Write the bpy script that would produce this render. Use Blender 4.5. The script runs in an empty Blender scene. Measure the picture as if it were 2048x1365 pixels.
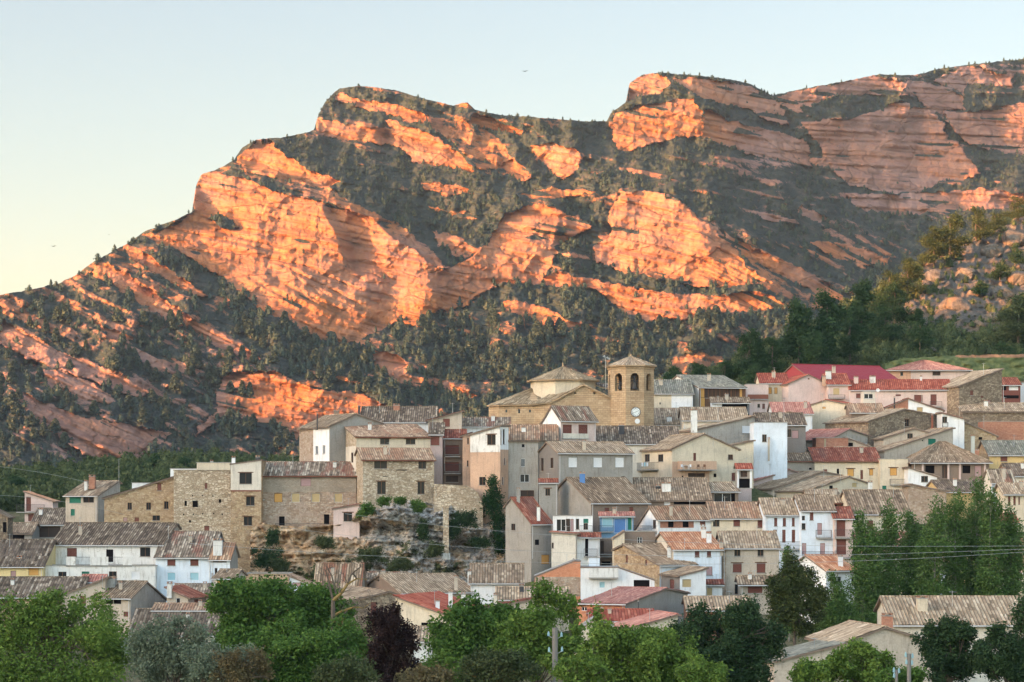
import bpy, math, random
import numpy as np
from mathutils import Vector
R = math.radians
random.seed(7)
RNG = np.random.default_rng(11)
# ------------------------------------------------------------------ camera
F = 4818.0      # focal length in photo pixels (2048 wide)
YH = 1000.0     # photo row of the eye-level horizon
ZC = 40.0       # height of the eye above the datum
sc = bpy.context.scene
cd = bpy.data.cameras.new('camera'); cam = bpy.data.objects.new('camera', cd)
sc.collection.objects.link(cam); sc.camera = cam
cam.location = (0, 0, ZC); cam.rotation_euler = (R(90), 0, 0)
cd.sensor_width = 36.0; cd.lens = 36.0 * F / 2048.0
cd.shift_y = (YH - 682.5) / 2048.0
cd.clip_start = 1.0; cd.clip_end = 60000
# ------------------------------------------------------------------ light
SUN_EL, SUN_AZ = 6.5, -114.0       # azimuth from +Y clockwise: behind the camera to the left
sdir = Vector((math.sin(R(SUN_AZ)) * math.cos(R(SUN_EL)), math.cos(R(SUN_AZ)) * math.cos(R(SUN_EL)), math.sin(R(SUN_EL))))
ld = bpy.data.lights.new('sun', 'SUN'); ld.energy = 4.2; ld.angle = R(0.5); ld.color = (1.0, 0.41, 0.16)
sun = bpy.data.objects.new('sun', ld); sc.collection.objects.link(sun)
sun.rotation_euler = sdir.to_track_quat('Z', 'Y').to_euler()
w = bpy.data.worlds.new('World'); sc.world = w; w.use_nodes = True
nt = w.node_tree; nt.nodes.clear()
o_ = nt.nodes.new('ShaderNodeOutputWorld'); b_ = nt.nodes.new('ShaderNodeBackground')
sky = nt.nodes.new('ShaderNodeTexSky'); sky.sky_type = 'NISHITA'; sky.sun_disc = False
sky.sun_elevation = R(SUN_EL); sky.sun_rotation = R(SUN_AZ)
sky.air_density = 1.0; sky.dust_density = 1.0; sky.ozone_density = 1.0
b_.inputs['Strength'].default_value = 0.15
tc_ = nt.nodes.new('ShaderNodeTexCoord'); dt_ = nt.nodes.new('ShaderNodeVectorMath'); dt_.operation = 'DOT_PRODUCT'; dt_.inputs[1].default_value = (-0.36, -0.86, 0.36)
mr_ = nt.nodes.new('ShaderNodeMapRange'); mr_.inputs[1].default_value = -0.25; mr_.inputs[2].default_value = 0.9; mr_.interpolation_type = 'SMOOTHSTEP'      # sky dimmed ahead, brightened behind the camera as added fill for the walls
cr_ = nt.nodes.new('ShaderNodeMix'); cr_.data_type = 'RGBA'; cr_.inputs[6].default_value = (0.485, 0.435, 0.45, 1); cr_.inputs[7].default_value = (1.95, 1.74, 1.60, 1)
mu_ = nt.nodes.new('ShaderNodeMix'); mu_.data_type = 'RGBA'; mu_.blend_type = 'MULTIPLY'; mu_.inputs[0].default_value = 1.0
nt.links.new(tc_.outputs['Generated'], dt_.inputs[0]); nt.links.new(dt_.outputs['Value'], mr_.inputs[0]); nt.links.new(mr_.outputs[0], cr_.inputs[0])
nt.links.new(sky.outputs[0], mu_.inputs[6]); nt.links.new(cr_.outputs[2], mu_.inputs[7]); nt.links.new(mu_.outputs[2], b_.inputs[0]); nt.links.new(b_.outputs[0], o_.inputs[0])
sc.view_settings.view_transform = 'Standard'; sc.view_settings.look = 'None'
sc.view_settings.exposure = 2.45; sc.view_settings.gamma = 1.0
sc.render.engine = 'CYCLES'
sc.render.resolution_x = 1024; sc.render.resolution_y = 682
COL = sc.collection
# ------------------------------------------------------------------ helpers
def W(px, py, D): return np.array([(px - 1024) / F * D, D, ZC + (YH - py) / F * D])
def tag(o, label=None, cat=None, group=None, kind=None):
    if label: o['label'] = label
    if cat: o['category'] = cat
    if group: o['group'] = group
    if kind: o['kind'] = kind
    return o
def empty(name, loc, label=None, cat=None, group=None):
    o = bpy.data.objects.new(name, None); o.location = loc; o.empty_display_size = 0.5
    COL.objects.link(o); return tag(o, label, cat, group)
_T = RNG.random((256, 256))
def vnoise(x, y):
    xi = np.floor(x).astype(int); yi = np.floor(y).astype(int); fx = x - xi; fy = y - yi
    fx = fx * fx * (3 - 2 * fx); fy = fy * fy * (3 - 2 * fy)
    a = _T[xi & 255, yi & 255]; b = _T[(xi + 1) & 255, yi & 255]; c = _T[xi & 255, (yi + 1) & 255]; d = _T[(xi + 1) & 255, (yi + 1) & 255]
    return (a * (1 - fx) + b * fx) * (1 - fy) + (c * (1 - fx) + d * fx) * fy
def fbm(x, y, oc=4, seed=0):      # -1..1
    x = np.asarray(x, float) + seed * 17.3; y = np.asarray(y, float) + seed * 9.1
    s = 0; a = 1; t = 0
    for k in range(oc):
        s = s + a * (vnoise(x, y) * 2 - 1); t += a; a *= .5; x = x * 2.03 + 31.7; y = y * 2.03 + 11.3
    return s / t
def sst(a, b, x): t = np.clip((x - a) / (b - a), 0, 1); return t * t * (3 - 2 * t)
def inpoly(px, py, poly):
    r = np.zeros(px.shape, bool); n = len(poly)
    for i in range(n):
        x1, y1 = poly[i]; x2, y2 = poly[(i + 1) % n]
        if y1 == y2: continue
        c = ((y1 > py) != (y2 > py)) & (px < (x2 - x1) * (py - y1) / (y2 - y1) + x1); r ^= c
    return r
def mesh_np(name, V, Fq, mats, parent=None, smooth=True, attr=None, loc=None):
    """quad/tri mesh straight from arrays"""
    me = bpy.data.meshes.new(name); V = np.asarray(V, np.float32).reshape(-1, 3); Fq = np.asarray(Fq, np.int32)
    k = Fq.shape[1]; n = len(Fq)
    if loc is not None: V = V - np.asarray(loc, np.float32)
    me.vertices.add(len(V)); me.vertices.foreach_set('co', V.ravel())
    me.loops.add(n * k); me.loops.foreach_set('vertex_index', Fq.ravel())
    me.polygons.add(n); me.polygons.foreach_set('loop_start', np.arange(0, n * k, k, dtype=np.int32))
    try: me.polygons.foreach_set('loop_total', np.full(n, k, np.int32))
    except Exception: pass
    if smooth: me.polygons.foreach_set('use_smooth', np.ones(n, bool))
    for an, av in (attr or {}).items():
        a = me.attributes.new(an, 'FLOAT', 'POINT'); a.data.foreach_set('value', np.asarray(av, np.float32).ravel())
    for m in (mats if isinstance(mats, (list, tuple)) else [mats]): me.materials.append(m)
    me.update(calc_edges=True); me.validate()
    o = bpy.data.objects.new(name, me); COL.objects.link(o)
    if loc is not None: o.location = loc
    if parent: o.parent = parent
    return o
class MB:
    """collects faces with uv + material slots and links them as ONE mesh"""
    def __init__(s): s.v = []; s.f = []; s.uv = []; s.mi = []; s.mats = []; s.sm = []
    def mat(s, m):
        if m not in s.mats: s.mats.append(m)
        return s.mats.index(m)
    def face(s, pts, m, uv=None, smooth=False):
        i = len(s.v); s.v.extend([tuple(p) for p in pts]); s.f.append(tuple(range(i, i + len(pts))))
        s.uv.extend(uv if uv else [(p[0] + p[1], p[2]) for p in pts]); s.mi.append(s.mat(m)); s.sm.append(smooth)
    def obox(s, c, ux, uy, uz, m):
        c, ux, uy, uz = map(np.asarray, (c, ux, uy, uz))
        q = [c + a * ux + b * uy + d * uz for a in (-1, 1) for b in (-1, 1) for d in (-1, 1)]
        for f in ((0, 1, 3, 2), (4, 6, 7, 5), (0, 4, 5, 1), (2, 3, 7, 6), (0, 2, 6, 4), (1, 5, 7, 3)): s.face([q[k] for k in f], m)
    def bar(s, a, b, r, m, r2=None, n=6):
        a = np.asarray(a, float); b = np.asarray(b, float); d = b - a; L = np.linalg.norm(d)
        if L < 1e-6: return
        d = d / L; t = np.array([0, 0, 1.]) if abs(d[2]) < .9 else np.array([1., 0, 0])
        x = np.cross(d, t); x /= np.linalg.norm(x); y = np.cross(d, x); r2 = r if r2 is None else r2
        A = [a + r * (math.cos(k * 2 * math.pi / n) * x + math.sin(k * 2 * math.pi / n) * y) for k in range(n)]
        B = [b + r2 * (math.cos(k * 2 * math.pi / n) * x + math.sin(k * 2 * math.pi / n) * y) for k in range(n)]
        for k in range(n): s.face([A[k], A[(k + 1) % n], B[(k + 1) % n], B[k]], m, smooth=True)
        s.face(A[::-1], m); s.face(B, m)
    def build(s, name, parent=None, loc=None):
        if not s.f: return None
        me = bpy.data.meshes.new(name); lo = np.array(parent.location if (parent and loc is None) else (loc if loc is not None else (0, 0, 0)))
        V = np.array(s.v) - lo
        me.from_pydata(V.tolist(), [], s.f)
        uvl = me.uv_layers.new(name='UVMap'); uvl.data.foreach_set('uv', np.array(s.uv, np.float32).ravel())
        me.polygons.foreach_set('material_index', s.mi); me.polygons.foreach_set('use_smooth', s.sm)
        for m in s.mats: me.materials.append(m)
        me.update(); o = bpy.data.objects.new(name, me); COL.objects.link(o)
        if parent is not None: o.parent = parent
        elif loc is not None: o.location = loc
        return o
# ------------------------------------------------------------------ materials
class NT:
    def __init__(s, name, rough=.9, spec=.2):
        s.m = bpy.data.materials.new(name); s.m.use_nodes = True; s.t = s.m.node_tree; s.b = s.t.nodes['Principled BSDF']
        s.b.inputs['Roughness'].default_value = rough; s.b.inputs['Specular IOR Level'].default_value = spec
    def n(s, typ, **kw):
        nd = s.t.nodes.new(typ)
        for k, v in kw.items():
            if k[0] == '_': setattr(nd, k[1:], v)
            else:
                inp = nd.inputs[int(k[1:])] if k[0] == 'i' and k[1:].isdigit() else nd.inputs[k]
                s.put(inp, v)
        return nd
    def put(s, inp, v):
        if isinstance(v, bpy.types.NodeSocket): s.t.links.new(v, inp)
        elif isinstance(v, (tuple, list)) and len(v) == 3 and inp.type == 'RGBA': inp.default_value = (*v, 1)
        else: inp.default_value = v
    def math(s, op, a, b=0.0, c=0.0):
        return s.n('ShaderNodeMath', _operation=op, i0=a, i1=b, i2=c).outputs[0]
    def noise(s, vec, scale, det=4, rough=.55, out=0):
        return s.n('ShaderNodeTexNoise', Vector=vec, Scale=scale, Detail=det, Roughness=rough).outputs[out]
    def ramp(s, fac, stops, interp='LINEAR'):
        r = s.n('ShaderNodeValToRGB', Fac=fac); e = r.color_ramp; e.interpolation = interp
        while len(e.elements) < len(stops): e.elements.new(.5)
        for el, (p, c) in zip(e.elements, stops): el.position = p; el.color = (*c, 1)
        return r.outputs[0]
    def mix(s, fac, a, b, mode='MIX'):
        x = s.n('ShaderNodeMix', _data_type='RGBA', _blend_type=mode); s.put(x.inputs[0], fac); s.put(x.inputs[6], a); s.put(x.inputs[7], b); return x.outputs[2]
    def scale(s, vec, v): return s.n('ShaderNodeVectorMath', _operation='MULTIPLY', i0=vec, i1=v).outputs[0]
    def uv(s): return s.n('ShaderNodeUVMap').outputs[0]
    def pos(s): return s.n('ShaderNodeNewGeometry').outputs['Position']
    def mr(s, v, a, b, c=0., d=1.): return s.n('ShaderNodeMapRange', Value=v, i1=a, i2=b, i3=c, i4=d).outputs[0]
    def done(s, col, bump=None, dist=.05, strength=.6):
        s.put(s.b.inputs['Base Color'], col)
        if bump is not None:
            bp = s.n('ShaderNodeBump', Height=bump, Distance=dist, Strength=strength); s.t.links.new(bp.outputs[0], s.b.inputs['Normal'])
        return s.m
M = {}
def lift(c, k): return tuple(min(1, x * k) for x in c)
def plaster(name, c, dirt=(.20, .17, .14), amt=.5, patch=None):
    amt = min(.85, amt * 1.35)
    n = NT(name); p = n.pos(); u = n.uv()
    big = n.noise(p, .35, 5, .65); streak = n.noise(n.scale(u, (2.2, .28, 1)), 1.0, 4, .6); fine = n.noise(p, 5, 3, .6)
    col = n.ramp(big, [(.3, lift(c, .86)), (.5, c), (.72, lift(c, 1.1))])
    st = n.math('MULTIPLY', n.mr(streak, .52, .78), amt)
    col = n.mix(st, col, dirt)
    blot = n.mr(n.noise(p, .9, 6, .7), .60, .68); col = n.mix(n.math('MULTIPLY', blot, amt * (.9 if patch else .45)), col, patch or lift(c, .6))
    col = n.mix(.14, col, n.ramp(fine, [(.3, (.1, .1, .1)), (.7, (.95, .95, .95))]), 'OVERLAY')
    M[name] = n.done(col, fine, .03, .5)
plaster('white', (.74, .75, .76), amt=.30); plaster('bluewhite', (.63, .70, .78), amt=.25)
plaster('worn_white', (.66, .66, .64), amt=.65, patch=(.33, .31, .28))
plaster('cream', (.60, .52, .40), amt=.35); plaster('pale', (.62, .57, .49), amt=.4)
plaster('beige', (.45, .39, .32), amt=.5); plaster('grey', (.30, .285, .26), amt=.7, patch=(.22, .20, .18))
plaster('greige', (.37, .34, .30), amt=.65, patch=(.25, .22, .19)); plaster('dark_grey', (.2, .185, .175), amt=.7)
plaster('pink', (.60, .47, .43), amt=.3); plaster('peach', (.52, .35, .25), amt=.5, patch=(.40, .32, .24))
plaster('ochre', (.58, .42, .20), amt=.4); plaster('yellow', (.66, .53, .28), amt=.35); plaster('brown', (.22, .165, .13), amt=.6)
plaster('orange_wall', (.55, .33, .22), amt=.4); plaster('blue', (.20, .34, .50), amt=.4); plaster('mauve', (.40, .33, .32), amt=.4)
plaster('concrete', (.33, .32, .30), amt=.7)
def stone(name, cols, mortar, sc_=2.4, mw=.10, kind='rubble', plast=None):
    n = NT(name); u = n.uv(); wv = n.noise(u, 2.5, 2, .5, 1)
    uu = n.mix(.035, u, wv, 'ADD'); us = n.scale(uu, (.75, 1.25, 1))
    if kind == 'ashlar':
        br = n.n('ShaderNodeTexBrick', Vector=uu, Scale=1.0, Color1=(0, 0, 0), Color2=(1, 1, 1), Mortar=(0, 0, 0), i6=.0, i8=sc_, i9=sc_ * .48)
        br.inputs['Mortar Size'].default_value = .02; br.inputs['Brick Width'].default_value = sc_; br.inputs['Row Height'].default_value = sc_ * .45
        cell = n.noise(n.n('ShaderNodeVectorMath', _operation='SNAP', i0=uu, i1=(sc_, sc_ * .45, 1)).outputs[0], 3.7, 0); edge = br.outputs['Fac']
        ed = edge
    else:
        v1 = n.n('ShaderNodeTexVoronoi', Vector=us, Scale=sc_, Randomness=.9); cell = n.n('ShaderNodeSeparateColor', Color=v1.outputs['Color']).outputs[0]
        v2 = n.n('ShaderNodeTexVoronoi', _feature='DISTANCE_TO_EDGE', Vector=us, Scale=sc_, Randomness=.9)
        ed = n.mr(v2.outputs[0], .0, mw, 1., 0.)
    col = n.ramp(cell, [(.1, cols[0]), (.5, cols[1]), (.9, cols[2])])
    col = n.mix(n.math('MULTIPLY', ed, .75), col, mortar)
    p = n.pos(); big = n.noise(p, .3, 5, .65)
    col = n.mix(n.mr(big, .42, .72, 0., .55), col, lift(cols[0], .75))
    if plast: col = n.mix(n.mr(n.noise(p, .55, 6, .7), .50, .60), col, plast)
    col = n.mix(.5, col, n.ramp(n.noise(p, 3, 3), [(.25, (.25, .25, .25)), (.75, (.75, .75, .75))]), 'SOFT_LIGHT')
    M[name] = n.done(col, n.math('SUBTRACT', n.math('MULTIPLY', cell, .4), ed), .10, .9)
stone('rubble', [(.26, .20, .14), (.40, .32, .22), (.52, .44, .33)], (.17, .13, .10))
stone('pale_stone', [(.42, .33, .23), (.56, .46, .34), (.66, .57, .44)], (.24, .175, .12), 2.3, .11)
stone('ochre_stone', [(.34, .23, .14), (.48, .35, .21), (.58, .46, .31)], (.40, .30, .19), 2.6, .12, plast=(.46, .34, .23))
stone('brown_stone', [(.20, .15, .11), (.31, .24, .17), (.40, .32, .23)], (.15, .12, .09), 2.2, .1)
stone('pink_stone', [(.35, .25, .18), (.46, .36, .27), (.54, .46, .37)], (.36, .28, .22), 2.6, .12, plast=(.45, .35, .28))
stone('ashlar', [(.36, .245, .15), (.48, .345, .215), (.57, .43, .285)], (.20, .135, .09), .95, kind='ashlar')
stone('brick_grey', [(.32, .27, .21), (.39, .33, .26), (.45, .39, .31)], (.26, .22, .18), .5, kind='ashlar')
stone('brick_red', [(.40, .17, .11), (.50, .23, .15), (.56, .30, .20)], (.34, .24, .19), .4, kind='ashlar')
stone('brick_orange', [(.62, .24, .13), (.68, .29, .16), (.72, .34, .2)], (.45, .28, .2), .4, kind='ashlar')
def tiles(name, cols, patch, pamt=.35, period=.42, row=1.1, rough=.92):
    n = NT(name, rough); u = n.uv(); p = n.pos(); cols = [(c[0] * k * 1.06, c[1] * k, c[2] * k * .90) for c, k in zip(cols, (.8, .88, 1.02, 1.15))]
    def cellnoise(pr, rw, off): return n.n('ShaderNodeTexWhiteNoise', _noise_dimensions='2D', Vector=n.n('ShaderNodeVectorMath', _operation='SNAP', i0=n.n('ShaderNodeVectorMath', _operation='ADD', i0=u, i1=(off, off, 0)).outputs[0], i1=(pr, rw, 1)).outputs[0]).outputs[0]
    wn = n.math('ADD', n.math('MULTIPLY', cellnoise(period, row, 0), .5), n.math('ADD', n.math('MULTIPLY', cellnoise(period, 40., 3.), .28), n.math('MULTIPLY', n.noise(p, 3.5, 3, .6), .3)))
    col = n.ramp(wn, [(.18, cols[0]), (.40, cols[1]), (.66, cols[2]), (.93, cols[3])])
    big = n.noise(n.scale(u, (1., .22, 1)), .45, 3, .6)
    col = n.mix(n.mr(big, .53, .58, 0., pamt), col, patch)
    mid = n.noise(p, .8, 4, .7); col = n.mix(n.mr(mid, .35, .7, 0., .5), col, lift(cols[1], .78))
    fr = n.math('ABSOLUTE', n.math('SUBTRACT', n.math('FRACT', n.math('DIVIDE', n.n('ShaderNodeSeparateXYZ', Vector=u).outputs[0], period)), .5))
    col = n.mix(n.mr(fr, .30, .48, 0., .85), col, lift(cols[0], .45))      # channels between the barrels coloured darker
    M[name] = n.done(col, n.noise(p, 9, 3, .7), .02, .4)
tiles('old', [(.13, .095, .07), (.26, .195, .145), (.36, .285, .22), (.54, .46, .37)], (.36, .25, .17), .3)
tiles('oldlight', [(.20, .15, .11), (.36, .28, .21), (.47, .385, .30), (.64, .55, .45)], (.42, .30, .22), .3)
tiles('dark', [(.06, .048, .04), (.15, .115, .09), (.25, .205, .165), (.50, .44, .38)], (.20, .15, .12), .4)
tiles('stripe', [(.10, .08, .07), (.22, .175, .14), (.38, .32, .27), (.60, .55, .48)], (.30, .10, .065), .65)
tiles('mixed', [(.18, .13, .10), (.33, .23, .17), (.44, .31, .23), (.58, .48, .38)], (.42, .19, .11), .55)
tiles('redold', [(.18, .06, .045), (.28, .09, .065), (.34, .13, .09), (.42, .25, .2)], (.16, .11, .09), .5)
tiles('red', [(.26, .065, .045), (.34, .09, .065), (.40, .13, .09), (.46, .2, .15)], (.36, .12, .1), .3)
tiles('pinkred', [(.40, .17, .15), (.48, .22, .19), (.54, .28, .24), (.6, .38, .33)], (.38, .22, .19), .3)
tiles('orange', [(.42, .17, .10), (.54, .25, .15), (.60, .34, .22), (.66, .48, .36)], (.46, .32, .23), .4)
tiles('greenish', [(.12, .125, .11), (.20, .205, .185), (.27, .275, .25), (.36, .36, .33)], (.22, .24, .22), .3)
tiles('churchtile', [(.20, .15, .10), (.32, .25, .17), (.42, .34, .25), (.54, .46, .36)], (.28, .22, .14), .4)
def flat(name, c, rough=.7, spec=.3, metal=0.):
    n = NT(name, rough, spec); n.b.inputs['Metallic'].default_value = metal
    fine = n.noise(n.pos(), 4, 3, .6); M[name] = n.done(n.mix(n.mr(fine, .3, .7, 0., .35), c, lift(c, .72)))
flat('metalred', (.30, .04, .05), .55); flat('wood', (.13, .065, .035)); flat('woodred', (.17, .06, .045)); flat('darkwood', (.06, .04, .03))
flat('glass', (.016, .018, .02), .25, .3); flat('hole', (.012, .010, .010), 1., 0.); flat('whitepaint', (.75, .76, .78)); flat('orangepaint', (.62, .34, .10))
flat('beigeblind', (.50, .38, .20)); flat('cyanpaint', (.35, .58, .66)); flat('greenpaint', (.015, .16, .11)); flat('pinkpaint', (.42, .27, .27)); flat('iron', (.05, .05, .055), .6)
flat('gutter', (.62, .62, .62), .5); flat('cable', (.34, .36, .36), .5); flat('rust', (.22, .08, .05)); flat('bronze', (.05, .045, .04), .5, .5, .5); flat('clockwhite', (.78, .82, .82)); flat('polewood', (.20, .185, .17))
flat('insul', (.25, .42, .48), .3, .5); flat('bluepaint', (.10, .22, .48)); flat('steel', (.45, .47, .48), .4, .5, .6); flat('bark', (.11, .085, .065)); flat('palebark', (.24, .22, .19)); flat('mustardbark', (.22, .15, .05)); flat('bird', (.02, .02, .02))
WK = dict(d=('glass', 'wood'), k=('hole', None), b=('woodred', 'wood'), w=('whitepaint', 'whitepaint'), o=('orangepaint', 'wood'), y=('beigeblind', 'gutter'), c=('cyanpaint', 'whitepaint'),
          G=('greenpaint', 'greenpaint'), p=('pinkpaint', 'wood'), g=('glass', 'whitepaint'), D=('wood', 'darkwood'), u=('bluepaint', 'whitepaint'), n=('darkwood', 'wood'))
def leafmat(name, a, b, c, trans=.25):
    n = NT(name, .75, .15); oi = n.n('ShaderNodeAttribute', _attribute_name='lr').outputs['Fac']
    col = n.ramp(oi, [(.0, a), (.5, b), (1., c)]); 
    n.put(n.b.inputs['Base Color'], col); tr = n.n('ShaderNodeBsdfTranslucent', Color=col); mx = n.n('ShaderNodeMixShader', Fac=trans)
    n.t.links.new(n.b.outputs[0], mx.inputs[1]); n.t.links.new(tr.outputs[0], mx.inputs[2]); n.t.links.new(mx.outputs[0], n.t.nodes['Material Output'].inputs[0]); M[name] = n.m
leafmat('lf_bright', (.045, .085, .018), (.11, .185, .035), (.24, .33, .07)); leafmat('lf_green', (.028, .065, .016), (.07, .14, .028), (.15, .24, .05))
leafmat('lf_dark', (.018, .038, .018), (.035, .068, .028), (.07, .12, .045)); leafmat('lf_poplar', (.04, .085, .02), (.085, .155, .04), (.17, .25, .09))
leafmat('lf_olive', (.08, .11, .07), (.15, .19, .125), (.25, .29, .21)); leafmat('lf_plum', (.014, .008, .008), (.032, .018, .017), (.085, .05, .045)); leafmat('lf_pine', (.03, .045, .016), (.055, .075, .025), (.10, .12, .04))
leafmat('lf_mpine', (.020, .042, .040), (.036, .062, .052), (.07, .09, .06), .1); leafmat('lf_brown', (.09, .07, .035), (.15, .12, .06), (.2, .18, .09)); leafmat('lf_scrub', (.035, .052, .022), (.065, .088, .036), (.12, .145, .065)); leafmat('lf_ivy', (.012, .035, .012), (.022, .06, .02), (.04, .09, .03))
# ------------------------------------------------------------------ mountain
def rockmat(name, cols, forest, grey):
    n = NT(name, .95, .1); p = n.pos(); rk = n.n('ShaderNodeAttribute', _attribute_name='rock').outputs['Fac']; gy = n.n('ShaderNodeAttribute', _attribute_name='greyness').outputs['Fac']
    st = n.noise(n.scale(n.n('ShaderNodeVectorMath', _operation='ADD', i0=p, i1=n.n('ShaderNodeCombineXYZ', Z=n.math('MULTIPLY', n.n('ShaderNodeSeparateXYZ', Vector=p).outputs[0], .17)).outputs[0]).outputs[0], (.004, .004, .10)), 1., 8, .75)            # strata
    vt = n.noise(n.scale(p, (.09, .03, .008)), 1., 5, .65)            # water streaks
    bl = n.noise(p, .012, 6, .65)
    f = n.math('ADD', n.math('MULTIPLY', st, .55), n.math('ADD', n.math('MULTIPLY', vt, .30), n.math('MULTIPLY', bl, .15)))
    col = n.ramp(f, [(.34, cols[0]), (.45, cols[1]), (.54, cols[2]), (.68, cols[3])])
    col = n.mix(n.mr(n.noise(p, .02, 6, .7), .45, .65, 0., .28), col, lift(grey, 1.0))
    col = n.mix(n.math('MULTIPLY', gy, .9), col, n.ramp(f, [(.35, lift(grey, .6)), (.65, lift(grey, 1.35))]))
    col = n.mix(n.math('MULTIPLY', n.n('ShaderNodeAttribute', _attribute_name='line').outputs['Fac'], .60), col, (.07, .045, .03))      # bedding joints and cracks
    vo = n.n('ShaderNodeTexVoronoi', _feature='DISTANCE_TO_EDGE', Vector=n.mix(.18, n.scale(p, (.035, .035, .075)), n.noise(p, .05, 4, .7, 1)), Scale=1.).outputs[0]; jo = n.mr(vo, .0, .05, 1., 0.); col = n.mix(n.math('MULTIPLY', jo, n.mr(n.noise(p, .015, 4, .6), .45, .65, 0., .55)), col, (.08, .05, .035))
    fr = n.ramp(n.noise(p, .05, 6, .75), [(.3, forest[0]), (.55, forest[1]), (.75, forest[2])])
    e = n.math('ADD', rk, n.math('MULTIPLY', n.math('SUBTRACT', n.noise(p, .07, 7, .8), .5), 1.35))
    col = n.mix(n.mr(e, .44, .56), fr, col)
    M[name] = n.done(col, n.math('SUBTRACT', n.math('ADD', n.math('MULTIPLY', f, 3.5), n.math('MULTIPLY', n.noise(p, .12, 7, .75), 1.6)), n.math('MULTIPLY', jo, .6)), 2.0, .95)
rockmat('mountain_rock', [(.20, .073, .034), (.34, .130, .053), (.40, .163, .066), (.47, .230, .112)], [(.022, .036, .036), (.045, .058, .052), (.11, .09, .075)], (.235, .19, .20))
RIDGE = [(-80, 606), (0, 590), (60, 580), (120, 566), (150, 552), (190, 522), (250, 490), (290, 463), (350, 440), (384, 424), (392, 372), (402, 350), (440, 337), (468, 320), (485, 295), (512, 280), (560, 276), (600, 268), (628, 262), (635, 235), (650, 205), (668, 186), (680, 177), (720, 172), (790, 180), (850, 198), (905, 212), (935, 205), (950, 220), (1000, 230), (1080, 236), (1150, 242), (1214, 243), (1222, 226), (1252, 204), (1259, 168), (1285, 149), (1330, 146), (1400, 152), (1460, 159), (1500, 168), (1545, 192), (1600, 179), (1680, 165), (1760, 149), (1830, 151), (1870, 140), (1950, 128), (2048, 118), (2130, 110)]
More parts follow.
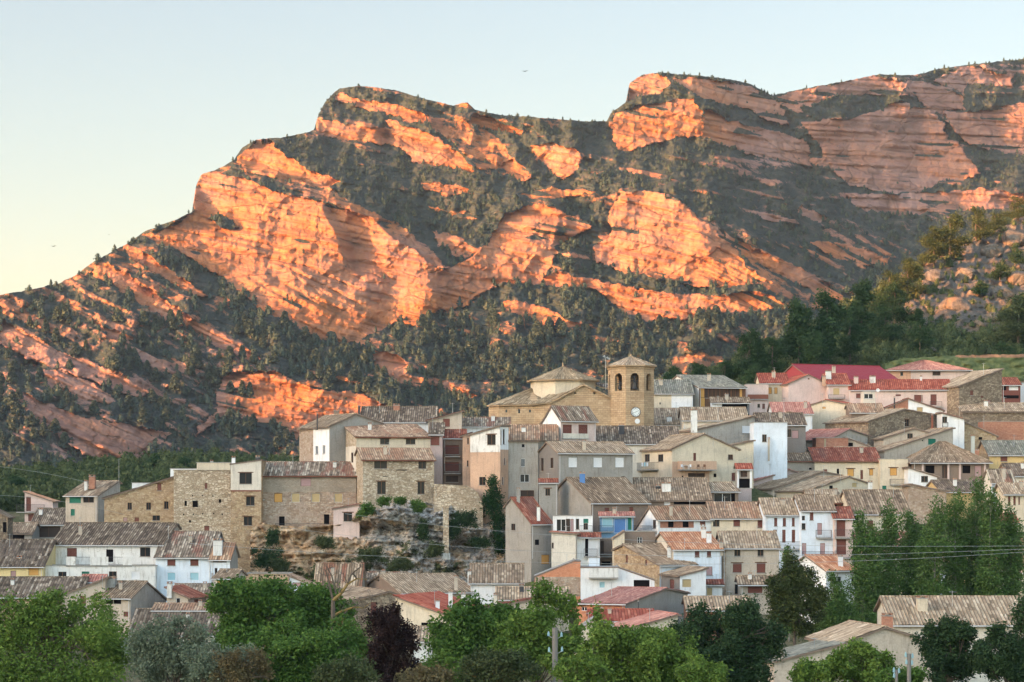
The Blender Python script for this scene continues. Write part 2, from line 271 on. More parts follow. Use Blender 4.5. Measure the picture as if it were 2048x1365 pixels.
# regions: (gx, gz, rock, grey, polygon)   gx>0 turns the face away from the sun, small gz is a cliff
REG = [
 (.75, 1.9, .42, .7, [(1420, 440), (1520, 490), (1600, 540), (1720, 610), (1600, 620), (1500, 560), (1440, 500)]),
 (.8, 1.9, .32, .6, [(1400, 280), (1620, 330), (1700, 400), (1800, 470), (1830, 520), (1700, 560), (1600, 520), (1480, 450), (1380, 400), (1250, 360), (1200, 330)]),
 (.5, 1.5, .05, .2, [(800, 220), (1000, 300), (1180, 330), (1200, 380), (1060, 400), (1000, 440), (960, 490), (890, 530), (780, 450), (640, 390), (520, 340), (560, 290), (640, 285), (760, 310)]),
 (.75, 1.7, .55, .5, [(480, 330), (600, 345), (700, 400), (800, 450), (870, 500), (900, 535), (850, 520), (760, 460), (660, 405), (560, 375), (500, 365)]),
 (-.35, .9, .42, .1, [(0, 600), (180, 530), (290, 480), (400, 540), (500, 610), (620, 690), (520, 720), (440, 780), (300, 760), (100, 700), (0, 650)]),
 (.1, 1.2, .36, .3, [(0, 650), (200, 720), (430, 800), (390, 880), (280, 920), (0, 800)]),
 # the long orange wall
 (-.30, .10, 1, 0, [(284, 470), (340, 450), (386, 425), (388, 385), (396, 350), (440, 345), (500, 362), (560, 385), (620, 398), (660, 412), (700, 425), (745, 440), (780, 468), (830, 498), (870, 528), (893, 540), (930, 520), (970, 497), (990, 460), (1010, 432), (1060, 410), (1100, 412), (1150, 432), (1185, 450), (1190, 470), (1165, 492), (1130, 500), (1108, 522), (1080, 575), (1000, 568), (960, 585), (930, 612), (880, 622), (830, 652), (800, 642), (770, 655), (720, 680), (680, 686), (620, 672), (580, 650), (530, 625), (490, 595), (450, 560), (400, 530), (350, 500), (300, 480)]),
 (.95, .2, 1, .1, [(395, 350), (388, 425), (420, 440), (470, 455), (430, 430), (410, 400)]),
 (.9, .3, 1, .2, [(566, 392), (578, 440), (590, 445), (580, 400)]),
 (1.6, .3, .9, .4, [(640, 412), (672, 470), (690, 520), (712, 535), (706, 490), (680, 440), (660, 414)]),
 (-.9, .15, 1, 0, [(705, 470), (745, 470), (800, 520), (860, 545), (880, 560), (800, 560), (720, 545)]),
 (.35, .1, 1, 0, [(600, 540), (770, 545), (780, 640), (690, 680), (640, 640)]), (-1.1, .1, 1, 0, [(775, 545), (850, 560), (840, 640), (795, 640)]),
 (.6, .1, 1, 0, [(855, 560), (900, 545), (905, 600), (870, 610)]), (-.7, .1, 1, 0, [(905, 550), (985, 480), (1000, 440), (1040, 420), (1020, 560), (920, 600)]),
 (-.2, .5, .9, 0, [(470, 320), (488, 296), (512, 281), (540, 283), (560, 300), (600, 330), (680, 365), (640, 375), (560, 350), (480, 335)]), (.2, .1, .97, 0, [(410, 440), (440, 432), (478, 458), (440, 452)][::-1]),
 (-.1, .8, 0, .2, [(412, 437), (445, 430), (480, 458), (450, 458)]),
 (-.1, 1.2, 0, .2, [(300, 482), (350, 503), (420, 545), (460, 575), (440, 590), (380, 560), (330, 520)]),
 (-.1, 1.2, 0, .2, [(440, 565), (490, 598), (540, 632), (600, 665), (640, 690), (560, 700), (470, 640)]),
 # domes on the right of the notch
 (-.40, .12, 1, 0, [(1215, 440), (1235, 400), (1260, 383), (1300, 380), (1350, 395), (1385, 420), (1410, 445), (1440, 470), (1470, 500), (1495, 535), (1540, 565), (1470, 575), (1400, 575), (1340, 562), (1290, 548), (1240, 542), (1190, 522), (1185, 500), (1212, 475), (1225, 460)]),
 (.6, .12, 1, 0, [(1385, 420), (1410, 445), (1440, 470), (1470, 500), (1495, 540), (1440, 540), (1400, 480)]), (.5, .12, 1, 0, [(1120, 420), (1185, 450), (1185, 470), (1150, 490), (1110, 500)]),
 (-.25, .12, 1, 0, [(1075, 563), (1110, 545), (1200, 560), (1300, 582), (1400, 592), (1500, 583), (1560, 600), (1592, 612), (1570, 632), (1500, 657), (1420, 662), (1340, 656), (1290, 642), (1250, 622), (1210, 592), (1160, 572), (1100, 578)]),
 (-.1, 1., 0, 0, [(1110, 515), (1180, 530), (1280, 548), (1400, 574), (1520, 570), (1510, 584), (1400, 588), (1300, 575), (1200, 556), (1120, 538)]),
 (-.3, .5, .8, 0, [(1000, 602), (1040, 598), (1100, 620), (1140, 640), (1190, 655), (1100, 652), (1050, 637), (1010, 618)]), (.1, 1., .25, 0, [(1290, 645), (1590, 615), (1600, 660), (1500, 700), (1330, 690)]),
 (-.1, 1., 0, 0, [(1110, 496), (1190, 452), (1222, 455), (1185, 482), (1150, 502), (1118, 516)]),
 (0, 1.1, 0, 0, [(985, 565), (1010, 560), (1090, 575), (1180, 575), (1250, 625), (1240, 650), (1150, 620), (1080, 600), (1000, 595)]),
 # the left summit
 (-.35, .15, 1, 0, [(632, 268), (636, 234), (680, 245), (740, 256), (765, 258), (800, 298), (770, 290), (720, 282), (680, 278)]), (-1.5, .1, 1, 0, [(763, 256), (778, 258), (797, 282), (794, 298), (776, 290)]), (1.2, .3, 1, .2, [(740, 255), (764, 256), (776, 292), (750, 284)]),
 (-.2, .4, .95, 0, [(668, 188), (690, 180), (720, 200), (700, 205), (672, 200)]), (-.25, .25, 1, 0, [(712, 200), (740, 202), (790, 210), (840, 225), (862, 240), (840, 246), (800, 238), (750, 222), (715, 213)]),
 (-.3, .25, 1, 0, [(770, 240), (830, 258), (880, 278), (920, 308), (952, 342), (950, 350), (920, 338), (880, 334), (830, 328), (800, 298)]), (.7, .9, .6, .6, [(850, 232), (960, 250), (1020, 300), (1050, 340), (960, 340), (920, 300), (870, 262)]),
 (-.2, .3, 1, 0, [(950, 230), (1000, 238), (1050, 262), (1046, 272), (1000, 262), (940, 246)]), (-.3, .15, 1, 0, [(1060, 292), (1100, 288), (1150, 300), (1168, 318), (1150, 345), (1112, 362), (1092, 332), (1070, 312)]), (-.3, .2, 1, 0, [(1004, 330), (1030, 318), (1050, 342), (1064, 358), (1040, 366), (1010, 352)]),
 (-.1, 1.3, 0, 0, [(670, 178), (720, 174), (850, 200), (960, 222), (1215, 245), (1215, 290), (1150, 300), (1060, 262), (940, 226), (840, 216), (760, 202), (700, 192)]),
 (0, .4, .85, .1, [(845, 365), (910, 370), (940, 385), (900, 388), (850, 380)]), (.1, .6, .7, .3, [(850, 410), (930, 425), (960, 445), (900, 440)]), (-.3, .5, .7, .1, [(860, 460), (930, 480), (960, 500), (930, 515), (880, 490)]), (0, .6, .8, 0, [(1040, 390), (1100, 375), (1190, 385), (1150, 395), (1080, 398)]),
 # the right-hand peak
 (-.45, .10, 1, 0, [(1257, 166), (1285, 149), (1330, 148), (1345, 166), (1320, 186), (1282, 194), (1258, 210)]), (-.40, .06, 1, 0, [(1220, 250), (1240, 226), (1290, 210), (1340, 200), (1388, 197), (1404, 215), (1407, 272), (1360, 272), (1300, 285), (1262, 298), (1240, 303), (1225, 286)]),
 (.1, 1., 0, 0, [(1258, 208), (1290, 192), (1330, 184), (1400, 190), (1480, 235), (1400, 215), (1385, 196), (1290, 208), (1240, 226)]),
 (1.15, .2, 1, .75, [(1405, 216), (1450, 238), (1500, 252), (1560, 262), (1610, 288), (1625, 335), (1560, 322), (1500, 306), (1450, 290), (1408, 275)]), (1.0, .4, .9, .8, [(1345, 155), (1460, 165), (1500, 172), (1560, 205), (1575, 250), (1535, 240), (1500, 215), (1420, 205), (1380, 180)]),
 (1.0, 1.3, 0, .5, [(1390, 190), (1440, 205), (1520, 230), (1540, 260), (1480, 240), (1410, 212)]),
 (-.4, .5, .9, 0, [(1550, 193), (1600, 181), (1680, 167), (1760, 151), (1812, 166), (1800, 188), (1700, 192), (1620, 198), (1570, 204)]), (.9, .5, .8, .8, [(1560, 205), (1660, 200), (1640, 225), (1590, 225)]), (.6, 1.3, 0, .5, [(1600, 215), (1680, 195), (1770, 190), (1770, 210), (1700, 230), (1630, 240)]),
 (.75, .12, 1, .7, [(1600, 245), (1700, 238), (1760, 222), (1830, 215), (1870, 240), (1900, 290), (1950, 330), (1962, 352), (1885, 365), (1840, 388), (1760, 385), (1700, 370), (1668, 345), (1640, 300)]),
 (.7, .14, 1, .7, [(1690, 388), (1800, 392), (1960, 378), (2048, 388), (2048, 412), (1900, 424), (1780, 432), (1710, 412)]), (.2, 1.3, 0, .4, [(1860, 390), (1880, 362), (1960, 358), (2060, 345), (2060, 375), (1960, 377)]),
 (-.9, .1, 1, .0, [(1826, 300), (1838, 284), (1870, 276), (1915, 285), (1938, 318), (1962, 350), (1900, 358), (1850, 355), (1830, 335)]), (-.9, .3, 1, 0, [(1765, 222), (1780, 205), (1815, 205), (1812, 230), (1790, 236)]), (-.9, .3, 1, 0, [(1822, 228), (1834, 214), (1862, 216), (1892, 250), (1880, 262), (1850, 260)]),
 (-.6, .3, 1, 0, [(1868, 160), (1900, 140), (1950, 132), (2000, 150), (2030, 150), (2028, 176), (1980, 172), (1930, 165), (1925, 185), (1895, 170)]), (.9, .4, .9, .7, [(1812, 160), (1868, 170), (1920, 190), (1930, 215), (1870, 225), (1820, 190)]), (.3, 1.3, 0, .3, [(1930, 165), (2060, 180), (2060, 210), (1990, 225), (1930, 215)]),
 (-.6, .25, 1, 0, [(1985, 222), (2010, 210), (2130, 205), (2130, 305), (2020, 306), (1995, 270)]), (.9, .3, 1, .8, [(1890, 225), (1985, 222), (2000, 270), (2020, 306), (1960, 300), (1910, 270)]), (.2, 1.3, 0, .5, [(1940, 290), (2020, 310), (2130, 318), (2130, 345), (1990, 345), (1950, 325)]),
 (.6, .5, .85, .8, [(1640, 600), (1700, 470), (1760, 500), (1830, 530), (1700, 560)][:0] or [(1620, 480), (1700, 490), (1780, 520), (1770, 535), (1660, 515)]),
 (.6, .5, .85, .8, [(1500, 420), (1560, 430), (1600, 450), (1540, 440)]), (.6, .5, .8, .8, [(1600, 410), (1660, 440), (1640, 445), (1590, 425)]), (.7, .5, .9, .8, [(1440, 455), (1560, 520), (1660, 570), (1700, 600), (1640, 590), (1520, 530), (1450, 480)]),
 # slabs low on the left
 (-.35, .5, .95, 0, [(186, 530), (215, 528), (260, 555), (330, 600), (400, 645), (480, 690), (520, 712), (500, 722), (420, 690), (330, 640), (250, 585), (190, 548)]),
 (-.35, .5, .9, 0, [(250, 490), (290, 510), (360, 555), (420, 590), (400, 595), (330, 560), (260, 515)]), (-.35, .5, .9, .1, [(0, 640), (80, 680), (150, 712), (230, 745), (300, 782), (280, 795), (200, 768), (120, 738), (60, 722), (0, 690)]),
 (-.35, .5, .95, 0, [(60, 745), (120, 738), (200, 775), (232, 800), (220, 810), (150, 795), (90, 772)]), (1.3, .6, .95, .95, [(20, 775), (120, 822), (250, 852), (345, 868), (295, 915), (200, 925), (130, 890), (60, 830)]),
 (.1, .6, .8, .3, [(180, 640), (280, 680), (330, 710), (420, 745), (380, 745), (280, 712)]),
 (-.9, .07, 1, 0, [(434, 800), (446, 756), (480, 741), (540, 741), (582, 756), (640, 782), (700, 786), (770, 806), (760, 850), (600, 880), (560, 852), (500, 842), (440, 832), (392, 874), (402, 852), (430, 822)]),
 (-.35, .5, .9, 0, [(742, 700), (790, 704), (825, 742), (790, 752), (748, 736)]), (-.3, .6, .8, 0, [(690, 678), (760, 684), (800, 695), (740, 696)]), (-.3, .6, .8, .1, [(860, 755), (920, 775), (960, 795), (900, 790)]), (-.3, .6, .7, .3, [(780, 745), (850, 760), (880, 785), (820, 770)]),
 (0, .6, .7, .5, [(1330, 720), (1400, 705), (1450, 715), (1420, 745), (1350, 745)]),
]
CST = 1.7
def build_mountain():
    st = 4; gx0, gx1, gy0, gy1 = -96, 2144, 80, 1080
    X, Y = np.meshgrid(np.arange(gx0, gx1, st, float), np.arange(gy0, gy1, st, float)); ny, nx = X.shape
    wx = X + 9 * fbm(X / 40, Y / 40, 3, 1); wy = Y + 6 * fbm(X / 40, Y / 40, 3, 2)
    GX = np.full(X.shape, .15); GZ = np.full(X.shape, 1.5)
    for gx, gz, rk, gy, poly in REG:
        m = inpoly(wx, wy, poly); GX[m] = gx * (1.5 if gx > .55 else 1); GZ[m] = gz
    L0 = np.log(1500) + 1.7 / F * (1000 - Y) + .15 * sst(1420, 2000, X) * sst(520, 330, Y) - .10 * sst(700, 300, X) * sst(500, 800, Y)
    # outcrop in front of the long wall
    gxx = np.diff(X, axis=1) * 0 + (GX[:, 1:] + GX[:, :-1]) / 2 / F * st           # dL per cell in +x
    gyy = -(GZ[1:] + GZ[:-1]) / 2 / F * st                                        # rows go down: depth falls
    div = np.zeros(X.shape); div[:, :-1] += gxx; div[:, 1:] -= gxx; div[:-1] += gyy; div[1:] -= gyy
    lam = (st / 330.) ** 2
    rhs = div - lam * L0
    ext = np.block([[rhs, rhs[:, ::-1]], [rhs[::-1], rhs[::-1, ::-1]]])
    ky = np.fft.fftfreq(2 * ny) * 2 * np.pi; kx = np.fft.fftfreq(2 * nx) * 2 * np.pi
    den = (2 * np.cos(kx)[None] - 2) + (2 * np.cos(ky)[:, None] - 2) - lam
    L = np.real(np.fft.ifft2(np.fft.fft2(ext) / den))[:ny, :nx]
    gxa = (L[:, 2:] - L[:, :-2]) / (2 * st) * F
    for (a, b, c, e) in ((1700, 1900, 280, 370), (1450, 1600, 260, 310), (1250, 1400, 220, 280), (1500, 1650, 480, 580), (400, 600, 420, 560), (1250, 1400, 420, 530)): print('gx', a, c, round(float(gxa[(c - gy0) // st:(e - gy0) // st, (a - gx0) // st:(b - gx0) // st].mean()), 2), 'D', round(float(np.exp(L[(c - gy0) // st, (a - gx0) // st]))))
    cols = np.arange(-80, 2130, CST); nr = 600
    rx = np.interp(cols, [p[0] for p in RIDGE], [p[1] for p in RIDGE]) + 2.2 * fbm(cols / 9, cols * 0, 3, 5)
    v = np.linspace(0, 1, nr)[:, None]; PX = np.repeat(cols[None], nr, 0); PY = np.maximum(1060 - v * 950., rx[None] + (1 - v) * .02)
    fx = np.clip((PX - gx0) / st, 0, nx - 1.001); fy = np.clip((PY - gy0) / st, 0, ny - 1.001); ix = fx.astype(int); iy = fy.astype(int); fx -= ix; fy -= iy
    LL = (L[iy, ix] * (1 - fx) + L[iy, ix + 1] * fx) * (1 - fy) + (L[iy + 1, ix] * (1 - fx) + L[iy + 1, ix + 1] * fx) * fy
    def dipn(sa, sb, seed, oc=4):
        out = 0; tot = 0
        w27 = np.clip(sst(800, 600, PX) * sst(480, 600, PY) + sst(1380, 1460, PX) * sst(400, 470, PY), 0, 1); w3 = sst(1560, 1650, PX) * sst(470, 420, PY) * (1 - w27); w27 = w27 * (1 - sst(400, 440, PX) * sst(800, 760, PX) * sst(715, 740, PY) * sst(900, 870, PY)); w12 = 1 - w27 - w3
        for a, wt in ((27, w27), (12, w12), (3, w3)):
            c, s = math.cos(R(a)), math.sin(R(a)); out = out + wt * fbm((PX * c + PY * s) / sa, (-PX * s + PY * c) / sb, oc, seed + a)
        return out
    wx = PX + 9 * fbm(PX / 40, PY / 40, 3, 1) + 7 * fbm(PX / 9, PY / 9, 4, 61); wy = PY + 6 * fbm(PX / 40, PY / 40, 3, 2) + 5 * fbm(PX / 12, PY / 9, 4, 62)
    rock = np.full(PX.shape, .30); grey = np.full(PX.shape, .25)
    for gx, gz, rk, gy, poly in REG:
        xs = [p[0] for p in poly]; ys = [p[1] for p in poly]
        b = (wx > min(xs)) & (wx < max(xs)) & (wy > min(ys)) & (wy < max(ys))
        idx = np.nonzero(b)
        m = inpoly(wx[idx], wy[idx], poly); r = rock[idx]; r[m] = rk; rock[idx] = r; g = grey[idx]; g[m] = gy; grey[idx] = g
    grey = np.clip(.12 + .42 * sst(560, 420, PX) * sst(600, 700, PY) + .46 * sst(1380, 1540, PX) * sst(520, 440, PY) + .30 * fbm(PX / 160, PY / 60, 3, 66), 0, 1)      # random lichen grey, plus shade tone painted into the upper right and lower left
    sn = dipn(90, 11, 3, 3); sn2 = dipn(260, 26, 8, 3)
    rock2 = np.clip(rock + .45 * sn * (1.2 - .6 * rock) + .34 * sn2 * (1 - rock), 0, 1)
    st1 = dipn(200, 9, 12, 2); st2 = dipn(400, 22, 14, 3)
    fis = fbm(PX / 9, PY / 90, 4, 21); bul = fbm(PX / 70, PY / 60, 4, 22); med = fbm(PX / 22, PY / 18, 4, 23)
    cl = sst(.6, .95, rock); crease = .35 - np.abs(fbm(PX / 80 + PY / 260, PY / 75, 3, 24)) * 1.6; crease = np.minimum(crease, .12)
    n1 = dipn(330, 17, 31, 2); n2 = dipn(180, 10, 33, 2); ln1 = -np.exp(-(n1 / .14) ** 2); line = np.clip(.8 * np.exp(-(n1 / .085) ** 2) * sst(-.3, .2, fbm(PX / 45, PY / 20, 2, 35)) + .55 * np.exp(-(n2 / .11) ** 2) * sst(-.05, .4, fbm(PX / 40, PY / 15, 2, 36)), 0, 1)
    vl = fbm(PX / 34 - PY / 110, PY / 160, 3, 38); line = np.maximum(line, .75 * np.exp(-(vl / .035) ** 2) * sst(.05, .35, fbm(PX / 60, PY / 50, 2, 39)))
    rock2 = np.where(rock > .6, rock2 - .75 * sst(.25, .5, dipn(120, 11, 44, 2)) * sst(.0, .4, fbm(PX / 70, PY / 40, 3, 45) + .1 + .35 * sst(1400, 1500, PX)), rock2)
    dm = cl * (4.2 * st1 + 4.5 * st2 + 1.0 * fis + 4.5 * bul + 2.6 * med + 1.5 * fbm(PX / 8, PY / 7, 3, 68) + 9 * crease + 3.0 * ln1) + (1 - cl) * (22 * fbm(PX / 60, PY / 90, 4, 30) + 7 * med + 7 * sn * (1))
    DD = np.exp(LL) - dm * .9
    x = (PX - 1024) / F * DD; z = ZC + (YH - PY) / F * DD
    V = np.stack([x, DD, z], -1)
    last = V[-1]; back = []
    for k in range(1, 14):
        t = k * 45.; q = last.copy(); q[:, 1] += t; q[:, 0] += (last[:, 0] / last[:, 1]) * t * .6; q[:, 2] -= t * (.25 + .5 * (k > 3)) + 6 * fbm(cols / 30, cols * 0 + k, 3, 40); back.append(q)
    V = np.concatenate([V, np.stack(back)], 0); nR = V.shape[0]; nc = len(cols)
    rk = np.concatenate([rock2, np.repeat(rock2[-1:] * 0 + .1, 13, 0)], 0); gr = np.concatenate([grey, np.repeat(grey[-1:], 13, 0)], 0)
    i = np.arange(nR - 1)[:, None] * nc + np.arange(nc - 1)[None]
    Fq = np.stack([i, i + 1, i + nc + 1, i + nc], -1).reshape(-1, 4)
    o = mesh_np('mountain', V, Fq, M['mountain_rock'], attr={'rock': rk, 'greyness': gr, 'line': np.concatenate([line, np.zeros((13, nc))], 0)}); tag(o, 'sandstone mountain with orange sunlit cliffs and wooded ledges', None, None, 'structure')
    return V[:nr], rock2, PX, PY, rock
MV, MROCK, MPX, MPY, MRAW = build_mountain()
# --------------------------- trees as arrays
def pine_proto(seed, n=70, w=.30, cone=.6):
    """small conifer: jittered leaf triangles in a crown, unit height"""
    r = np.random.default_rng(seed); V = []; 
    for k in range(n):
        h = .16 + .84 * r.random() ** .9; a = r.random() * 6.283; rad = w * ((1 - h) ** cone * 1.15 + .05) * (.35 + .65 * r.random() ** .5)
        c = np.array([math.cos(a) * rad, math.sin(a) * rad, h]); s = .055 + .075 * r.random()
        d1 = r.normal(size=3); d1 /= np.linalg.norm(d1); d2 = np.cross(d1, r.normal(size=3)); d2 /= np.linalg.norm(d2)
        V += [c + s * d1, c - s * .6 * d1 + s * .9 * d2, c - s * .6 * d1 - s * .9 * d2]
    # a solid core so the crown is not see-through, and a trunk
    m = 6
    for z0, r0, z1, r1 in ((.0, .02, .3, .02), (.12, w * .62, .55, w * .5), (.55, w * .5, .97, .01)):
        for k in range(m):
            a0, a1 = k * 6.283 / m, (k + 1) * 6.283 / m
            p = [np.array([math.cos(a0) * r0, math.sin(a0) * r0, z0]), np.array([math.cos(a1) * r0, math.sin(a1) * r0, z0]), np.array([math.cos(a1) * r1, math.sin(a1) * r1, z1]), np.array([math.cos(a0) * r1, math.sin(a0) * r1, z1])]
            V += [p[0], p[1], p[2], p[0], p[2], p[3]]
    return np.array(V)
PROT = [pine_proto(s, 60, .30, .6) for s in range(3)] + [pine_proto(9 + s, 60, .42, .45) for s in range(3)]
BUSH = [pine_proto(30 + s, 55, .62, .35) for s in range(3)]
def scatter(name, P, H, protos, mat, label, seed=1, wide=1.0):
    r = np.random.default_rng(seed); Vs = []; LR = []
    for k in range(len(protos)):
        idx = np.arange(k, len(P), len(protos)); pr = protos[k]
        a = r.random(len(idx)) * 6.283; c, s = np.cos(a)[:, None], np.sin(a)[:, None]; h = H[idx][:, None]; ww = h * wide * (.8 + .5 * r.random((len(idx), 1)))
        x = (pr[None, :, 0] * c - pr[None, :, 1] * s) * ww + P[idx, 0:1]; y = (pr[None, :, 0] * s + pr[None, :, 1] * c) * ww + P[idx, 1:2]; z = pr[None, :, 2] * h + P[idx, 2:3] - .06 * h
        Vs.append(np.stack([x, y, z], -1).reshape(-1, 3))
        base = r.random((len(idx), 1)); f = np.repeat(r.random((len(idx), pr.shape[0] // 3)), 3, 1); LR.append(np.clip(base * .7 + f * .3, 0, 1).reshape(-1))
    V = np.concatenate(Vs); n = len(V) // 3
    o = mesh_np(name, V, np.arange(n * 3).reshape(n, 3), mat, smooth=False, attr={'lr': np.concatenate(LR)}); return tag(o, label, None, None, 'stuff')
def mountain_forest():
    r = np.random.default_rng(5); N = 150000
    px = r.random(N) * 2140 - 50; py = 110 + r.random(N) * 860
    ci = np.clip(((px + 80) / CST).astype(int), 0, MPX.shape[1] - 1); top = MPY[-1, ci]; ok = py > top - .5
    px, py, ci, top = px[ok], py[ok], ci[ok], top[ok]
    ri = np.clip(((1060 - py) / 950. * (MPX.shape[0] - 1)).astype(int), 0, MPX.shape[0] - 1)
    rk = MROCK[ri, ci]; raw = MRAW[ri, ci]
    dens = np.where(rk < .33, .17, np.where(rk < .5, .04, .004)) * (.25 + 1.0 * sst(-.35, .3, fbm(px / 35, py / 22, 3, 50))); dens *= np.where(rk > .6, sst(-.1, .5, fbm(px / 25, py / 8, 3, 57)) * 2, 1)
    dens *= 1 + .9 * sst(520, 250, py)
    keep = r.random(len(px)) < dens; px, py, ci, ri = px[keep], py[keep], ci[keep], ri[keep]
    P = MV[ri, ci]; hp = (6.0 + 10 * sst(250, 700, py)) * (.5 + .95 * r.random(len(px)) ** 1.4)      # size in photo pixels
    hp *= np.where(MRAW[ri, ci] > .8, .7, 1)
    H = hp / F * P[:, 1]
    scatter('pine_forest', P, H, PROT, M['lf_mpine'], 'dark pines and oak scrub covering the mountain ledges and gullies', 3); print('forest', len(P))


mountain_forest()
# ------------------------------------------------------------------ houses
ZM = {1: (0, 900, 2.935), 2: (440, 780, 3.25), 3: (900, 690, 3.329), 4: (1250, 690, 3.791), 5: (1600, 690, 3.792), 6: (980, 940, 3.792), 7: (1500, 950, 3.288), 8: (400, 1080, 3.413), 9: (950, 1120, 3.413), 0: (0, 0, 1.)}
def zx(z, x): return ZM[z][0] + x / ZM[z][2]
def zy(z, y): return ZM[z][1] + y / ZM[z][2]
def hz(py, D): return ZC + (YH - py) / F * D
GP = []      # ground control points
def ray_s(P0, d, px):
    p = (px - 1024) / F; return (p * P0[1] - P0[0]) / (d[0] - p * d[1])
def clip(poly, ax, v, keep_less):
    out = []
    for i in range(len(poly)):
        a, b = poly[i], poly[(i + 1) % len(poly)]; ia = (a[ax] <= v) if keep_less else (a[ax] >= v); ib = (b[ax] <= v) if keep_less else (b[ax] >= v)
        if ia: out.append(a)
        if ia != ib:
            t = (v - a[ax]) / (b[ax] - a[ax]); out.append((a[0] + t * (b[0] - a[0]), a[1] + t * (b[1] - a[1])))
    return out
class Wall:
    def __init__(s, P0, d, nrm, poly, mat, vis=True): s.P0 = np.array([*P0, 0.]); s.d = np.array([*d, 0.]); s.n = np.array([*nrm, 0.]); s.poly = poly; s.mat = mat; s.holes = []; s.vis = vis
    def pt(s, a, z, off=0.): return s.P0 + s.d * a + np.array([0, 0, z]) + s.n * off
    def pix(s, px, py):
        a = ray_s(s.P0, s.d, px); D = s.P0[1] + a * s.d[1]; return a, hz(py, D)
    def pxr(s):
        ss = [p[0] for p in s.poly]; r = []
        for a in (min(ss), max(ss)): q = s.pt(a, 0); r.append(1024 + q[0] / q[1] * F)
        return min(r), max(r)
    def emit(s, mb):
        xs = sorted({min(p[0] for p in s.poly), max(p[0] for p in s.poly)} | {h[0] for h in s.holes} | {h[2] for h in s.holes})
        zs = sorted({min(p[1] for p in s.poly), max(p[1] for p in s.poly)} | {h[1] for h in s.holes} | {h[3] for h in s.holes})
        for i in range(len(xs) - 1):
            for j in range(len(zs) - 1):
                cx, cz = (xs[i] + xs[i + 1]) / 2, (zs[j] + zs[j + 1]) / 2
                if any(h[0] < cx < h[2] and h[1] < cz < h[3] for h in s.holes): continue
                c = clip(clip(clip(clip(s.poly, 0, xs[i], False), 0, xs[i + 1], True), 1, zs[j], False), 1, zs[j + 1], True)
                if len(c) >= 3: mb.face([s.pt(*p) for p in c], s.mat, [(p[0] + s.P0[0], p[1]) for p in c])
        for (a0, z0, a1, z1) in s.holes:
            for (p, q) in (((a0, z0), (a1, z0)), ((a1, z0), (a1, z1)), ((a1, z1), (a0, z1)), ((a0, z1), (a0, z0))):
                mb.face([s.pt(*p), s.pt(*q), s.pt(*q, -.22), s.pt(*p, -.22)], s.mat)
def tile_plane(mb, E0, E1, R1, R0, m, under, seed=0, amp=.075, period=.42, pitch_uv=True):
    """barrel tile sheet between the eave line E0-E1 and the ridge line R0-R1"""
    E0, E1, R0, R1 = map(lambda q: np.array(q, float), (E0, E1, R0, R1))
    Lu = max(np.linalg.norm(E1 - E0), np.linalg.norm(R1 - R0)); Lv = (np.linalg.norm(R0 - E0) + np.linalg.norm(R1 - E1)) / 2
    nu = max(4, int(Lu / (period / 4))); nv = max(2, int(Lv / .45))
    a = np.linspace(0, 1, nu + 1)[None, :, None]; b = np.linspace(0, 1, nv + 1)[:, None, None]
    P = (E0 * (1 - a) + E1 * a) * (1 - b) + (R0 * (1 - a) + R1 * a) * b
    du = E1 - E0 if np.linalg.norm(E1 - E0) > .1 else R1 - R0
    nn = np.cross(du, (R0 + R1) / 2 - (E0 + E1) / 2); nn /= np.linalg.norm(nn); nn = nn if nn[2] > 0 else -nn
    uu = (a * Lu)[..., 0]; vv = (b * Lv)[..., 0]
    r = np.random.default_rng(seed + 5)
    col = np.floor(uu / period).astype(int); jit = r.normal(size=(nv + 1, col.max() + 2)) * .018
    h = amp * np.abs(np.sin(np.pi * uu / period)) ** .7 + jit[np.arange(nv + 1)[:, None], np.repeat(col, nv + 1, 0)] if amp > 0 else np.zeros((nv + 1, nu + 1))
    h = h + (.10 if amp > .05 else .02) * fbm(uu / 3. + seed, vv / 2.5, 3, seed % 17)
    P = P + nn * (h[..., None] + .05)
    i0 = len(mb.v); mb.v.extend(map(tuple, P.reshape(-1, 3))); k = mb.mat(m); w_ = nu + 1
    U = np.repeat(uu, nv + 1, 0); Vv = np.repeat(vv, nu + 1, 1)
    for j in range(nv):
        for i in range(nu):
            q = (j * w_ + i, j * w_ + i + 1, (j + 1) * w_ + i + 1, (j + 1) * w_ + i)
            mb.f.append(tuple(i0 + t for t in q)); mb.mi.append(k); mb.sm.append(False)
            mb.uv.extend([(U[j, i] + seed * 3.1, Vv[j, i]), (U[j, i + 1] + seed * 3.1, Vv[j, i + 1]), (U[j + 1, i + 1] + seed * 3.1, Vv[j + 1, i + 1]), (U[j + 1, i] + seed * 3.1, Vv[j + 1, i])])
    dz = np.array([0, 0, -.16]); A = [E0, E1, R1, R0]; Bq = [p + dz for p in A]
    mb.face(Bq[::-1], under)
    for q in range(4): mb.face([A[q] + nn * .04, A[(q + 1) % 4] + nn * .04, Bq[(q + 1) % 4], Bq[q]], under)
